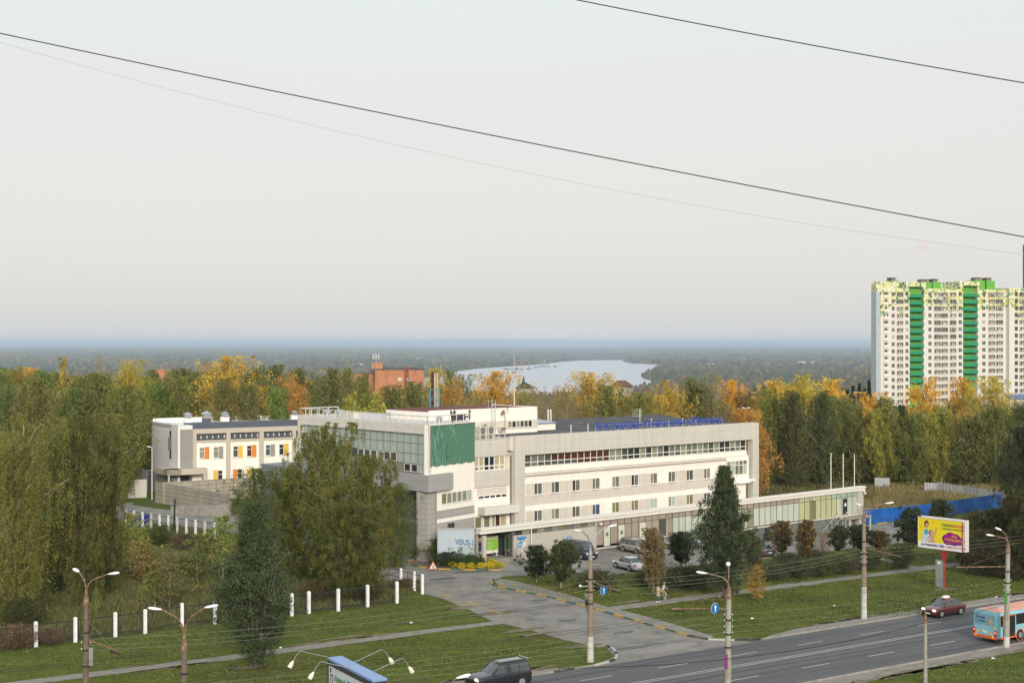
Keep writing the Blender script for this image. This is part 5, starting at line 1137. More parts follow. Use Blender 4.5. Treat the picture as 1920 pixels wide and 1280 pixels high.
# ---- individual background trees seen clearly
bgT = [
 (425,668,262,128,"broad0",(.36,.26,.045),.25,"big golden poplar behind the white school"),(552,700,262,70,"broad1",(.30,.18,.05),.2,"rusty golden tree between school and glazed wing"),(345,690,268,100,"birch1",(.10,.11,.035),0,"tall grey green birch left of the golden poplar"),
 (200,776,200,84,"birch3",(.115,.115,.03),.03,"full olive birch in front of the wood at left"),(232,722,232,86,"birch0",(.12,.13,.033),0,"big fresh green birch left of the white school"),(190,700,240,110,"birch2",(.115,.125,.033),.03,"leafy green birch in the left wood by the brick roof"),
 (120,672,262,30,"sapling0",(.24,.20,.05),.2,"slim yellow topped tree poking above the left wood"),(188,664,262,26,"bare1",(.22,.19,.06),.1,"nearly bare tip rising above the left wood"),(245,675,275,60,"broad2",(.28,.24,.04),.05,"yellow green tree by the left brick roof"),
 (625,690,255,90,"birch2",(.105,.115,.035),0,"dark birch in front of the brick block's left edge"),(660,735,230,46,"sapling1",(.22,.22,.045),.05,"pale yellow young birch behind the roof railing, left one"),(706,735,228,46,"sapling0",(.23,.22,.045),.05,"pale yellow young birch behind the roof railing, right one"),
 (560,690,300,90,"birch4",(.10,.11,.035),0,"grey green birch behind the school roof"),(510,684,300,90,"birch0",(.10,.115,.035),0,"birch beside the golden poplar's right shoulder"),(735,722,240,100,"birch3",(.10,.11,.035),0,"dark birch below the brick gable"),
 (775,715,250,80,"birch1",(.10,.11,.035),.1,"birch at the brick gable's right foot"),(817,690,300,56,"broad3",(.30,.25,.05),.1,"yellow tree top behind the flue pipes"),(850,705,300,60,"broad1",(.30,.19,.05),.15,"orange tree right of the flue pipes"),
 (930,696,330,105,"broad0",(.40,.25,.04),.2,"round orange tree before the river, left of the mast"),(1110,698,330,115,"broad2",(.38,.27,.04),.2,"golden tree standing before the river"),(885,735,240,80,"bare0",(.17,.14,.06),0,"bare grey tree behind the penthouse, leftmost"),
 (1000,725,245,90,"bare1",(.17,.14,.06),0,"bare grey branched tree behind the penthouse roof"),(1060,722,245,90,"bare2",(.16,.13,.06),0,"bare brown tree behind the plant room"),(1030,735,235,70,"bare0",(.15,.13,.055),0,"thin bare tree near the plant room"),
 (1140,722,240,110,"birch2",(.14,.145,.04),.05,"yellowish birch behind the roof lettering's left end"),(1200,735,235,110,"broad3",(.14,.145,.035),.06,"olive round tree behind the roof lettering"),(1255,712,255,80,"broad1",(.34,.25,.045),.25,"orange flecked tree left of the panel antenna"),
 (1300,708,262,100,"birch3",(.10,.11,.035),.05,"tall green birch behind the panel antenna"),(1340,696,262,60,"bare1",(.20,.17,.06),.1,"tall thin pale tree behind the lettering's right end"),(1372,712,262,70,"broad0",(.46,.25,.035),.3,"bright orange tree behind the hospital's right end"),
 (1405,735,250,80,"broad2",(.10,.08,.04),.02,"dark brown tree right of the orange one"),(1450,714,262,80,"broad3",(.40,.27,.035),.3,"yellow orange tree right of the hospital corner"),(1500,702,270,120,"broad1",(.32,.27,.04),.2,"big golden green tree in the middle of the right wood"),
 (1560,712,275,80,"broad0",(.42,.28,.035),.3,"bright yellow tree between the golden one and the slim birch"),(1640,735,262,76,"broad2",(.42,.25,.035),.35,"vivid orange tree below the apartment tower's left end"),(1735,706,300,76,"broad1",(.40,.26,.04),.3,"golden tree before the tower's first green column"),
 (1803,708,300,66,"broad3",(.42,.25,.035),.35,"deep orange tree before the tower's second green column"),(1862,706,290,90,"broad0",(.30,.25,.05),.15,"large yellow green tree before the tower's right half"),
 (1565,742,225,115,"birch0",(.105,.12,.035),.02,"tall drooping birch behind the three flagpoles"),(1660,745,235,100,"birch2",(.12,.13,.035),.03,"drooping birch with light top in the right wood"),(1700,800,215,100,"birch4",(.10,.11,.035),.02,"full green birch in front of the right wood"),
 (1640,790,222,110,"birch1",(.115,.125,.035),.04,"wide birch behind the pavilion's right end"),(1765,760,225,90,"birch3",(.14,.15,.035),.04,"light green birch with pointed top in the right wood"),(1820,780,212,120,"birch0",(.085,.095,.03),.02,"large dark birch behind the grey panel fence"),
 (1880,770,232,80,"birch2",(.13,.125,.035),.08,"yellow green birch near the garage"),(1494,808,215,75,"willow0",(.25,.24,.06),.0,"pale yellow rounded willow right of the hospital"),(1490,870,205,70,"willow0",(.075,.085,.03),0,"dark bush under the pale yellow willow"),
 (1600,840,210,60,"birch4",(.09,.10,.03),0,"dark green tree at the wooden fence"),(1745,850,232,60,"spruce0",(.04,.05,.02),0,"dark conifer gap filler in the right wood"),(1690,760,260,60,"spruce1",(.035,.045,.022),0,"dark spruce among the right hand birches")]
for (px, yt, D, wd, key, c, au, lb) in bgT:
    D = D*.97
    if key.startswith("broad") and 1360 < px < 1570 and D < 300: D = 302; wd *= 1.05
    elif px > 1540 and D < 268: D = 268+(px % 7)*2.2; wd *= .84
    elif px > 1395 and D < 266: wd *= .86; D = 266+(px % 5)*2
    c = tuple(q*1.18 for q in c) if px > 1430 else c
    tpx(key, "birch_tree" if key.startswith(("birch","sapling")) else ("willow_tree" if key.startswith("willow") else ("spruce_tree" if key.startswith("spruce") else "autumn_tree")), lb, "tree", px, yt, D, wd, c, au, "birch" if key[:2] in ("bi","sa") else ("tan" if key.startswith("bare") else "grey"))
for px, yt, D, wd, key, lb in ((652,690,300,54,"birch2","grey green birch hiding the left part of the brick block"),(682,700,290,44,"birch0","narrow birch at the left edge of the brick gable"),(842,694,300,40,"birch1","olive birch just right of the flue pipes"),(868,702,300,40,"broad2","rusty olive tree at the river's left end"),(1440,782,252,70,"birch2","olive birch front left of the right hand wood, nearest the hospital corner"),(1530,775,258,80,"birch1","dark olive birch standing in front of the big golden green tree"),(1590,790,262,80,"birch3","low drooping birch left of the wide one behind the pavilion end"),
        (1615,760,266,70,"birch4","tall olive birch behind the pavilion's right end"),(1720,770,268,80,"birch0","fresh olive birch before the first green tower column"),(1845,772,272,90,"birch3","broad olive birch before the tower's right half"),(1475,835,240,60,"broad3","dull green bushy tree left of the pale willow"),
        (1420,800,240,56,"broad2","brownish green tree at the hospital's end column")):
    tpx(key, "birch_tree", lb, "tree", px, yt, (max(D, 270) if px > 1300 else D)+(px % 4)*2, wd*1.1, random.choice([(.12,.14,.036),(.14,.15,.04),(.105,.12,.032)]), .03, "birch")
# ---- the wood itself, filled in rows
def line(x):
    pts = [(-120,690),(60,692),(180,700),(300,694),(420,690),(520,700),(640,712),(760,735),(860,728),(960,735),(1060,738),(1160,735),(1260,735),(1400,748),(1450,730),(1560,728),(1640,765),(1700,760),(1800,748),(1880,750),(2040,750)]
    for (a, b_), (c, d) in zip(pts[:-1], pts[1:]):
        if a <= x <= c: return b_+(d-b_)*(x-a)/(c-a)
    return 735
seen_ = {}
rows = [(232, 0, 14), (250, -2, 13), (272, -1, 12), (300, 2, 12), (335, 2, 12), (380, 0, 12)]
for ri, (D, dy, sp_) in enumerate(rows):
    x = -130.0
    while x < 2060:
        st = (62 if x < 800 else 58)*250/D*.98
        xx = x+random.uniform(-.3, .3)*st; x += st
        if D < 245 and 250 < xx < 1440: continue
        if D < 262 and 610 < xx < 840: continue
        if D < 268 and xx > 1430: continue
        if D < 236 and xx < 330 and xx > 225: continue
        if 690 < xx < 800 and D > 300: continue
        if D > 320 and 1640 < xx: pass
        yt = line(xx)+dy+random.uniform(-6, 20)+(14 if D < 262 else 0)
        if 1000 < xx < 1100: keys = ["bare0","bare1","bare2"]; cs = [(.16,.13,.055),(.14,.12,.05)]
        elif xx < 820: keys = ["birch0","birch1","birch2","birch3","birch4"]; cs = [G_OL,(.115,.125,.032),(.098,.115,.03),(.088,.105,.03),(.135,.145,.035),(.12,.12,.035)]
        elif xx < 1430: keys = ["bare0","bare1","birch1","broad1","bare2","broad3"]; cs = [(.15,.12,.05),(.17,.14,.045),(.12,.12,.035),(.28,.19,.04)]
        else: keys = ["birch0","broad0","broad1","birch3","broad2","bare1"]; cs = [G_OL,(.11,.125,.032),(.13,.135,.04),(.10,.11,.03),(.24,.20,.045),(.07,.085,.027),(.085,.095,.03)]
        if D > 290 and random.random() < (.09 if xx < 700 else .25): c = random.choice([(.30,.20,.045),(.32,.25,.045),(.20,.17,.05)]); keys = ["broad0","broad2","broad3"]
        else: c = random.choice(cs)
        if xx < 820: c = tuple(q_*1.15 for q_ in c)
        if xx < 820: grp, where = "birches of the wood behind the school", "green birch in the dense wood at left behind the school"
        elif xx < 1430: grp, where = "trees of the wood behind the hospital", "thinning autumn tree in the belt behind the hospital roof"
        else: grp, where = "trees of the wood at right", "mixed birch or autumn tree in the wood below the apartment tower"
        key = random.choice(keys); tone = "golden" if c[0] > 1.9*c[1]*.62 and c[0] > .27 else ("brownish bare" if key.startswith("bare") else ("olive" if c[0] > .105 else "dark green"))
        spot = [n for lim, n in ((40,"at the far left edge"),(110,"above the weeping birch"),(180,"above the large dark birch"),(240,"left of the brick roof"),(300,"above the school's left corner"),(370,"left of the golden poplar"),(440,"behind the golden poplar"),(500,"above the school roof"),(560,"above the rusty tree"),(620,"above the glazed wing's left end"),(690,"left of the brick gable"),(800,"under the brick gable"),(850,"by the flue pipes"),(910,"above the roof letters"),(970,"at the radio mast"),(1030,"above the penthouse's right end"),(1090,"above the plant room"),(1150,"above the sign's first word"),(1220,"above the sign's second word"),(1290,"above the panel antenna"),(1360,"above the sign's last word"),(1430,"above the portal's right end"),(1490,"left of the pale willow"),(1560,"behind the flagpoles"),(1620,"above the pavilion's right end"),(1680,"under the tower's left end"),(1740,"under the first green column"),(1800,"between the green columns"),(1870,"under the tower's second green column"),(2200,"near the garage")) if xx < lim][0]
        where = "%s %s tree %s, %s row" % (tone, {"bi":"birch like","br":"round","ba":"thin"}[key[:2]], spot, ("front","second","third","fourth","fifth","rearmost")[ri])
        k_ = where; seen_[k_] = seen_.get(k_, 0)+1
        if seen_[k_] > 1: where += ", %s to the right" % ("","next","third","fourth")[seen_[k_]-1]
        wd = random.uniform(66, 92)*250/D
        c = tuple(v*random.uniform(.85, 1.15) for v in c)
        tpx(key, "woodland_tree", where, "tree", xx, yt, D+random.uniform(-6, 6), wd, c, .03, "birch" if key.startswith("birch") and random.random() < .7 else "grey", grp)
for x, y in ((1600,722),(1612,718),(1622,728),(1590,730),(1415,728),(1432,722),(1630,712),(1583,726)):
    tpx("spruce%d" % (x % 2), "spruce_tree", "small dark conifer on the skyline left of the tower, %s of eight from the left" % {1415:"first",1432:"second",1583:"third",1590:"fourth",1600:"fifth",1612:"sixth",1622:"seventh",1630:"eighth"}[x], "tree", x, y, 420, 24, (.022,.03,.02), 0, "brown", "conifers on the skyline")
# ================================================================ ground cover (stuff)
def blades(name, polys, n, hmin, hmax, wd, cols, seed, label=None):
    g = np.random.default_rng(seed); out_ = []
    A = np.array([(p[0], p[1]) for p in polys]); lo, hi = A.min(0), A.max(0)
    P = g.uniform(lo, hi, (n*3, 2)); ins = np.zeros(len(P), bool); j = len(A)-1
    for i_ in range(len(A)):
        xi, yi = A[i_]; xj, yj = A[j]
        ins ^= ((yi > P[:,1]) != (yj > P[:,1])) & (P[:,0] < (xj-xi)*(P[:,1]-yi)/(yj-yi+1e-12)+xi); j = i_
    P = P[ins][:n]; n = len(P)
    z = hgt(P[:,0], P[:,1])
    cl = .5+.5*np.sin(P[:,0]*.35+np.sin(P[:,1]*.22)*2)*np.cos(P[:,1]*.4+np.sin(P[:,0]*.3))
    h = g.uniform(hmin, hmax, n)*(.55+.7*cl); a = g.uniform(0, 6.28, n); ww = wd*g.uniform(.6, 1.4, n)
    B = np.stack([P[:,0], P[:,1], z], 1); d = np.stack([np.cos(a), np.sin(a), 0*a], 1)*ww[:,None]
    lean = g.normal(0, .25, (n, 3))*h[:,None]; lean[:,2] = h
    V = np.stack([B-d, B+d, B+lean], 1).reshape(-1, 3); Fc = np.arange(n*3).reshape(-1, 3)
    me = np_mesh(name, V, Fc, cols); mi = np.clip(((cl*.5+g.random(n)*.6)*len(cols)), 0, len(cols)-1).astype(np.int32)
    me.polygons.foreach_set("material_index", mi)
    return link(name, me, kind="stuff")
def blade_mat(name, c): return mat(name, c, .95, .2, .4, spec=.1)
b6 = blade_mat("blade_dull_straw", (.20,.175,.085))
b1, b2, b3, b4, b5 = blade_mat("blade_olive", (.135,.145,.05)), blade_mat("blade_straw", (.24,.20,.09)), blade_mat("blade_dark", (.075,.088,.03)), blade_mat("blade_green", (.09,.125,.03)), blade_mat("blade_rust", (.11,.085,.045))
blades("tall_grass", meadow, 80000, .2, .62, .05, [b3, b3, b1, b1, b4, b6, b1, b5], 1)
blades("dry_grass", px_poly([(1625,980),(1740,965),(1860,940),(1990,905),(1900,895),(1700,905),(1560,925),(1480,938),(1500,960)]), 26000, .35, .95, .10, [b1, b2, b2, MT["blade_straw"]], 2)
blades("weeds", px_poly([(1400,960),(1640,935),(1640,912),(1480,893),(1405,900)]), 12000, .3, .9, .12, [b3, b1, b5], 3)
lawnp = [rl(FR, -60, 6.6), rl(FR, 8, 6.4), rl(FQ, 12, 21.8), rl(FQ, -60, 21.8)]
lawn_c = [blade_mat("lawn_blade_a", (.10,.13,.026)), blade_mat("lawn_blade_b", (.135,.165,.038)), blade_mat("lawn_blade_c", (.065,.09,.02))]
blades("lawn_grass", lawnp, 34000, .05, .14, .05, lawn_c, 4)
blades("lawn_grass", [rl(FQ, -60, 24), rl(FQ, 9, 24), rl(FQ, 6, 35), rl(FQ, -60, 36)], 20000, .05, .14, .05, lawn_c, 5)
blades("lawn_grass", [rl(FR, 30, 6.6), rl(FR, 110, 6.8), rl(FQ, 110, 21.6), rl(FQ, 26, 21.6)], 46000, .05, .15, .05, lawn_c, 6)
blades("lawn_grass", [rl(FQ, 26, 24), rl(FQ, 110, 24), rl(FQ, 110, 33), rl(FQ, 60, 36), rl(FQ, 22, 40)], 26000, .05, .15, .05, lawn_c, 7)
blades("lawn_grass", [rl(FR, 12, -10.6), rl(FR, 90, -10.6), rl(FR, 90, -30), rl(FR, 12, -30)], 20000, .05, .15, .04, lawn_c, 8)
# fallen leaves and weeds on the lawns
fl = [blade_mat("fallen_leaf_yellow", (.42,.30,.07)), blade_mat("fallen_leaf_brown", (.20,.12,.05))]
FLV = []; WDP = []
for k, (x, y, r_) in enumerate(((478,1250,7),(1358,1120,7),(1226,1112,6),(1010,1095,6),(1052,1104,6),(640,1160,14),(180,1225,12),(1415,1125,5),(1850,1085,12),(1500,1090,14))):
    p = pg(x, y); FLV.append(blades("fallen_leaves", blob(p[0], p[1], r_, r_*.6, R(33)), 420, .02, .05, .07, fl, 40+k))
merge(FLV, "fallen_leaves")
wd_ = [blade_mat("weed_dark", (.055,.085,.018)), blade_mat("weed_pale", (.16,.17,.06))]
for k, (x, y, rx, ry) in enumerate(((1760,1105,5,2),(1690,1130,4,1.6),(1730,1145,5,1.2),(1560,1150,5,1.2),(200,1205,6,1.2),(900,1230,5,1.6),(1000,1215,4,1.5),(1300,1150,4,1.2),(1880,1090,7,1.6),(750,1140,7,1.2),(420,1185,6,1),(560,1270,5,1.5),(1820,1250,6,2))):
    p = pg(x, y); WDP.append(blades("weed_patch", blob(p[0], p[1], rx, ry, R(33)), 480, .08, .22, .05, wd_, 60+k))
merge(WDP, "weeds")
# far woods on the plain: one mass
g = np.random.default_rng(3)
def far_forest(n, seed):
    g = np.random.default_rng(seed)
    yy = 640+np.exp(g.uniform(np.log(7), np.log(118), n)); xx = g.uniform(-60, 1980, n)
    t = (yy-640)/F; D = np.full(n, 3000.0)
    for _ in range(25): D = .5*D+.5*(H-hgt((xx-960)/F*D, D))/t
    X_ = (xx-960)*D/F
    keep = (D > 520) & (D < 30000)
    poly = lambda pl: np.array([(x, y) for x, y in pl], float)
    def inside(pl, px, py):
        A = poly(pl); ins = np.zeros(len(px), bool); j = len(A)-1
        for i_ in range(len(A)):
            xi, yi = A[i_]; xj, yj = A[j]
            ins ^= ((yi > py) != (yj > py)) & (px < (xj-xi)*(py-yi)/(yj-yi+1e-12)+xi); j = i_
        return ins
    for pl in (RIV, SLIV, POND): keep &= ~inside(pl, xx, yy) & ~inside(pl, xx, yy-1)
    fld = np.sin(X_/900+1)*np.sin(D/1500+X_/4000+.6)+.5*np.sin(X_/350+D/700)
    keep &= (fld < .72) | (D < 1500)
    keep &= ~((X_ > 700) & (np.abs(yy-689-(xx-1500)*.004) < 3.2) & (xx > 1380))     # pale green field on the plain
    X_, D, xx, yy = X_[keep], D[keep], xx[keep], yy[keep]; n = len(X_)
    ang = np.linspace(0, 2*np.pi, 6, endpoint=False)
    u = np.array([(math.cos(a), math.sin(a), 0) for a in ang]+[(.72*math.cos(a+.5), .72*math.sin(a+.5), .62) for a in ang]+[(0, 0, 1)])
    f = [(i_, (i_+1) % 6, 6+i_) for i_ in range(6)]+[((i_+1) % 6, 6+(i_+1) % 6, 6+i_) for i_ in range(6)]+[(6+i_, 6+(i_+1) % 6, 12) for i_ in range(6)]
    f = np.array(f)
    s = np.clip(D*.0016, 3.2, 45)*g.uniform(.7, 1.5, n); hh = np.clip(np.where(D < 1500, g.uniform(6, 11, n), g.uniform(8, 16, n)), 0, 16)+D*.00012
    V = u[None]*np.stack([s, s, hh], 1)[:, None, :]*(1+g.normal(0, .13, (n, 13, 1)))
    V[:, :6, 2] = -2
    V += np.stack([X_, D, hgt(X_, D)], 1)[:, None, :]
    Fc = (f[None]+13*np.arange(n)[:, None, None]).reshape(-1, 3)
    cols = [(.045,.055,.025),(.07,.075,.03),(.10,.09,.035),(.17,.12,.04),(.12,.085,.05),(.035,.045,.025)]
    me = np_mesh("far_woods", V.reshape(-1, 3), Fc, [mat("far_leaves_%d" % i_, c, .95, .25, .05, spec=.05) for i_, c in enumerate(cols)])
    zone = np.sin(X_/700+D/1300)+g.normal(0, .8, n)
    mi = np.clip((zone+1.8)/3.6*6, 0, 5).astype(np.int32); me.polygons.foreach_set("material_index", np.repeat(mi, 18))
    link("far_woods", me, kind="stuff")
far_forest(30000, 3)
# ================================================================ FENCES, WALLS
def flat_fr(p, q=None, a=None):
    """frame at ground point p with local x towards q"""
    x, y = p[0], p[1]; z = float(hgt(x, y))
    ang = math.atan2(q[1]-y, q[0]-x) if q is not None else a
    return Matrix.Translation((x, y, z)) @ Matrix.Rotation(ang, 4, 'Z')
whitew = mat("post_whitewash", (.80,.80,.80), .8, .08, 5, dirt=(.68,.68,.66), dscale=2)
fence_dark = mat("fence_dark_green", (.02,.035,.03), .6, .15, 4); rustd = mat("rail_dark_rusty", (.045,.035,.03), .8, .3, 5)
posts = [(67,1212),(141,1203),(216,1193),(272,1187),(341,1174),(403,1169),(547,1154),(579,1150),(634,1145),(689,1137),(744,1130)]
PP = [pg(*p) for p in posts]
fr0 = flat_fr(PP[0], PP[-1]); Fi = fr0.inverted()
fe = thing("post_fence", "dark lattice fence with whitewashed concrete posts along the left hand lawn", "fence", fr0)
loc_ = [Fi @ Vector(p) for p in PP]
loc_ = [Vector((-14, 0, 0)), Vector((-7, 0, 0))]+loc_
for v in loc_:
    MB().prism([(v.x-.14,v.y-.12),(v.x+.14,v.y-.12),(v.x+.14,v.y+.12),(v.x-.14,v.y+.12)], -.1, 2.02).prism([(v.x-.1,v.y-.08),(v.x+.1,v.y-.08),(v.x+.1,v.y+.08),(v.x-.1,v.y+.08)], 2.02, 2.08).build("post", whitew, fe)
for a, c in zip(loc_[:-1], loc_[1:]):
    b = MB(); L_ = (c-a).length; d = (c-a).normalized(); a2, c2 = a+d*.25, c-d*.25
    for z in (.35, 1.8): b.tube([(a2.x,a2.y,z),(c2.x,c2.y,z)], .042, 4)
    for q in (a2, c2): b.tube([(q.x,q.y,0),(q.x,q.y,1.95)], .045, 4)
    n = max(2, int(L_/.28))
    for k in range(1, n): p = a2.lerp(c2, k/n); b.tube([(p.x,p.y,.05),(p.x,p.y,1.85)], .016, 3, cap=False)
    b.build("panel", fence_dark, fe)
# gate run to the side road
GP = [pg(*p) for p in [(744,1130),(707,1088),(752,1101),(777,1107),(792,1113)]]
gfr = flat_fr(GP[1], GP[-1]); Gi = gfr.inverted()
ge = thing("corner_fence", "short rusty fence with rounded white posts at the kerb of the side road", "fence", gfr)
gl = [Gi @ Vector(p) for p in GP[1:]]
for v in gl: MB().lathe([(.17,-.1),(.15,1.75),(.13,1.9),(.05,1.98)], (v.x, v.y, 0), 8).build("post", whitew, ge)
for a, c in zip(gl[:-1], gl[1:]):
    b = MB(); 
    for z in (.3, 1.0, 1.7): b.tube([(a.x,a.y,z),(c.x,c.y,z)], .03, 4)
    b.tube([(a.x,a.y,.3),(c.x,c.y,1.7)], .02, 4); b.tube([(a.lerp(c,.5).x,a.lerp(c,.5).y,.1),(a.lerp(c,.5).x,a.lerp(c,.5).y,1.75)], .03, 4)
    b.build("panel", rustd, ge)
# yard fence between meadow and service road
YA, YB = pg(236,985), pg(402,1012)
yfr = flat_fr(YA, YB); L_ = (Vector(YB)-Vector(YA)).length
ye = thing("yard_fence", "openwork dark fence with pale posts between meadow and service yard", "fence", yfr)
n = 10
for k in range(n+1): MB().box(L_*k/n-.12, L_*k/n+.12, -.12, .12, -.1, 2.2).build("post", whitew if k % 3 else rail_m, ye)
b = MB()
for z in (.3, 1.2, 2.05): b.tube([(0,.02,z),(L_,.02,z)], .035, 4)
for k in range(int(L_/.5)): b.tube([(k*.5,.02,.1),(k*.5,.02,2.1)], .018, 3, cap=False)
b.build("panel", fence_dark, ye)
dp = pg(326,998); dp_o = thing("dark_post", "leaning black green post standing alone by the yard fence", "post", dp)
MB().tube([(0,0,-.2),(.12,0,4.3)], .12, 8).build("pole", fence_dark, dp_o); MB().ell((.12,0,4.32), (.13,.13,.08), 8, 5).build("cap", fence_dark, dp_o)
cb_ = pg(262,988); ct = thing("waste_container", "blue metal container behind the yard fence at left", "container", flat_fr(cb_, a=.5))
MB().box(-1.4,1.4,-.8,.8,.15,1.6).build("body", mat("container_blue", (.02,.04,.30), .5, .15, 2), ct); MB().box(-1.45,1.45,-.85,.85,1.6,1.68).build("lid", mat("container_lid", (.03,.05,.2), .5, .1, 2), ct)
for x in (-1,1): MB().lathe([(.08,-.05),(.08,.05)], (x,-.7,.1), 8, axis='Y').build("wheel", rustd, ct)
# panel walls in front of the school
pan = mat("panel_concrete", (.40,.365,.29), .9, .08, 1, bump=.1, joint=(2.6,.62,0,.05), jcol=(.62,.6,.58), dirt=(.33,.30,.25), dscale=.6)
pan2 = mat("panel_concrete_worn", (.33,.30,.25), .9, .1, 1, bump=.1, joint=(2.2,.62,0,.05), jcol=(.62,.6,.58), dirt=(.25,.235,.20), dscale=.5)
def wall_px(name, label, cat, p, q, zt0, zt1, m, th=.2, posts_=True, zb=-.4, steps=0):
    A, B_ = Vector(p), Vector(q); fr = flat_fr(p, q); L_ = (B_.xy-A.xy).length
    o = thing(name, label, cat, fr); b = MB(); z0 = fr[2][3]
    n = max(1, steps)
    for k in range(n):
        x0, x1 = L_*k/n, L_*(k+1)/n; t0 = zt0+(zt1-zt0)*k/n if steps else zt0; t1 = t0 if steps else zt1
        b.add([(x0,0,zb),(x1,0,zb),(x1,th,zb),(x0,th,zb),(x0,0,t0),(x1,0,t1),(x1,th,t1),(x0,th,t0)], [(0,1,5,4),(1,2,6,5),(2,3,7,6),(3,0,4,7),(4,5,6,7),(3,2,1,0)])
    b.build("panels", m, o)
    if posts_:
        b = MB(); n = int(L_/2.6)
        for k in range(n+1):
            x = L_*k/max(1,n); b.box(x-.09, x+.09, -.05, th+.05, zb, zt0+(zt1-zt0)*k/max(1,n)+.05)
        b.build("posts", pan2, o)
    return o
wall_px("concrete_wall", "ribbed concrete panel wall running right and towards the viewer before the school", "wall", pg(292,941), pg(430,966), 3.15, 3.0, pan2)
wall_px("concrete_wall", "lighter beige concrete panel wall stepped in height under the school windows", "wall", pz(305,935,219)[:2]+(0,), pz(470,930,229)[:2]+(0,), 3.3, 3.1, pan, steps=7)
wall_px("ramp_wall", "low long pale concrete ramp wall in front of the ribbed panel wall", "wall", pg(320,963), pg(430,970), 1.1, 1.9, concrete, posts_=False, th=.3)
wall_px("cream_wall", "plain cream wall panel left of the school's grey basement", "wall", pz(200,940,226)[:2]+(0,), pz(275,938,228)[:2]+(0,), 3.0, 2.9, rail_m, posts_=False, th=.3)
wall_px("annexe_wall", "small dark grey sloping wall behind the cream panel", "wall", pz(238,900,238)[:2]+(0,), pz(276,900,236)[:2]+(0,), 4.3, 3.6, MT["school_lower_grey"], posts_=False)
netm = mat("net_pale_green", (.42,.53,.44), .8, .12, .6, streak=.3)
ng = thing("net_fence", "pale green netting fence behind the yard, left of the school", "fence", flat_fr(pz(195,860,275)[:2], pz(290,860,272)[:2])); Ln = 11
b = MB()
for k in range(12): b.add([(k*.92,.03*math.sin(k),1.4),((k+1)*.92,.03*math.sin(k+1),1.4),((k+1)*.92,.03*math.sin(k+1),3.9),(k*.92,.03*math.sin(k),3.9)], [(0,1,2,3)])
b.build("netting", netm, ng); b = MB(); [b.tube([(k*2.2,.1,-.2),(k*2.2,.1,4)], .05, 5) for k in range(6)]; b.build("posts", steel, ng)
# gate beside the hospital corner
hgf = flat_fr(pg(783,1043), pg(823,1038)); gt = thing("dark_gate", "dark green framed mesh gate beside the hospital corner pier", "gate", hgf)
b = MB(); L_ = 2.9
for x in (0, 1.2, 2.9): b.tube([(x,0,0),(x,0,2.5)], .07, 4)
for z in (.2, 2.4): b.tube([(0,0,z),(L_,0,z)], .05, 4)
b.build("gate_frame", fence_dark, gt); b = MB(); [b.tube([(k*.16,0,.2),(k*.16,0,2.4)], .012, 3, cap=False) for k in range(18)]; b.build("mesh", fence_dark, gt)
# blue sheet fence on the right
blue_f = mat("fence_blue", (.010,.095,.36), .45, .2, .9, coat=.2, dirt=(.015,.12,.42), dscale=.4)
bp = [pg(*p) for p in [(1618,984),(1740,972),(1880,950)]]
bf = thing("blue_fence", "long bright blue sheet fence behind the parking area at right", "fence", flat_fr(bp[0])if False else Matrix.Translation(bp[0]))
b = MB(); b2 = MB(); pts = []
tops = [(1618,957),(1740,943),(1880,936)]
A = Vector(bp[0])
allp = []
for (p, q) in ((bp[0], bp[1]), (bp[1], bp[2])):
    for k in range(14): allp.append(Vector(p).lerp(Vector(q), k/14))
allp.append(Vector(bp[2]))
hs = [2.05+(1.65-2.05)*0 for _ in allp]
for k, (p, q) in enumerate(zip(allp[:-1], allp[1:])):
    d = (q-p); n_ = Vector((-d.y, d.x, 0)).normalized()
    for j in range(4):
        a_, c_ = p.lerp(q, j/4)-A, p.lerp(q, (j+1)/4)-A; w0 = .03*math.sin((k*4+j)*1.9); w1 = .03*math.sin((k*4+j+1)*1.9)
        b.add([a_+n_*w0+Vector((0,0,-.1)), c_+n_*w1+Vector((0,0,-.1)), c_+n_*w1+Vector((0,0,2.25)), a_+n_*w0+Vector((0,0,2.25))], [(0,1,2,3)])
    if k % 3 == 0: b2.tube([p-A+n_*.1, p-A+n_*.1+Vector((0,0,2.4))], .05, 5)
b.build("sheeting", blue_f, bf); b2.build("posts", steel, bf)
# grey corrugated panels in the field
gp_ = mat("panel_grey_metal", (.40,.42,.43), .6, .08, 3, dirt=(.33,.34,.35), dscale=1)
gpts = [pg(1733,922),pg(1757,923),pg(1782,926),pg(1808,929),pg(1834,933),pg(1856,936),pg(1882,940)]
gf = thing("metal_fence", "row of pale grey metal fence panels on dark posts behind the dry field", "fence", Matrix.Translation(gpts[0])); A = Vector(gpts[0])
for k, (p, q) in enumerate(zip(gpts[:-1], gpts[1:])):
    p, q = Vector(p)-A, Vector(q)-A; b = MB(); up_ = 1.75+(.15 if k == 1 else 0)
    for j in range(8):
        a_, c_ = p.lerp(q, j/8+.01), p.lerp(q, (j+1)/8); o_ = Vector((0,.05*(j % 2),0))
        b.add([a_+o_, c_+Vector((0,.05,0))-o_, c_+Vector((0,.05,0))-o_+Vector((0,0,up_)), a_+o_+Vector((0,0,up_))], [(0,1,2,3)])
    b.build("panel", gp_, gf)
    MB().tube([p+Vector((0,.15,-.2)), p+Vector((0,.15,up_+.1))], .07, 5).build("post", rustd, gf)
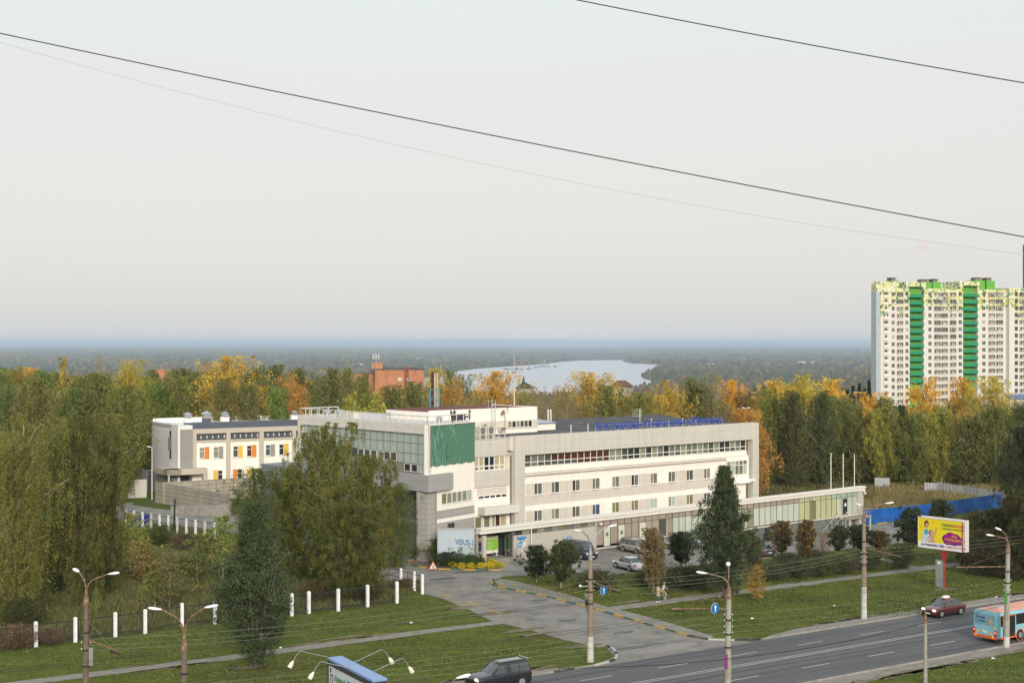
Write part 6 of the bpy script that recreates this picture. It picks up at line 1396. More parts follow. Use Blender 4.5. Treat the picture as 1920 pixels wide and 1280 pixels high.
for k, (p, q, lb, m) in enumerate((((1640,915),(1668,916),"grey metal fence panel half hidden under the drooping birches",gp_),((1424,885),(1452,892),"pale metal fence run right of the hospital's end column",gp_),((1536,905),(1552,908),"single bright metal sheet standing in the weeds",gp_),((1500,900),(1538,905),"dark metal fence sheet beside the single bright one",mat("panel_dark_blue", (.06,.07,.085), .6, .1, 2)))):
    wall_px("metal_fence", lb, "fence", pg(*p), pg(*q), 2.0 if k != 2 else 2.5, 2.0 if k != 2 else 2.4, m, posts_=False, th=.05)
shd = thing("wooden_shed", "weathered grey plank shed with sloping roof among the weeds", "shed", flat_fr(pg(1442,903), a=-.3))
MB().box(0,4.2,0,2.5,-.2,2.2).build("wall", mat("plank_grey", (.20,.18,.16), .9, .3, 2, streak=.15, joint=(.25,5,0,.03), jcol=(.4,.4,.4)), shd); MB().add([(-.2,-.2,2.5),(4.4,-.2,2.2),(4.4,2.7,2.3),(-.2,2.7,2.6),(-.2,-.2,2.42),(4.4,-.2,2.12),(4.4,2.7,2.22),(-.2,2.7,2.52)], [(0,1,2,3),(7,6,5,4),(0,4,5,1),(1,5,6,2),(3,2,6,7),(0,3,7,4)]).build("roof", mat("roof_board", (.13,.11,.10), .9, .2, 2), shd)
# ================================================================ LAMP POSTS
pole_c = mat("pole_concrete", (.28,.225,.165), .9, .14, 3, dirt=(.20,.16,.12), dscale=1.5); pole_g = mat("pole_grey", (.34,.34,.31), .85, .14, 3, dirt=(.25,.22,.18), dscale=2)
pole_w = mat("pole_whitewash", (.55,.545,.51), .9, .14, 4, dirt=(.34,.32,.28), dscale=2); lamp_w = mat("lamp_head", (.82,.84,.86), .3, .04, 3)
ins_m = mat("insulator_white", (.8,.82,.78), .3, .05, 5); dark_w = mat("cable_black", (.012,.012,.012), .6, .1, 3)
def lamp_head(parent, tip, d, up_=.15):
    d = Vector(d).normalized(); tip = Vector(tip); b = MB(); sd_ = d.cross(Vector((0,0,1))).normalized()
    prof = [(0,.05),(.12,.10),(.3,.15),(.55,.17),(.72,.13),(.8,.04)]
    n = 8; base = []
    for (s_, r_) in prof:
        c = tip+d*s_+Vector((0,0,up_*s_))
        base.append([c+sd_*(math.cos(2*math.pi*j/n)*r_)+Vector((0,0,math.sin(2*math.pi*j/n)*r_*.55)) for j in range(n)])
    vs_ = [v for r_ in base for v in r_]
    fs_ = [(i_*n+j, i_*n+(j+1) % n, (i_+1)*n+(j+1) % n, (i_+1)*n+j) for i_ in range(len(base)-1) for j in range(n)]+[tuple(range(n))[::-1]]+[tuple((len(base)-1)*n+j for j in range(n))]
    b.add(vs_, fs_); b.build("lamp_head", lamp_w, parent, smooth=True)
def lamp_post(label, base, h, heads, mat_, paint=2.0, r=(.24,.15), top=1.1, arm_mat=rust, zsplit=None, bracket=None, lean=0.0, insul=(), ins_dir=(.55,-.83)):
    """base on the ground, h = height of the concrete shaft; heads = [(dx,dy,dz)] offsets of lamps from the shaft top"""
    o = thing("street_lamp", label, "street lamp", base)
    def at(z): return (lean*z, 0, z)
    b = MB()
    if paint: MB().tube([at(-.2), at(paint)], r[0], 12, r2=r[0]-(r[0]-r[1])*paint/h).build("painted_base", pole_w, o, smooth=False)
    b.tube([at(paint), at(h)], r[0]-(r[0]-r[1])*paint/h, 12, r2=r[1]); b.build("shaft", mat_, o)
    b = MB(); b.tube([at(h-.35), at(h+.1), at(h+.6)], [r[1]+.03, r[1]+.01, .06], 10); b.build("collar", arm_mat, o)
    for (dx, dy, dz) in heads:
        T = Vector(at(h+.5)); E = T+Vector((dx, dy, dz)); b = MB()
        hd = Vector((dx, dy, 0)); hd = hd.normalized() if hd.length > .01 else Vector((1,0,0))
        p = [T, T+Vector((dx*.10, dy*.10, dz*.42)), T+Vector((dx*.32, dy*.32, dz*.68)), E]
        b.tube(p, .045, 6); b.build("arm", arm_mat, o); lamp_head(o, E, hd)
    for z in [h*.55, h*.66, h*.78]:
        MB().lathe([(r[0]*.92+.02, z-.05), (r[0]*.92+.02, z+.05)], at(z)[:2]+(0,), 10).build("clamp_band", rustd, o)
    for z in insul:
        for s_ in (-1, 1):
            MB().ell((at(z)[0]+s_*.27, 0, z), (.035,.035,.055), 6, 5).build("insulator", ins_m, o)
    if bracket:
        z, dx, dy = bracket
        b = MB(); b.tube([at(z), (dx, dy, z-.25)], .05, 6); b.tube([at(z+1.3), (dx*.8, dy*.8, z-.18)], .012, 3); b.build("bracket_arm", rust, o)
        b = MB(); b.tube([(dx*.75, dy*.75, z-.35), (dx*1.08, dy*1.08, z-.4)], .05, 5); b.lathe([(.05,z-.5),(.05,z-.2)], (dx*.8, dy*.8, 0), 6); b.build("wire_holder", rustd, o)
    return o
rd = Vector((.553,-.833,0))     # towards the road
def off(D, dpx, dpy, back=0):    # offset in metres of a picture distance at range D
    return (dpx*D/F, back, -dpy*D/F)
p1_ = pg(1107,1240); p2_ = pg(1620,1160)
rdl = tuple(rd*3.6)
L1_ = lamp_post("tall brown concrete lamp post with double arms at the mouth of the side road", p1_, 8.3, [off(111,-17,-36,-.6), off(111,34,-40,.6)], pole_c, 2.0, (.27,.15), bracket=(6.3, rdl[0], rdl[1]), insul=(5.6, 5.9, 6.3), arm_mat=steel)
L2_ = lamp_post("tall concrete lamp post with one long arm near the yellow billboard", p2_, 9.0, [off(128,36,-20,-.5), off(128,-3,-14,.3)], pole_c, 2.9, (.28,.15), bracket=(6.4, rdl[0]*1.2, rdl[1]*1.2), insul=(5.2, 5.6, 6.0))
b3_ = (14.6, 94.5, 0.0)
# the lamp post by the near kerb: foot just below the picture
Dn = 96.0; L3_ = lamp_post("pale lamp post in the middle with two lamps on rusty arms and purple stickers", ((1364-960)*Dn/F, Dn, 0), 8.0, [off(Dn,-42,-26,-.4), off(Dn,3,-34,.9)], pole_g, 1.2, (.25,.17), zsplit=None, bracket=(7.0, -3.6, 1.2), insul=(5.4, 5.8, 6.2, 6.6), lean=.011)
Db = 116.3; L4_ = lamp_post("pale lamp post with twin lamps on the near verge beside the bus", pg(1887,1213), 8.0, [off(Db,-30,-16,-.5), off(Db,-6,-22,.8)], pole_g, 0.9, (.25,.17), bracket=(6.6, -3.7, 1.3), insul=(4.3, 4.7, 5.1, 5.5), lean=.016)
Dl = 88.0; L5_ = lamp_post("dark brown lamp post at left with a rusty red collar and twin lamps", ((160-960)*Dl/F, Dl, 0), 9.0, [off(Dl,44,-36,-.4), off(Dl,-21,-34,.8)], mat("pole_brown", (.15,.12,.10), .9, .18, 3, dirt=(.18,.13,.10), dscale=2), 0.6, (.22,.14), bracket=(6.6, 2.7, -2.3), insul=(6.0, 6.4), lean=.006)
Dm = 82.5; L6_ = lamp_post("brown lamp post at lower left with two lamps in a wide V", ((345-960)*Dm/F, Dm, 0), 7.4, [off(Dm,-40,-52,-.2), off(Dm,36,-53,.2)], MT["pole_brown"], 0.6, (.23,.16), bracket=(5.2, -2.9, -2.2), insul=(4.2, 4.6), lean=.002)
# stickers on two posts
for par, zz_, col_, lb_ in ((L3_, 3.0, (.20,.035,.17), "purple_sticker"), (L4_, 3.6, (.05,.22,.045), "green_sticker")):
    MB().box(-.27, -.05+.02, -.30, -.26, zz_, zz_+.55).box(-.25,-.02,-.31,-.27,zz_+.6,zz_+.95).build("sticker", mat(lb_, col_, .6, .2, 6), par)
# sign box on the left post, stub pole near the right verge
MB().box(.25, .5, -.12, -.06, 5.0, 6.1).build("metal_box", steel, L5_)
sp_ = pg(1735,1273); st2 = thing("stub_pole", "short grey pole with a pointed rusty cap on the near verge", "pole", (sp_[0]*.985, sp_[1]*.985, 0))
MB().tube([(0,0,-.3),(0,0,4.5)], .15, 10, r2=.11).build("shaft", pole_g, st2); MB().lathe([(.10,4.45),(.12,4.8),(.03,5.5),(.02,5.9)], (0,0,0), 8).build("cap", rust, st2)
# thin mast lights by the school and in the woods
for px, yt, yb, lb in ((285,838,936,"slim white lamp mast in front of the school's grey basement"),(385,810,905,"thin pale mast before the school's first window bay"),(484,806,893,"thin pale mast before the school's second pilaster")):
    D = F*25/(yb-640)*(.93 if yb < 930 else 1); t_ = 25-(yt-640)*D/F
    o = thing("lamp_mast", lb, "lamp mast", ((px-960)*D/F, D, 0)); MB().tube([(0,0,0),(0,0,t_)], .09, 6, r2=.05).build("mast", pvc, o); lamp_head(o, (0,0,t_), (-1,-.3,0))
for px, yt, D, lb in ((1398,765,255,"small street lamp glimpsed among trees right of the hospital"),(1606,736,330,"tiny street lamp among the dark conifers by the tower")):
    o = thing("park_lamp", lb, "street lamp", ((px-960)*D/F, D, float(hgt((px-960)*D/F, D)))); t_ = 25-(yt-640)*D/F-o.matrix_world[2][3]
    MB().tube([(0,0,0),(0,0,t_)], .08, 6).build("mast", steel, o); lamp_head(o, (0,0,t_), (1,-.2,0)); lamp_head(o, (0,0,t_), (-1,-.2,0))
# ================================================================ WIRES
def cable(name, label, a, c, sag, r, m, cat="cable", group=None, n=24):
    a, c = Vector(a), Vector(c); pts = [a.lerp(c, k/n)+Vector((0,0,-4*sag*(k/n)*(1-k/n))) for k in range(n+1)]
    return MB().tube(pts, r, 5).build(name, m, None, None, label=label, cat=cat, group=group)
cable("overhead_cable", "thick black cable crossing the whole sky from upper left to lower right", pz(-60,50,30), pz(1980,455,30), .10, .0125, mat("cable_dark_grey", (.05,.05,.055), .6, .1, 3), n=60)
cable("overhead_cable", "hair thin grey cable sagging just below the thick black one", pz(-60,62,34), pz(1980,484,34), .58, .005, mat("cable_grey", (.42,.43,.45), .6, .05, 2), n=60)
cable("overhead_cable", "dark cable crossing the upper right corner of the sky", pz(1040,-8,28), pz(1980,166,28), .04, .012, mat("cable_bluish", (.03,.05,.06), .5, .1, 2), n=40)
wire_g = mat("wire_dark", (.03,.03,.03), .7, .1, 3); wire_l = mat("wire_weathered", (.20,.215,.17), .6, .1, 3)
def rp(x, y, z): p = FR @ Vector((x, y, z)); return (p.x, p.y, z)
for k, (y, z) in enumerate(((2.6,5.9),(3.2,5.9),(-5.2,5.9),(-5.9,5.9))):
    cable("contact_wire", ["trolleybus wire over the far lane, left of its pair","trolleybus wire over the far lane, right of its pair","trolleybus wire over the near lane, inner of its pair","trolleybus wire over the near lane, outer of its pair"][k], rp(-60, y, z), rp(110, y, z), .5, .013, wire_g, "wire", "trolleybus contact wires", 40)
lampx = [(-25.6,-.2),(11.18,5.98),(41.98,6.38),(110,6.4)]
for k, z in enumerate((5.6,5.9,6.3)):
    cable("power_wire", "pale power wire strung along the tall concrete posts, %s of three" % ("lowest","middle","highest")[k], (p2_[0]-.3, p2_[1], z), (p1_[0]+.35, p1_[1], z), .55, .010, wire_l, "wire", "power wires between the far posts")
    cable("power_wire", "pale power wire from the tall post to the lower left corner, %s of three" % ("lowest","middle","highest")[k], (p1_[0]-.3, p1_[1], z), ((160-960)*Dl/F, Dl, z+.3), .75, .010, wire_l, "wire", "power wires over the left lawn")
    cable("power_wire", "pale power wire leaving the tall post towards the right edge, %s of three" % ("lowest","middle","highest")[k], (p2_[0]+.3, p2_[1], z), (p2_[0]+40, p2_[1]+26, z+.2), .5, .010, wire_l, "wire", "power wires beyond the billboard")
for k, z in enumerate((5.4,5.8,6.2,6.6)):
    cable("service_wire", "thin wire between the two pale near posts, %s of four" % ("lowest","second","third","highest")[k], ((1364-960)*Dn/F+.3, Dn, z), (pg(1887,1213)[0]-.3, pg(1887,1213)[1], z-1.1), .35, .009, wire_l, "wire", "wires between the near posts")
    cable("service_wire", "thin wire from the pale near post off to the left, %s of four" % ("lowest","second","third","highest")[k], ((1364-960)*Dn/F-.3, Dn, z), ((345-960)*Dm/F+.3, Dm, 4.2+k*.3), .4, .009, wire_l, "wire", "wires towards the lower left post")
cable("sagging_cable", "black cable dipping across the road to the stub pole", (st2.matrix_world[0][3], st2.matrix_world[1][3], 4.5), rp(-6, -14, 5.5), .8, .022, dark_w, "cable")
cable("sagging_cable", "short black cable from the stub pole to the post by the bus", (st2.matrix_world[0][3], st2.matrix_world[1][3], 4.5), (pg(1887,1213)[0], pg(1887,1213)[1], 3.6), .15, .018, dark_w, "cable")
# ================================================================ SIGNS
sblue = mat("roadsign_blue", (.01,.15,.42), .4, .06, 3)
def arrow_sign(label, c, par_p, ang):
    o = thing("arrow_sign", label, "road sign", Matrix.Translation(c) @ Matrix.Rotation(ang, 4, 'Z'))
    MB().lathe([(.35,-.012),(.35,.012)], (0,0,0), 24, axis='Y').build("disc", sblue, o)
    MB().lathe([(.37,0.013),(.37,.02)], (0,0,0), 24, axis='Y').build("rim", pvc, o)
    MB().box(-.045,.045,-.03,-.014,-.22,.06).add([(-.13,-.03,.04),(.13,-.03,.04),(0,-.03,.25),(-.13,-.014,.04),(.13,-.014,.04),(0,-.014,.25)], [(0,1,2),(5,4,3),(0,3,4,1),(1,4,5,2),(2,5,3,0)]).build("arrow", pvc, o)
    q = Vector(par_p)-Vector(c); q = Matrix.Rotation(-ang, 3, 'Z') @ q
    MB().tube([(0,.03,0), tuple(q)], .02, 5).build("bracket", steel, o)
arrow_sign("round blue arrow sign hanging beside the tall brown lamp post", pz(1132,1106,110), (p1_[0], p1_[1], pz(1107,1112,111)[2]), R(38))
arrow_sign("round blue arrow sign beside the pale lamp post in the middle", pz(1341,1140,95), ((1364-960)*Dn/F+.06, Dn, pz(1364,1142,Dn)[2]), R(38))
# signs seen edge-on on the tall post
MB().add([(-.55,-.05,5.35),(-.15,-.3,5.35),(-.25,-.2,4.85),(-.55,-.03,5.35),(-.15,-.28,5.35),(-.25,-.18,4.85)], [(0,1,2),(5,4,3),(0,3,4,1),(1,4,5,2),(2,5,3,0)]).add([(-.35,-.05,3.9),(-.15,-.3,3.9),(-.35,-.15,4.6),(-.35,-.03,3.9),(-.15,-.28,3.9),(-.35,-.13,4.6)], [(0,1,2),(5,4,3)]).build("yield_plates", steel, L1_)
MB().box(-.42,-.22,-.25,-.05,4.45,4.85).build("black_box", dark_w, L1_)
MB().tube([(-.3,0,5.9),(-.75,-.1,5.9)], .02, 4).ell((-.8,-.1,5.95), (.12,.12,.1), 8, 5).build("camera", ins_m, L1_)
# warning triangle on a stand at the kerb
tp = pg(812,1071); ts = thing("warning_sign", "folding triangular roadworks sign with red rim at the flower bed kerb", "road sign", flat_fr(tp, a=R(5)))
MB().add([(-.5,-.02,.25),(.5,-.02,.25),(0,-.02,1.15),(-.5,.02,.25),(.5,.02,.25),(0,.02,1.15)], [(0,1,2),(5,4,3),(0,3,4,1),(1,4,5,2),(2,5,3,0)]).build("plate", mat("sign_red", (.55,.10,.06), .5, .1, 3), ts)
MB().add([(-.35,-.03,.33),(.35,-.03,.33),(0,-.03,.98)], [(0,1,2)]).build("face", pvc, ts)
MB().box(-.05,.05,-.04,-.032,.4,.7).ell((.03,-.04,.76), (.05,.01,.05), 6, 4).box(.05,.18,-.04,-.033,.38,.46).build("worker_symbol", dark_w, ts)
MB().tube([(-.5,0,.25),(-.6,-.5,0)], .02, 4).tube([(.5,0,.25),(.6,-.5,0)], .02, 4).tube([(0,.02,.4),(0,.6,0)], .02, 4).tube([(-.3,0,.25),(-.3,.05,0)], .02, 4).tube([(.3,0,.25),(.3,.05,0)], .02, 4).build("stand", steel, ts)
yh = pg(994,1076); o = thing("hydrant_marker", "small yellow painted hydrant between kerb and first rowan", "hydrant", yh); MB().lathe([(.2,0),(.18,.35),(.1,.5)], (0,0,0), 10).build("body", mat("hydrant_yellow", (.7,.42,.03), .6, .1, 4), o); MB().ell((0,0,.5), (.13,.13,.08), 8, 5).build("cap", pvc, o)
# ---- yellow billboard
A_ = Vector((pz(1722,970,146.5)[0], 146.5, 0)); B2 = Vector((pz(1804,979,142.6)[0], 142.6, 0))
bb = pg(1768,1101); bz = bb[2]
bfr = Matrix.Translation((A_.x, A_.y, 0)) @ Matrix.Rotation(math.atan2(B2.y-A_.y, B2.x-A_.x), 4, 'Z'); LW = (B2-A_).length
bo = thing("billboard", "yellow advertising billboard on a grey pillar with purple cloud and blue lettering", "billboard", bfr)
z0, z1 = 3.95, 6.9
MB().box(0, LW+.25, .02, .62, z0, z1).build("cabinet", mat("billboard_side", (.30,.28,.26), .6, .1, 2), bo)
MB().box(-.04, LW+.04, -.04, .019, z1, z1+.12).box(-.04, LW+.04, -.04, .019, z0-.08, z0).box(-.04,0,-.04,.019,z0,z1).box(LW,LW+.2,-.04,.019,z0,z1).box(-.04,LW+.3,.62,.7,z1,z1+.16).box(-.04,LW+.3,.0,.62,z1-.0,z1+.03).box(LW+.25,LW+.33,.0,.7,z0-.05,z1+.14).build("frame_rim", mat("rim_pale", (.62,.60,.56), .5, .05, 3), bo)
MB().box(LW+.02, LW+.12, -.06, -.041, z0, z1).build("red_strip", mat("strip_red", (.35,.05,.04), .5, .1, 3), bo)
yb = mat("poster_yellow", (.80,.66,.02), .45, .03, 1)
pcols = [yb, pvc, mat("poster_white", (.80,.80,.84), .5, .03, 1), mat("poster_purple", (.30,.012,.22), .5, .05, 1), mat("poster_navy", (.05,.015,.14), .5, .05, 1), mat("poster_skin", (.62,.34,.22), .5, .06, 3), mat("poster_hair", (.10,.05,.04), .5, .1, 3), mat("poster_coat", (.55,.62,.70), .5, .05, 3), mat("poster_teal", (.05,.38,.45), .5, .05, 3), mat("poster_green", (.02,.17,.13), .5, .05, 3), mat("poster_orange", (.80,.42,.05), .5, .05, 3), mat("poster_pink", (.60,.08,.16), .5, .05, 3)]
b = MB(); b.box(0, LW, -.012, .018, z0+.55, z1, 0); b.box(0, LW, -.013, .018, z0, z0+.55, 2)
def flat(b, pts, y, m, ox=0, oz=0, s=1.0):
    b.add([(ox+x*s, y, oz+z*s) for x, z in pts], [tuple(range(len(pts)))], m)
def disc(b, cx, cz, rx, rz, y, m, n=18): flat(b, [(cx+rx*math.cos(2*math.pi*k/n), cz+rz*math.sin(2*math.pi*k/n)) for k in range(n)], y, m)
# mother and baby
flat(b, [(.45,4.5),(1.9,4.5),(1.8,5.0),(1.55,5.25),(1.25,5.75),(.9,5.85),(.62,5.7),(.48,5.2)], -.02, 7); flat(b, [(.7,5.75),(1.1,5.8),(1.2,5.45),(1.0,5.2),(.75,5.3)], -.024, 8)
disc(b, .98, 6.35, .27, .36, -.022, 6); disc(b, 1.03, 6.2, .19, .28, -.027, 5); flat(b, [(.76,6.0),(.83,6.0),(.85,6.5),(.74,6.55)], -.03, 6)
disc(b, 1.5, 5.5, .26, .28, -.030, 6); disc(b, 1.58, 5.48, .23, .24, -.033, 5); flat(b, [(1.1,4.5),(1.95,4.5),(1.9,4.95),(1.65,5.25),(1.35,5.2),(1.15,4.95)], -.035, 5)
flat(b, [(1.75,5.1),(1.9,5.0),(2.15,5.75),(2.2,6.0),(2.1,6.02),(2.03,5.8)], -.031, 5); disc(b, 2.12, 6.02, .07, .09, -.034, 5); flat(b, [(1.05,4.62),(1.5,4.75),(1.5,4.9),(1.05,4.85)], -.037, 7)
for cx, cz in ((.93,6.22),(1.1,6.22)): disc(b, cx, cz, .025, .018, -.029, 6, 8)
disc(b, 1.02, 6.04, .05, .018, -.029, 11, 8); disc(b, 1.62, 5.42, .04, .02, -.036, 11, 8); disc(b, 1.56, 5.55, .02, .015, -.036, 6, 8); disc(b, 1.7, 5.55, .02, .015, -.036, 6, 8)
for cx, cz, r_ in ((.3,6.0,.1),(1.75,6.55,.13),(2.5,4.7,.09),(5.2,6.0,.08),(5.3,4.9,.12)): disc(b, cx, cz, r_, r_, -.018, 10, 10)
cloud = [(3.3,5.1,.42,.36),(3.8,5.35,.5,.38),(4.35,5.2,.55,.42),(4.95,5.0,.42,.30),(3.5,4.85,.5,.32),(4.2,4.85,.6,.34),(4.75,4.9,.4,.3)]
for k, (cx, cz, rx, rz) in enumerate(cloud): disc(b, cx-.03, cz-.03, rx+.05, rz+.05, -.017-.0004*k, 4)
for k, (cx, cz, rx, rz) in enumerate(cloud): disc(b, cx, cz, rx, rz, -.022-.0005*k, 3)
b.build("print", pcols, bo)
for tx, x, z, hh, wd, m in (("ТОНУС", 2.75, 6.28, .27, 1.3, pcols[9]), ("КРОХА", 4.1, 6.28, .27, 1.3, pcols[11]), ("педиатрический центр", 2.85, 6.0, .14, 2.5, pcols[9]), ("МЫ", 3.95, 5.22, .24, .55, pcols[10]), ("ОТКРЫЛИСЬ!", 3.15, 4.85, .25, 2.1, pcols[10]), ("ул. Родионова, 190Д", .4, 4.15, .22, 2.6, pcols[4]), ("т. (831) 411-11-55", 3.15, 4.15, .22, 2.3, pcols[11])):
    MB().text(tx, (x,-.045,z), (1,0,0), (0,0,1), hh, wd, .012, bold=.012).build("lettering", m, bo)
cx_ = LW*.55
pfr = Matrix.Translation((bb[0], bb[1], bz)) @ Matrix.Rotation(math.atan2(B2.y-A_.y, B2.x-A_.x), 4, 'Z')
MB().box(-.8, .1, -.1, .12, -.2, 2.75).build("pillar", mat("pillar_grey", (.27,.28,.28), .7, .06, 2), bo, pfr)
MB().box(.11, .2, -.1, .1, -.2, 2.8).add([(-.35,-.1,3.95),(.7,-.1,3.95),(.24,-.1,2.7),(.0,-.1,2.7),(-.35,.1,3.95),(.7,.1,3.95),(.24,.1,2.7),(.0,.1,2.7)], [(0,3,2,1),(4,5,6,7),(0,4,7,3),(1,2,6,5)]).build("red_mast", MT["strip_red"], bo, pfr)
MB().box(-.55, -.2, -.12, -.101, 2.35, 2.62).build("notice", pvc, bo, pfr)
# ---- lower left billboard, seen from above
A_ = Vector(pz(616,1240,80.7)); B2 = Vector(pz(700,1280,75.3)); zt = 7.0
bfr = Matrix.Translation((A_.x, A_.y, 0)) @ Matrix.Rotation(math.atan2(B2.y-A_.y, B2.x-A_.x), 4, 'Z'); LW = 6.2
b2_ = thing("billboard", "pale billboard with blue top edge and three lamp arms at the bottom of the view", "billboard", bfr)
MB().box(0, LW, .0, .75, 4.0, zt-.02).build("cabinet", mat("cabinet_dark", (.05,.05,.055), .6, .1, 2), b2_)
MB().box(-.03, LW+.03, -.05, .8, zt-.02, zt+.1).build("top_edge", mat("edge_blue", (.22,.33,.58), .35, .06, 2), b2_)
MB().box(-.04, LW+.04, -.055, -.002, zt-.3, zt-.021).box(-.06,-.002,-.05,.78,4.0,zt-.021).build("rim", MT["cabinet_dark"], b2_)
b = MB(); 
for k in range(48): b.box(.12+k*(LW-.24)/48, .12+(k+.86)*(LW-.24)/48, -.03, -.003, 4.1, zt-.31)
b.build("slats", mat("slat_pale", (.55,.58,.60), .5, .05, 2), b2_)
MB().box(2.8, 5.9, -.045, -.031, 4.3, 6.35).build("print", mat("print_teal", (.02,.24,.27), .5, .05, 2), b2_)
MB().box(3.7, 5.0, -.06, -.046, 4.3, 5.9).build("print", MT["poster_white"], b2_)
MB().text("Кузнечный", (1.05,-.05,6.0), (1,0,0), (0,0,1), .34, 1.5, .015, shear=.2).build("lettering", mat("lettering_green", (.10,.25,.12), .5, .1, 3), b2_)
MB().text("ТРАКТ", (1.1,-.05,5.6), (1,0,0), (0,0,1), .26, .9, .015, bold=.02).box(.35,.85,-.05,-.04,5.55,5.65).box(.4,.46,-.05,-.04,5.75,6.2).box(.7,.76,-.05,-.04,5.75,6.2).box(.4,.76,-.05,-.04,6.2,6.26).box(.35,.5,-.05,-.04,6.35,6.6).build("lettering", mat("lettering_black", (.02,.03,.03), .5, .1, 3), b2_)
MB().tube([(LW/2,.4,-.2),(LW/2,.4,4.0)], .28, 10).build("pillar", steel, b2_)
for (x, s_) in ((.05,-1),(3.1,-1),(1.9,1),(4.5,1)):
    b = MB(); y0 = -.0 if s_ < 0 else .75; b.tube([(x,y0,zt+.1),(x,y0+s_*1.7,zt+.65),(x,y0+s_*1.95,zt+.45),(x,y0+s_*2.15,zt+.1)], .025, 5)
    b.build("lamp_arm", steel, b2_); MB().tube([(x,y0+s_*2.13,zt+.14),(x,y0+s_*2.25,zt-.02),(x,y0+s_*2.36,zt-.2)], [.05,.12,.13], 8).build("floodlight", mat("lamp_cream", (.78,.74,.62), .4, .05, 3), b2_)
# ================================================================ FAR THINGS
hz_h = [(985,717,12,"green spired villa with white gable in front of the river","villa"),(1060,731,22,"low dark roofed house beyond the wood left of centre","house"),(1165,713,42,"big house with dark red hipped roof by the river","house"),(1210,727,18,"small brown roofed house by the river","house"),(1020,724,14,"white walled house below the spired villa","house")]; hz_h = [hz_h[0], hz_h[2], hz_h[3]]
roof_r = mat("roof_dark_red", (.14,.065,.055), .8, .1, .5); roof_g = mat("roof_green", (.035,.07,.055), .7, .1, .5); hw = mat("house_wall", (.36,.33,.28), .8, .1, .3)
for k, (px, yt, wpx, lb, ct_) in enumerate(hz_h):
    D = 560+k*12; x = (px-960)*D/F; zg = float(hgt(x, D)); wd = wpx*D/F; top = 25-(yt-640)*D/F
    o = thing("distant_house", lb, ct_, Matrix.Translation((x, D, zg)) @ Matrix.Rotation(.4*(k-2), 4, 'Z')); hh = top-zg
    wd *= .8; hw_ = hh-(2.4 if k else 2.0)
    MB().box(-wd/2, wd/2, -4, 4, -5, hw_).build("wall", hw, o)
    MB().add([(-wd/2-.5,-4.5,hw_-.1),(wd/2+.5,-4.5,hw_-.1),(wd/2+.5,4.5,hw_-.1),(-wd/2-.5,4.5,hw_-.1),(-wd/4,0,hh),(wd/4,0,hh)], [(0,1,5,4),(1,2,5),(2,3,4,5),(3,0,4),(3,2,1,0)]).build("roof", roof_g if k == 0 else roof_r, o)
    if k == 0: MB().lathe([(.9,hh-2.5),(1.0,hh-.6),(.55,hh+.4),(.08,hh+2.6)], (0,-1,0), 6).build("spire", roof_g, o)
def far_pt(px, py, z=-91.5): D = (H-z)*F/(py-640); return ((px-960)*D/F, D, z)
barge_m = mat("barge_blue", (.07,.09,.14), .7, .2, .1); barge_s = mat("barge_sand", (.35,.32,.27), .8, .2, .1)
for k, (x, y, wd, lb) in enumerate(((970,693,24,"long dark barge moored off the wood, leftmost"),(992,692,12,"short blue barge right of the longest one"),(1005,689.5,12,"barge with pale superstructure in mid river"),(1020,687.5,22,"dredger with a tall crane mast"),(1022,682.5,16,"dark barge furthest out behind the dredger"),(1041,688,8,"small tug right of the dredger"),(1202,682,5,"tiny boat alone near the far point"),(950,692.5,14,"low pontoon at the left end of the barges"))):
    p = far_pt(x, y); s_ = p[1]/F; o = thing("river_barge", lb, "barge", p); w2 = wd*s_/2
    MB().prism([(-w2,-6),(w2*.9,-6),(w2,0),(w2*.9,6),(-w2,6)], -1, 3.5).build("hull", barge_m, o)
    MB().box(-w2*.4 if k != 3 else -w2*.6, w2*.1, -4, 4, 3.5, 8).build("cabin", barge_s if k in (2,3,6) else barge_m, o)
    if k == 3: MB().tube([(3,0,3),(3,0,34)], 1.2, 5).tube([(3,0,34),(-14,0,12)], .6, 4).build("crane", rail_m, o)
p = far_pt(978, 691); o = thing("pylon", "tall red and white lattice river crossing pylon", "pylon", p); s_ = p[1]/F; hp = 39*s_; b = MB(); b_w = MB()
for sx in (-1, 1):
    for sy in (-1, 1): b.tube([(sx*5.5,sy*5.5,0),(sx*1.4,sy*1.4,hp*.8),(sx*1.1,sy*1.1,hp)], .55, 4)
for k in range(12):
    w0, w1 = 5.5-4.2*k/12, 5.5-4.2*(k+1)/12; z0_, z1_ = hp*k/12, hp*(k+1)/12
    (b if k % 2 else b_w).tube([(-w0,-w0,z0_),(w1,-w1,z1_)], .4, 3); (b if k % 2 else b_w).tube([(w0,-w0,z0_),(-w1,-w1,z1_)], .4, 3)
b.tube([(-9,0,hp*.82),(9,0,hp*.82)], .5, 4); b.build("lattice", mat("pylon_red", (.5,.12,.08), .7, .1, .2), o); b_w.build("bracing", mat("pylon_white", (.6,.4,.38), .7, .1, .2), o)
rv = random.Random(9); twn = []
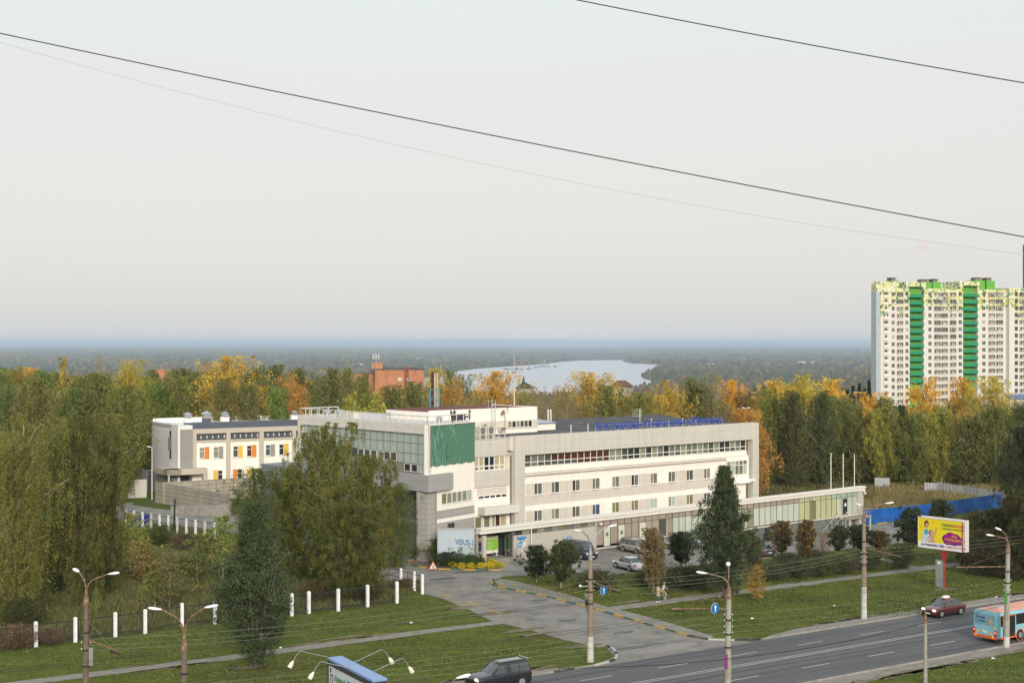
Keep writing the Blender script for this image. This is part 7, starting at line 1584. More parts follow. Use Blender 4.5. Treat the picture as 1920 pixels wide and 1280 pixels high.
for k in range(34):
    grp_ = rv.random()
    if grp_ < .6: px, py = rv.uniform(240, 860), rv.uniform(668, 690)
    elif grp_ < .8: px, py = rv.uniform(40, 260), rv.uniform(664, 682)
    else: px, py = rv.uniform(1380, 1620), rv.uniform(716, 728)
    p = far_pt(px, py); 
    if p[1] < 1500: continue
    lb_ = "pale low building on the distant plain %s" % [n for lim, n in ((150,"near the left edge"),(260,"above the left wood"),(330,"left of the golden poplar"),(400,"right behind the golden poplar"),(470,"above the school roof"),(540,"above the rusty tree"),(610,"above the glazed wing"),(670,"left of the brick block"),(730,"left of the phone antenna"),(790,"above the brick gable"),(1000,"left of the river"),(1450,"right of the river"),(1540,"beyond the pale willow"),(2000,"left of the tower")) if px < lim][0]
    seen_[lb_] = seen_.get(lb_, 0)+1
    if seen_[lb_] > 1: lb_ += ", %s smaller one" % ("a","second","third","fourth","fifth","sixth","seventh","eighth","ninth")[seen_[lb_]-1]
    o = thing("plain_building", lb_ , "building", Matrix.Translation(p) @ Matrix.Rotation(rv.uniform(-.4,.4), 4, 'Z'), "pale buildings scattered over the distant plain"); s_ = p[1]/F; w2 = rv.uniform(1.2, 5)*s_
    MB().box(-w2, w2, -8, 8, -3, rv.uniform(1.0,1.7)*s_+4).build("wall", mat("plain_wall", (.50,.48,.46), .8, .1, .02), o)
for k, (px, wd) in enumerate(((1090,22),(1130,18),(1115,10),(1030,34))):
    p = far_pt(px, 674.6 if k < 3 else 675.5, -91.2); s_ = p[1]/F
# moon: emission takes the place of sunlight on its face
mm_ = bpy.data.materials.new("moon_glow"); mm_.use_nodes = True; t = mm_.node_tree; t.nodes.remove(t.nodes["Principled BSDF"])
em = t.nodes.new("ShaderNodeEmission"); n_ = t.nodes.new("ShaderNodeTexNoise"); n_.inputs["Scale"].default_value = .0035; n_.inputs["Detail"].default_value = 3; tcn = t.nodes.new("ShaderNodeTexCoord"); t.links.new(tcn.outputs["Object"], n_.inputs["Vector"])
cr_ = t.nodes.new("ShaderNodeValToRGB"); cr_.color_ramp.elements[0].position = .38; cr_.color_ramp.elements[1].position = .62
cr_.color_ramp.elements[0].color = (*s2l((228,216,212)), 1); cr_.color_ramp.elements[1].color = (*s2l((238,226,219)), 1)
t.links.new(n_.outputs[0], cr_.inputs[0]); t.links.new(cr_.outputs[0], em.inputs[0]); t.links.new(em.outputs[0], t.nodes["Material Output"].inputs[0])
D = 150000; o = MB().ell((0,0,0), (10.5*D/F,)*3, 48, 24).build("moon", mm_, None, Matrix.Translation(pz(1730,463,D)), smooth=True, label="pale pinkish full moon low in the sky left of the tower", cat="moon")
# ================================================================ VEHICLES
tyre_m = mat("tyre", (.018,.018,.018), .9, .15, 6); rim_m = mat("rim_silver", (.45,.46,.47), .3, .08, 6, metal=.6); car_g = mat("car_glass", (.035,.045,.05), .06, .1, 2, spec=.7, coat=.8)
tail_m = mat("lamp_red", (.38,.02,.02), .3, .05, 4, coat=.5); head_m = mat("lamp_clear", (.70,.72,.72), .15, .05, 4, coat=.6); trim_m = mat("trim_black", (.02,.02,.022), .6, .1, 5); plate_m = mat("number_plate", (.75,.75,.74), .5, .04, 5)
lit_m = mat("lamp_lit", (1,.86,.62), .3, .02, 4, emit=3.5); litr_m = mat("lamp_lit_red", (1,.10,.05), .3, .02, 4, emit=4.0)
KIND = {
 "sedan": dict(top=[(-.5,.46),(-.485,.60),(-.44,.655),(-.30,.66),(0,.64),(.20,.62),(.30,.585),(.42,.52),(.485,.43),(.5,.33)], g=(-.36,.24,-.20,.045), wind=[(-.27,-.06),(-.045,.10)], rail=False),
 "hatch": dict(top=[(-.5,.42),(-.49,.60),(-.46,.65),(-.30,.65),(0,.63),(.22,.61),(.32,.57),(.43,.50),(.485,.42),(.5,.32)], g=(-.475,.26,-.40,.06), wind=[(-.38,-.22),(-.205,-.02),(-.005,.12)], rail=False),
 "suv": dict(top=[(-.5,.44),(-.49,.60),(-.47,.66),(-.30,.66),(0,.65),(.20,.64),(.30,.61),(.44,.575),(.485,.50),(.5,.38)], g=(-.475,.215,-.435,.05), wind=[(-.43,-.27),(-.255,-.07),(-.055,.09)], rail=True),
 "mpv": dict(top=[(-.5,.42),(-.49,.58),(-.47,.62),(-.30,.62),(0,.60),(.25,.585),(.34,.54),(.43,.48),(.485,.40),(.5,.30)], g=(-.475,.31,-.43,.06), wind=[(-.43,-.25),(-.235,-.03),(-.015,.16)], rail=True),
 "van": dict(top=[(-.5,.40),(-.49,.55),(-.48,.585),(-.30,.585),(0,.58),(.25,.57),(.36,.54),(.45,.46),(.49,.38),(.5,.28)], g=(-.485,.375,-.47,.205), wind=[(-.45,-.22),(-.20,.06),(.08,.24)], rail=False)}
def car(label, cat, kind, p, heading, L, Wd, Ht, paint, lit=False, wr=.33, extra=None, group=None):
    K = KIND[kind]; a = math.atan2(heading[1], heading[0])
    fr = Matrix.Translation(p) @ Matrix.Rotation(a, 4, 'Z')
    o = thing("parked_car" if not lit else "moving_car", label, cat, fr, group); hw = Wd/2
    st = K["top"]; b = MB(); rings = []
    for (x, zt) in st:
        e = abs(x)*2; nar = 1-.16*max(0, (e-.78)/.22)**1.6; zl = .19+.05*max(0, (e-.85)/.15)
        z = zt*Ht; w_ = hw*nar; zm = zl+(z-zl)*.62
        half = [(0,zl),(w_*.88,zl),(w_*.985,zl+.10),(w_,zm),(w_*.975,z-.07),(w_*.86,z-.01),(w_*.45,z+.012),(0,z+.018)]
        rings.append([(x*L, y, q) for y, q in half]+[(x*L, -y, q) for y, q in half[-2:0:-1]])
    n = len(rings[0]); vs_ = [v for r_ in rings for v in r_]
    fs_ = [(i_*n+j, i_*n+(j+1) % n, (i_+1)*n+(j+1) % n, (i_+1)*n+j) for i_ in range(len(rings)-1) for j in range(n)]
    fs_ = [f[::-1] for f in fs_]+[tuple(range(n)), tuple((len(rings)-1)*n+j for j in range(n))[::-1]]
    b.add(vs_, fs_); bo_ = b.build("body", paint, o, smooth=True)
    md = bo_.modifiers.new("s", 'SUBSURF'); md.levels = 1; md.render_levels = 1
    g0, g1, r0, r1 = [v*L for v in K["g"]]; zb = .60*Ht if kind != "van" else .55*Ht
    if kind == "mpv": zb = .57*Ht
    wb, wt = hw*.93, hw*.74 if kind != "van" else hw*.80
    b = MB(); R_ = []
    for t_, wd in ((0, wb), (.55, wb+(wt-wb)*.61), (.90, wt), (1, wt-.09)):
        z = zb+(Ht-zb)*t_; xa = g0+(r0-g0)*min(1, t_*1.08); xb = g1+(r1-g1)*min(1, t_*1.06)
        R_.append([(xa, wd*.93, z), (xa+.12, wd, z), (xb-.25, wd, z), (xb, wd*.80, z), (xb+.05*(1-t_), 0, z), (xb, -wd*.80, z), (xb-.25, -wd, z), (xa+.12, -wd, z), (xa, -wd*.93, z), (xa-.04, 0, z)])
    n = 10; vs_ = [v for r_ in R_ for v in r_]+[((r0+r1)/2, 0, Ht+.02)]
    fs_ = [(i_*n+j, i_*n+(j+1) % n, (i_+1)*n+(j+1) % n, (i_+1)*n+j)[::-1] for i_ in range(3) for j in range(n)]+[(3*n+(j+1) % n, 3*n+j, 4*n) for j in range(n)]
    b.add(vs_, fs_); b.build("cabin", paint, o, smooth=True)
    def q_(x, y, t_): return (x, y, zb+(Ht-zb)*t_)
    def wid(t_): return wb+(wt-wb)*(t_/.9)+.022
    for s_ in (-1, 1):
        ws = K["wind"]
        for i_, (xa, xb) in enumerate(ws):
            xa, xb = xa*L, xb*L; b = MB(); ta, tb_ = .06, .84
            dxa = (r0-g0)*.8 if i_ == 0 else 0; dxb = (r1-g1)*.62 if i_ == len(ws)-1 else 0
            lo0, lo1 = (xa-(dxa*.75 if i_ == 0 else 0)*.9, xb-(dxb if i_ == len(ws)-1 else 0)*.85)
            vs_ = [q_(lo0, s_*wid(ta), ta), q_(lo1, s_*wid(ta), ta), q_(xb, s_*wid(tb_), tb_), q_(xa, s_*wid(tb_), tb_)]
            b.add(vs_, [(0,1,2,3) if s_ < 0 else (3,2,1,0)]); b.build("side_window", car_g, o)
    b = MB(); lo, hi = .05, .86
    def xf(t_): return g1+(r1-g1)*min(1, t_*1.06)+.05*(1-t_)+.02
    def xr(t_): return g0+(r0-g0)*min(1, t_*1.08)-.055
    b.add([q_(xf(lo)-.03, wid(lo)*.78, lo), q_(xf(lo)-.03, -wid(lo)*.78, lo), q_(xf(hi)-.03, -wid(hi)*.80, hi), q_(xf(hi)-.03, wid(hi)*.80, hi), q_(xf(lo)+.02, 0, lo), q_(xf(hi)+.02, 0, hi)], [(0,3,5,4),(4,5,2,1)]); b.build("windscreen", car_g, o)
    lo = .12; b = MB(); b.add([q_(xr(lo), wid(lo)*.84, lo), q_(xr(lo), -wid(lo)*.84, lo), q_(xr(.84), -wid(.84)*.84, .84), q_(xr(.84), wid(.84)*.84, .84)], [(0,1,2,3)]); b.build("rear_window", car_g, o)
    wx = (.31*L, -.29*L) if kind != "van" else (.31*L, -.31*L)
    for x in wx:
        for s_ in (-1, 1):
            y = s_*(hw-.10); ar = MB(); ar.lathe([(wr*1.14, -.02), (wr*1.14, .02)], (x, s_*(hw-.012), wr+.01), 18, axis='Y'); ar.build("wheel_arch_disc", trim_m, o)  # flat black disc painted on for the shaded wheel opening
            wo = MB().lathe([(wr*.7, -.11), (wr*.96, -.12), (wr, -.05), (wr, .05), (wr*.96, .12), (wr*.7, .13)], (x, y+s_*.01, wr), 18, axis='Y').build("wheel", tyre_m, o, smooth=False)
            MB().lathe([(wr*.66, -.015), (wr*.66, .012), (wr*.2, .02)], (x, y+s_*.14, wr), 14, axis='Y').build("rim", rim_m, wo)
    z_h = st[-2][1]*Ht; zt_ = (st[1][1]*Ht-.12)
    for s_ in (-1, 1):
        MB().ell((.475*L, s_*hw*.70, z_h+.03), (.10, .20, .085), 10, 6).build("headlight", lit_m if lit else head_m, o, smooth=True)
        MB().ell((-.486*L, s_*hw*.76, zt_), (.07, .16, .13 if kind in ("sedan",) else .2), 10, 6).build("taillight", tail_m, o, smooth=True)
        MB().ell((g1*.82, s_*(hw+.07), zb+.06), (.09, .10, .07), 8, 5).build("mirror", paint, o, smooth=True)
    MB().box(-.503*L, -.497*L, -.26, .26, zt_-.22, zt_-.10).build("number_plate", plate_m, o); MB().box(.5*L, .506*L, -.26, .26, .32, .43).build("number_plate", plate_m, o)
    MB().box(.492*L, .502*L, -hw*.5, hw*.5, z_h-.16, z_h-.03).build("grille", trim_m, o); MB().box(-.45*L, .45*L, -hw*.97, hw*.97, .17, .27).build("sill", trim_m, o)
    if K["rail"]:
        for s_ in (-1, 1): MB().tube([(r0+.1, s_*(wt-.1), Ht), (r0+.3, s_*(wt-.1), Ht+.07), (r1-.2, s_*(wt-.1), Ht+.07), (r1, s_*(wt-.1), Ht)], .02, 5).build("roof_rail", trim_m, o)
    return o
def paint(name, c, metal=.3): return mat(name, c, .32, .03, 1, metal=metal, spec=.5, coat=.8)
P_sil, P_blk, P_mar, P_gry, P_wht, P_bge, P_dgr = paint("paint_silver", (.50,.53,.56), .4), paint("paint_black", (.02,.024,.03)), paint("paint_maroon", (.115,.018,.02)), paint("paint_grey", (.09,.10,.12)), paint("paint_white", (.72,.72,.70), 0) if False else mat("car_white", (.72,.72,.70), .35, .03, 1, coat=.7), paint("paint_beige", (.42,.37,.28)), paint("paint_graphite", (.035,.042,.05))
P_sbg = paint("paint_silver_beige", (.40,.385,.35), .4)
def by_wheels(pr, pf, back=False, hwid=.85):
    """centre and heading from the two near-side wheel contact pixels (rear, front)"""
    r_, f_ = Vector(pg(*pr)), Vector(pg(*pf)); h = (f_-r_); h.z = 0; h.normalize()
    side = Vector((-h.y, h.x, 0)); 
    if side.y < 0: side = -side
    c = (r_+f_)/2+side*(hwid-.1)+h*.02; z = float(hgt(c.x, c.y))+.02
    return (c.x, c.y, z), (h.x, h.y)
c, hS = by_wheels((1181,1071), (1157,1065)); car("silver saloon parked alone at the lot edge, rear lights towards the viewer", "car", "sedan", c, hS, 4.4, 1.7, 1.46, P_sil)
c, hM = by_wheels((1168,1033), (1195,1038)); car("silver beige people carrier facing right before the shop windows", "car", "mpv", c, hM, 4.25, 1.74, 1.66, P_sbg)
v = Vector(pg(1090.6,1049)); h = Vector((hM[0], hM[1], 0)); c = v-h*1.5+Vector((-h.y, h.x, 0))*(.85 if -h.y*0+h.x > 0 else -.85)
car("dark grey van parked behind the right one of the pair of rowans", "van", "van", (c.x, c.y, float(hgt(c.x, c.y))+.02), hM, 4.95, 1.9, 1.95, P_dgr, wr=.36)
def near_front(px, py, k, wbase, W_): 
    v = Vector(pg(px, py)); c = v-h*(wbase/2)+Vector((-h.y, h.x, 0))*W_/2; return (c.x, c.y, float(hgt(c.x, c.y))+.02)
car("grey blue crossover facing right, beside the pointed poplar", "car", "suv", near_front(1300,1026,0,2.6,1.8), hM, 4.4, 1.8, 1.66, P_gry)
car("white hatchback mostly hidden behind two small trees", "car", "hatch", near_front(1268,1020,0,2.5,1.7), hM, 4.1, 1.7, 1.5, MT["car_white"])
car("beige hatchback beside the white one, behind the brownish tree", "car", "hatch", near_front(1250,1029,0,2.5,1.7), hM, 4.0, 1.65, 1.45, P_bge)
car("black hatchback facing right, parked before the stone plinth", "car", "hatch", near_front(1447,1014,0,2.6,1.8), hM, 4.3, 1.8, 1.6, P_blk)
v = Vector(pg(1428,1044)); hs_ = Vector((hS[0], hS[1], 0)); c = v+hs_*1.25+Vector((.55,.65,0))
car("dark grey blue saloon parked at the lot edge right of the poplar, tail outwards", "car", "sedan", (c.x, c.y, float(hgt(c.x, c.y))+.02), hS, 4.4, 1.72, 1.46, P_gry)
rdir = (math.cos(R(90-56.4)), math.sin(R(90-56.4)))
q = rl(FR, 49.6, 3.25); mar = car("maroon car with lit headlights and white roof sign on the far lane", "car", "sedan", (q[0], q[1], .03), (-rdir[0], -rdir[1]), 4.35, 1.75, 1.5, P_mar, lit=True)
mf = W[mar.name]; MB().ell((-.15,.1,1.62), (.5,.32,.16), 10, 6).build("roof_sign", pvc, mar, smooth=True)
q = rl(FR, .75, 2.9); suv = car("black off roader with roof rails at the bottom edge of the road", "car", "suv", (q[0], q[1], .03), (-rdir[0], -rdir[1]), 4.85, 1.88, 1.86, P_blk, lit=True, wr=.40)
sf = W[suv.name]; MB().box(-1.9, .1, -.5, .5, 1.885, 1.90).build("sunroof", car_g, suv); MB().tube([(-2.2,-.6,1.93),(-2.2,.6,1.93)], .04, 5).build("spoiler", P_sil, suv)
for k, (px, py, lb) in enumerate(((172,905,"white car glimpsed through the dark birches in the far yard"),(182,925,"second pale car glimpsed through the birches, nearer"))):
    p = pg(px, py); car(lb, "car", "hatch", (p[0], p[1], p[2]+.02), (.8,.6), 4.2, 1.7, 1.5, MT["car_white"] if k == 0 else P_sil)
# ---- bus
q = rl(FR, 43.0, -6.45); bfr = Matrix.Translation((q[0], q[1], .03)) @ Matrix.Rotation(math.atan2(rdir[1], rdir[0]), 4, 'Z')
bus = thing("city_bus", "light blue bus with orange roof and lit tail lamps leaving at the right edge", "bus", bfr)
bb_ = mat("bus_blue", (.24,.50,.60), .35, .05, .8, coat=.5); bo_ = mat("bus_orange", (.62,.13,.035), .4, .06, 1, coat=.4); br_ = mat("bus_roof_orange", (.68,.34,.25), .6, .10, .8)
Lb, hb = 9.6, 1.22
def ring(x, ins): 
    w_ = hb-ins; return [(x,-w_,.42+ins*.3),(x,-w_-0,1.2),(x,-w_+.02,2.3-ins*.4),(x,-w_+.10,2.52-ins*.5),(x,-w_+.35,2.62-ins*.6),(x,w_-.35,2.62-ins*.6),(x,w_-.10,2.52-ins*.5),(x,w_-.02,2.3-ins*.4),(x,w_,1.2),(x,w_,.42+ins*.3)]
rs = [ring(-.0,.10), ring(.06,.0), ring(Lb-.3,0), ring(Lb,.15)]
n = 10; b = MB(); b.add([v for r_ in rs for v in r_], [(i_*n+j, (i_+1)*n+j, (i_+1)*n+(j+1) % n, i_*n+(j+1) % n) for i_ in range(3) for j in range(n)]+[tuple(range(n)), tuple(3*n+j for j in range(n))[::-1]]); b.build("body", bb_, bus)
MB().add([(.02,-hb+.3,2.635),(Lb-.1,-hb+.3,2.635),(Lb-.1,hb-.3,2.635),(.02,hb-.3,2.635),(.02,-hb+.09,2.55),(Lb-.1,-hb+.09,2.55),(.02,hb-.09,2.55),(Lb-.1,hb-.09,2.55)], [(0,1,2,3),(4,5,1,0),(3,2,7,6)]).build("roof", br_, bus)
MB().box(-.08, .35, -hb+.06, hb-.06, .34, .58).box(.35, Lb, -hb-.012, -hb+.3, .34, .50).box(.35, Lb, hb-.3, hb+.012, .34, .50).build("bumper", bo_, bus)
MB().box(-.035, .0, -.95, .95, 1.45, 2.32).build("rear_window", mat("bus_rear_ad", (.17,.33,.40), .3, .25, 2.5, coat=.5), bus)
for s_ in (-1, 1):
    MB().box(-.05, .05, s_*1.06-.09, s_*1.06+.09, .62, 1.08).build("lamp_cluster", tail_m, bus)
    MB().ell((-.055, s_*1.06, .90), (.02,.07,.07), 10, 6).build("tail_lamp", litr_m, bus); MB().ell((-.095, s_*.86, .52), (.02,.07,.06), 10, 6).build("tail_lamp", litr_m, bus)
    MB().box(.45, .98, s_*hb-.015, s_*hb+.015, 1.38, 2.25).box(2.45, Lb-.5, s_*hb-.016, s_*hb+.016, 1.38, 2.25).build("side_windows", mat("bus_window", (.022,.02,.022), .08, .2, 2, coat=.7), bus)
MB().box(.75, 2.3, -hb-.02, -hb+.02, .48, 2.28).build("door", mat("bus_door", (.02,.022,.022), .15, .2, 2, coat=.6), bus)
MB().box(.70,.80,-hb-.035,-hb-.02,1.2,2.3).box(.70,2.35,-hb-.035,-hb-.02,2.18,2.27).build("door_frame", bo_, bus)
MB().box(.9, 1.5, -hb-.03, -hb-.021, .52, .85).build("door_panel", bb_, bus)
for x in (2.95, 7.9):
    for s_ in (-1, 1):
        MB().lathe([(.52,-.02),(.52,.02)], (x, s_*(hb-.01), .46), 20, axis='Y').build("wheel_arch_disc", bo_, bus)
        wo = MB().lathe([(.3,-.13),(.44,-.13),(.46,0),(.44,.13),(.3,.14)], (x, s_*(hb-.09), .46), 20, axis='Y').build("wheel", tyre_m, bus); MB().lathe([(.26,-.01),(.26,.01)], (x, s_*(hb+.055), .46), 14, axis='Y').build("rim", steel, wo)
MB().box(1.3, 2.1, -.35, .35, 2.64, 2.74).build("roof_hatch", mat("hatch_grey", (.45,.43,.42), .6, .1, 2), bus); MB().box(5.6, 6.4, -.35, .35, 2.64, 2.74).build("roof_hatch", MT["hatch_grey"], bus)
navy = mat("bus_lettering", (.03,.03,.16), .5, .1, 4); pale = mat("bus_splash_white", (.72,.78,.80), .5, .08, 3); yl2 = mat("bus_splash_yellow", (.65,.55,.12), .5, .12, 4)
MB().text("Билайн", (-.055,.8,1.95), (0,-1,0), (0,0,1), .20, .85, .012, bold=.02).text("твой интернет", (-.055,.8,1.7), (0,-1,0), (0,0,1), .11, .75, .012) if False else None
b = MB()
b.text("5", (-.05,.82,1.93), (0,-1,0), (0,0,1), .24, .16, .012, bold=.02).text("минут", (-.05,.62,1.95), (0,-1,0), (0,0,1), .14, .7, .012, bold=.01).text("до метро", (-.05,.72,1.68), (0,-1,0), (0,0,1), .11, .8, .012)
b.text("5", (3.6,-hb-.02,1.05), (1,0,0), (0,0,1), .22, .15, .012, bold=.02).text("минут", (3.8,-hb-.02,1.05), (1,0,0), (0,0,1), .15, .75, .012, bold=.02).build("lettering", navy, bus)
b = MB(); b.add([(-.052,-.35,1.5),(-.052,-.75,1.5),(-.052,-.85,1.9),(-.052,-.6,2.15),(-.052,-.4,1.95)], [(0,1,2,3,4)], 0); b.build("rear_figure", mat("bus_figure", (.42,.33,.22), .5, .2, 5), bus)
b = MB(); rb = random.Random(4)
for k in range(14):
    x = rb.uniform(3.6, Lb-.8); z = rb.uniform(.55, 1.25); w_ = rb.uniform(.05, .16)
    b.box(x-w_, x+w_, -hb-.019, -hb-.004, z-w_*.7, z+w_*.7, k % 2)
for y, z in ((.75,.8),(-.6,.78),(-.95,1.3),(.2,.95)): b.box(-.018, .0, y-.12, y+.12, z-.1, z+.1, 1)
b.build("splashes", [pale, yl2], bus)
MB().box(-.03, -.0, -.25, .25, .78, .90).build("number_plate", plate_m, bus)
# ---- lamp at the bottom edge
Dx = 73.0; o = lamp_post("lamp post whose single white head just enters at the bottom edge", ((838-960)*Dx/F, Dx, 0), 6.2, [off(Dx,17,-36,.2)], MT["pole_brown"], .6, (.26,.17))
# ================================================================ PEOPLE
def skin_body(name, J, E_, m, parent, fr, root=0, levels=1):
    bm = bmesh.new(); ly = bm.verts.layers.skin.verify(); vs_ = []
    for (x, y, z, r_) in J:
        v = bm.verts.new((x, y, z)); v[ly].radius = (r_, r_); vs_.append(v)
    vs_[root][ly].use_root = True
    for a, c in E_: bm.edges.new((vs_[a], vs_[c]))
    me = bpy.data.meshes.new(name); bm.to_mesh(me); bm.free(); me.materials.append(m)
    o = bpy.data.objects.new(name, me); COL.objects.link(o); place(o, parent, fr)
    sk = o.modifiers.new("skin", 'SKIN'); sk.use_smooth_shade = True; ss = o.modifiers.new("sub", 'SUBSURF'); ss.levels = ss.render_levels = levels
    return o
skin_c = mat("skin", (.50,.30,.22), .6, .08, 5); coat_c = mat("coat_tan", (.42,.335,.20), .85, .1, 5); jean_c = mat("jeans_blue", (.055,.085,.15), .85, .15, 6); shoe_w = mat("shoes_white", (.75,.74,.70), .6, .05, 5); hair_c = mat("hair_fair", (.30,.20,.10), .8, .15, 8); hair_d = mat("hair_dark", (.05,.03,.02), .8, .15, 8)
stripe = mat("shirt_striped", (.42,.45,.62), .8, .35, 10); shorts_c = mat("trousers_beige", (.45,.38,.25), .85, .1, 5); scarf_c = mat("scarf_pale_blue", (.42,.46,.66), .85, .15, 8)
def hand_chain(J, E_, w_i, p, d, s_):
    """palm and five unequal bent fingers growing from wrist vertex w_i; d = pointing direction, s_ = side the thumb leaves on"""
    d = Vector(d).normalized(); sd_ = Vector(s_).normalized(); p = Vector(p); dn = d.cross(sd_).normalized()
    pm = len(J); pc = p+d*.05; J.append((*pc, .028)); E_.append((w_i, pm))
    for k, (o_, l_) in enumerate(((-.028,.060),(-.010,.072),(.010,.068),(.027,.052))):
        a = len(J); q0 = pc+d*.035+sd_*o_; q1 = q0+d*l_*.55+dn*.006; q2 = q1+(d*.8+dn*.6).normalized()*l_*.5
        J += [(*q0, .010), (*q1, .009), (*q2, .008)]; E_ += [(pm, a), (a, a+1), (a+1, a+2)]
    a = len(J); q0 = pc-sd_*.035; q1 = q0+(d*.7-sd_*.5).normalized()*.035; J += [(*q0, .011), (*q1, .009)]; E_ += [(pm, a), (a, a+1)]
def face(parent, fr, hx, hy, hz, hair, long_=False):
    b = MB(); b.ell((hx-.015, hy, hz+.035), (.098,.088,.105), 12, 8)
    if long_: b.ell((hx-.06, hy, hz-.06), (.06,.08,.13), 10, 6)
    b.build("hair", hair, parent, fr, smooth=True)
    for s_ in (-1, 1): MB().ell((hx+.083, hy+s_*.032, hz+.01), (.012,.015,.009), 6, 4).build("eye", trim_m, parent, fr)
    MB().ell((hx+.095, hy, hz-.018), (.018,.013,.022), 6, 4).build("nose", skin_c, parent, fr, smooth=True); MB().ell((hx+.088, hy, hz-.058), (.01,.024,.007), 6, 4).build("mouth", tail_m, parent, fr)
    for s_ in (-1, 1): MB().ell((hx, hy+s_*.085, hz-.005), (.02,.012,.03), 6, 4).build("ear", skin_c, parent, fr, smooth=True)
ad = pg(1234,1129); fr = Matrix.Translation(ad) @ Matrix.Rotation(R(33.5), 4, 'Z')       # local +x = walking direction along the footpath
per = thing("person", "adult walking in a long tan coat, blue jeans and white shoes on the footpath", "person", fr)
J = [(0,0,.93,.13),(0,0,1.12,.125),(.01,0,1.32,.14),(.015,0,1.43,.08),(.02,0,1.50,.052),(.03,0,1.58,.075),(.035,0,1.68,.082),
     (0,.18,1.38,.055),(.0,.22,1.12,.042),(.12,.24,.92,.030),(0,-.18,1.38,.055),(.08,-.24,1.14,.042),(.28,-.30,1.04,.030),
     (0,.09,.86,.095),(.14,.09,.48,.062),(.20,.09,.10,.042),(0,-.09,.86,.095),(-.06,-.09,.48,.062),(-.26,-.09,.14,.042)]
E_ = [(0,1),(1,2),(2,3),(3,4),(4,5),(5,6),(2,7),(7,8),(8,9),(2,10),(10,11),(11,12),(0,13),(13,14),(14,15),(0,16),(16,17),(17,18)]
hand_chain(J, E_, 9, (.12,.24,.92), (.35,0,-1), (1,0,.3)); hand_chain(J, E_, 12, (.28,-.30,1.04), (1,-.2,-.3), (0,0,1))
skin_body("body", J, E_, skin_c, per, fr)
face(per, fr, .035, 0, 1.64, hair_d, True)
J = [(0,.0,.84,.12),(0,.09,.80,.10),(.14,.09,.48,.072),(.20,.09,.12,.055),(0,-.09,.80,.10),(-.06,-.09,.48,.072),(-.26,-.09,.16,.055)]
skin_body("jeans", J, [(0,1),(1,2),(2,3),(0,4),(4,5),(5,6)], jean_c, per, fr)
for x, y, z, t_ in ((.24,.09,.05,0),(-.24,-.09,.09,.5)): MB().ell((x, y, z), (.14,.05,.05), 10, 6).build("shoe", shoe_w, per, fr, smooth=True)
b = MB(); b.lathe([(.235,.62),(.225,.80),(.185,1.0),(.175,1.15),(.205,1.32),(.19,1.41),(.09,1.47)], (0,0,0), 16)
b.v = [(v[0]*.85, v[1]*1.05, v[2]) for v in b.v]; ct_ = b.build("coat", coat_c, per, fr, smooth=True)
skin_body("coat_sleeve", [(0,.17,1.38,.075),(.0,.23,1.12,.06),(.09,.24,.96,.052)], [(0,1),(1,2)], coat_c, per, fr); skin_body("coat_sleeve", [(0,-.17,1.38,.075),(.08,-.245,1.14,.06),(.23,-.285,1.06,.052)], [(0,1),(1,2)], coat_c, per, fr)
MB().lathe([(.10,1.40),(.125,1.45),(.105,1.52),(.07,1.54)], (.01,0,0), 12).build("scarf", scarf_c, per, fr, smooth=True)
# cyclist and bicycle
bk = pg(1245,1124.5); fr = Matrix.Translation(bk) @ Matrix.Rotation(R(33.5), 4, 'Z')
bi = thing("bicycle", "dark bicycle ridden on the footpath beside the walker in the tan coat", "bicycle", fr)
def torus(b, c, r_, t_, n=24): b.tube([(c[0]+r_*math.cos(2*math.pi*k/n), c[1], c[2]+r_*math.sin(2*math.pi*k/n)) for k in range(n+1)], t_, 5, cap=False)
for x in (-.5, .5):
    b = MB(); torus(b, (x,0,.33), .31, .02); wo = b.build("wheel", tyre_m, bi, fr); b = MB()
    for k in range(10): b.tube([(x,0,.33),(x+.3*math.cos(k*.628),0,.33+.3*math.sin(k*.628))], .003, 3)
    b.lathe([(.03,-.04),(.03,.04)], (x,0,.33), 8, axis='Y').build("spokes", rim_m, wo, fr)
MB().tube([(-.5,0,.33),(-.1,0,.30),(-.22,0,.80)], .018, 6).tube([(-.1,0,.30),(.33,0,.78),(-.19,0,.72),(-.5,0,.33)], .018, 6).tube([(.5,0,.33),(.36,0,.75),(.32,0,.98)], .017, 6).build("frame", trim_m, bi, fr)
MB().tube([(.36,-.26,1.0),(.33,-.1,.99),(.33,.1,.99),(.36,.26,1.0)], .014, 6).build("handlebar", rim_m, bi, fr); MB().ell((-.24,0,.85), (.14,.07,.035), 8, 5).build("saddle", trim_m, bi, fr)
MB().lathe([(.09,-.01),(.09,.01)], (-.1,-.06,.30), 14, axis='Y').tube([(-.1,-.08,.30),(-.03,-.1,.15),(-.03,-.2,.15)], .01, 4).tube([(-.1,.08,.30),(-.17,.1,.45),(-.17,.2,.45)], .01, 4).build("crank", rim_m, bi, fr)
cy = thing("person", "cyclist in a pale striped top and beige trousers riding the dark bicycle", "person", fr)
J = [(-.2,0,.97,.12),(-.14,0,1.15,.115),(-.03,0,1.38,.13),(.0,0,1.47,.07),(.02,0,1.53,.05),(.05,0,1.61,.073),(.06,0,1.70,.08),
     (-.02,.17,1.40,.052),(.12,.22,1.17,.038),(.30,.25,1.04,.028),(-.02,-.17,1.40,.052),(.12,-.22,1.17,.038),(.30,-.25,1.04,.028),
     (-.16,.09,.92,.09),(.16,.12,.72,.058),(-.12,.13,.50,.038),(-.16,-.09,.92,.09),(.18,-.12,.62,.058),(-.02,-.14,.24,.038)]
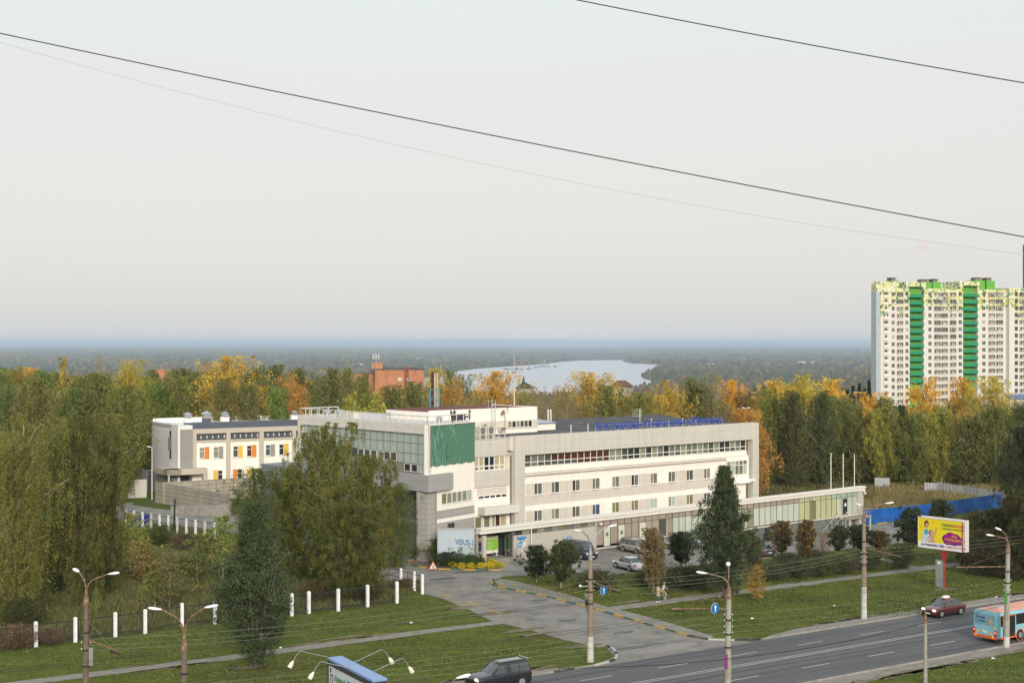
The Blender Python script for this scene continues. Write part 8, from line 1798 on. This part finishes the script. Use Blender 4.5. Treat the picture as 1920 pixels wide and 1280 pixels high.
E_ = [(0,1),(1,2),(2,3),(3,4),(4,5),(5,6),(2,7),(7,8),(8,9),(2,10),(10,11),(11,12),(0,13),(13,14),(14,15),(0,16),(16,17),(17,18)]
hand_chain(J, E_, 9, (.30,.25,1.04), (1,0,-.5), (0,1,0)); hand_chain(J, E_, 12, (.30,-.25,1.04), (1,0,-.5), (0,-1,0))
skin_body("body", J, E_, skin_c, cy, fr); face(cy, fr, .06, 0, 1.66, hair_c)
skin_body("shirt", [(-.18,0,1.0,.145),(-.12,0,1.18,.14),(-.02,0,1.37,.15),(-.01,.16,1.40,.07),(.06,.20,1.27,.058),(-.01,-.16,1.40,.07),(.06,-.20,1.27,.058)], [(0,1),(1,2),(2,3),(3,4),(2,5),(5,6)], stripe, cy, fr)
skin_body("trousers", [(-.2,0,.96,.135),(-.15,.09,.92,.105),(.16,.12,.72,.072),(-.10,.13,.53,.052),(-.15,-.09,.92,.105),(.18,-.12,.62,.072),(-.01,-.14,.28,.052)], [(0,1),(1,2),(2,3),(0,4),(4,5),(5,6)], shorts_c, cy, fr)
for x, y, z in ((-.10,.15,.46),(.03,-.15,.17)): MB().ell((x, y, z), (.12,.045,.045), 10, 6).build("shoe", shoe_w, cy, fr, smooth=True)
# small litter on the lawns
lt = mat("litter_white", (.8,.8,.78), .7, .05, 5); rl_ = random.Random(2)
for k, (x, y, lb) in enumerate(((1564,1136,"white scrap of litter on the lawn left of the tall pole"),(1868,1120,"white scrap of litter near the far kerb"),(1825,1072,"pale scrap of litter by the thicket"),(1350,1119,"scrap of litter at the foot of the poplar"),(770,1168,"small pale scrap on the left lawn"),(525,1215,"scrap of litter beside the left footpath"),(1410,1160,"white speck of litter on the middle lawn"),(1862,1235,"pale scrap of litter on the near verge"))):
    p = pg(x, y); b = MB(); n = 7
    b.add([(.16*math.cos(j*.9)*rl_.uniform(.6,1.3), .11*math.sin(j*.9)*rl_.uniform(.6,1.3), rl_.uniform(.03,.09)) for j in range(n)]+[(0,0,.16)], [(j, (j+1) % n, n) for j in range(n)])
    b.build("litter", lt, None, Matrix.Translation(p), label=lb, cat="litter")
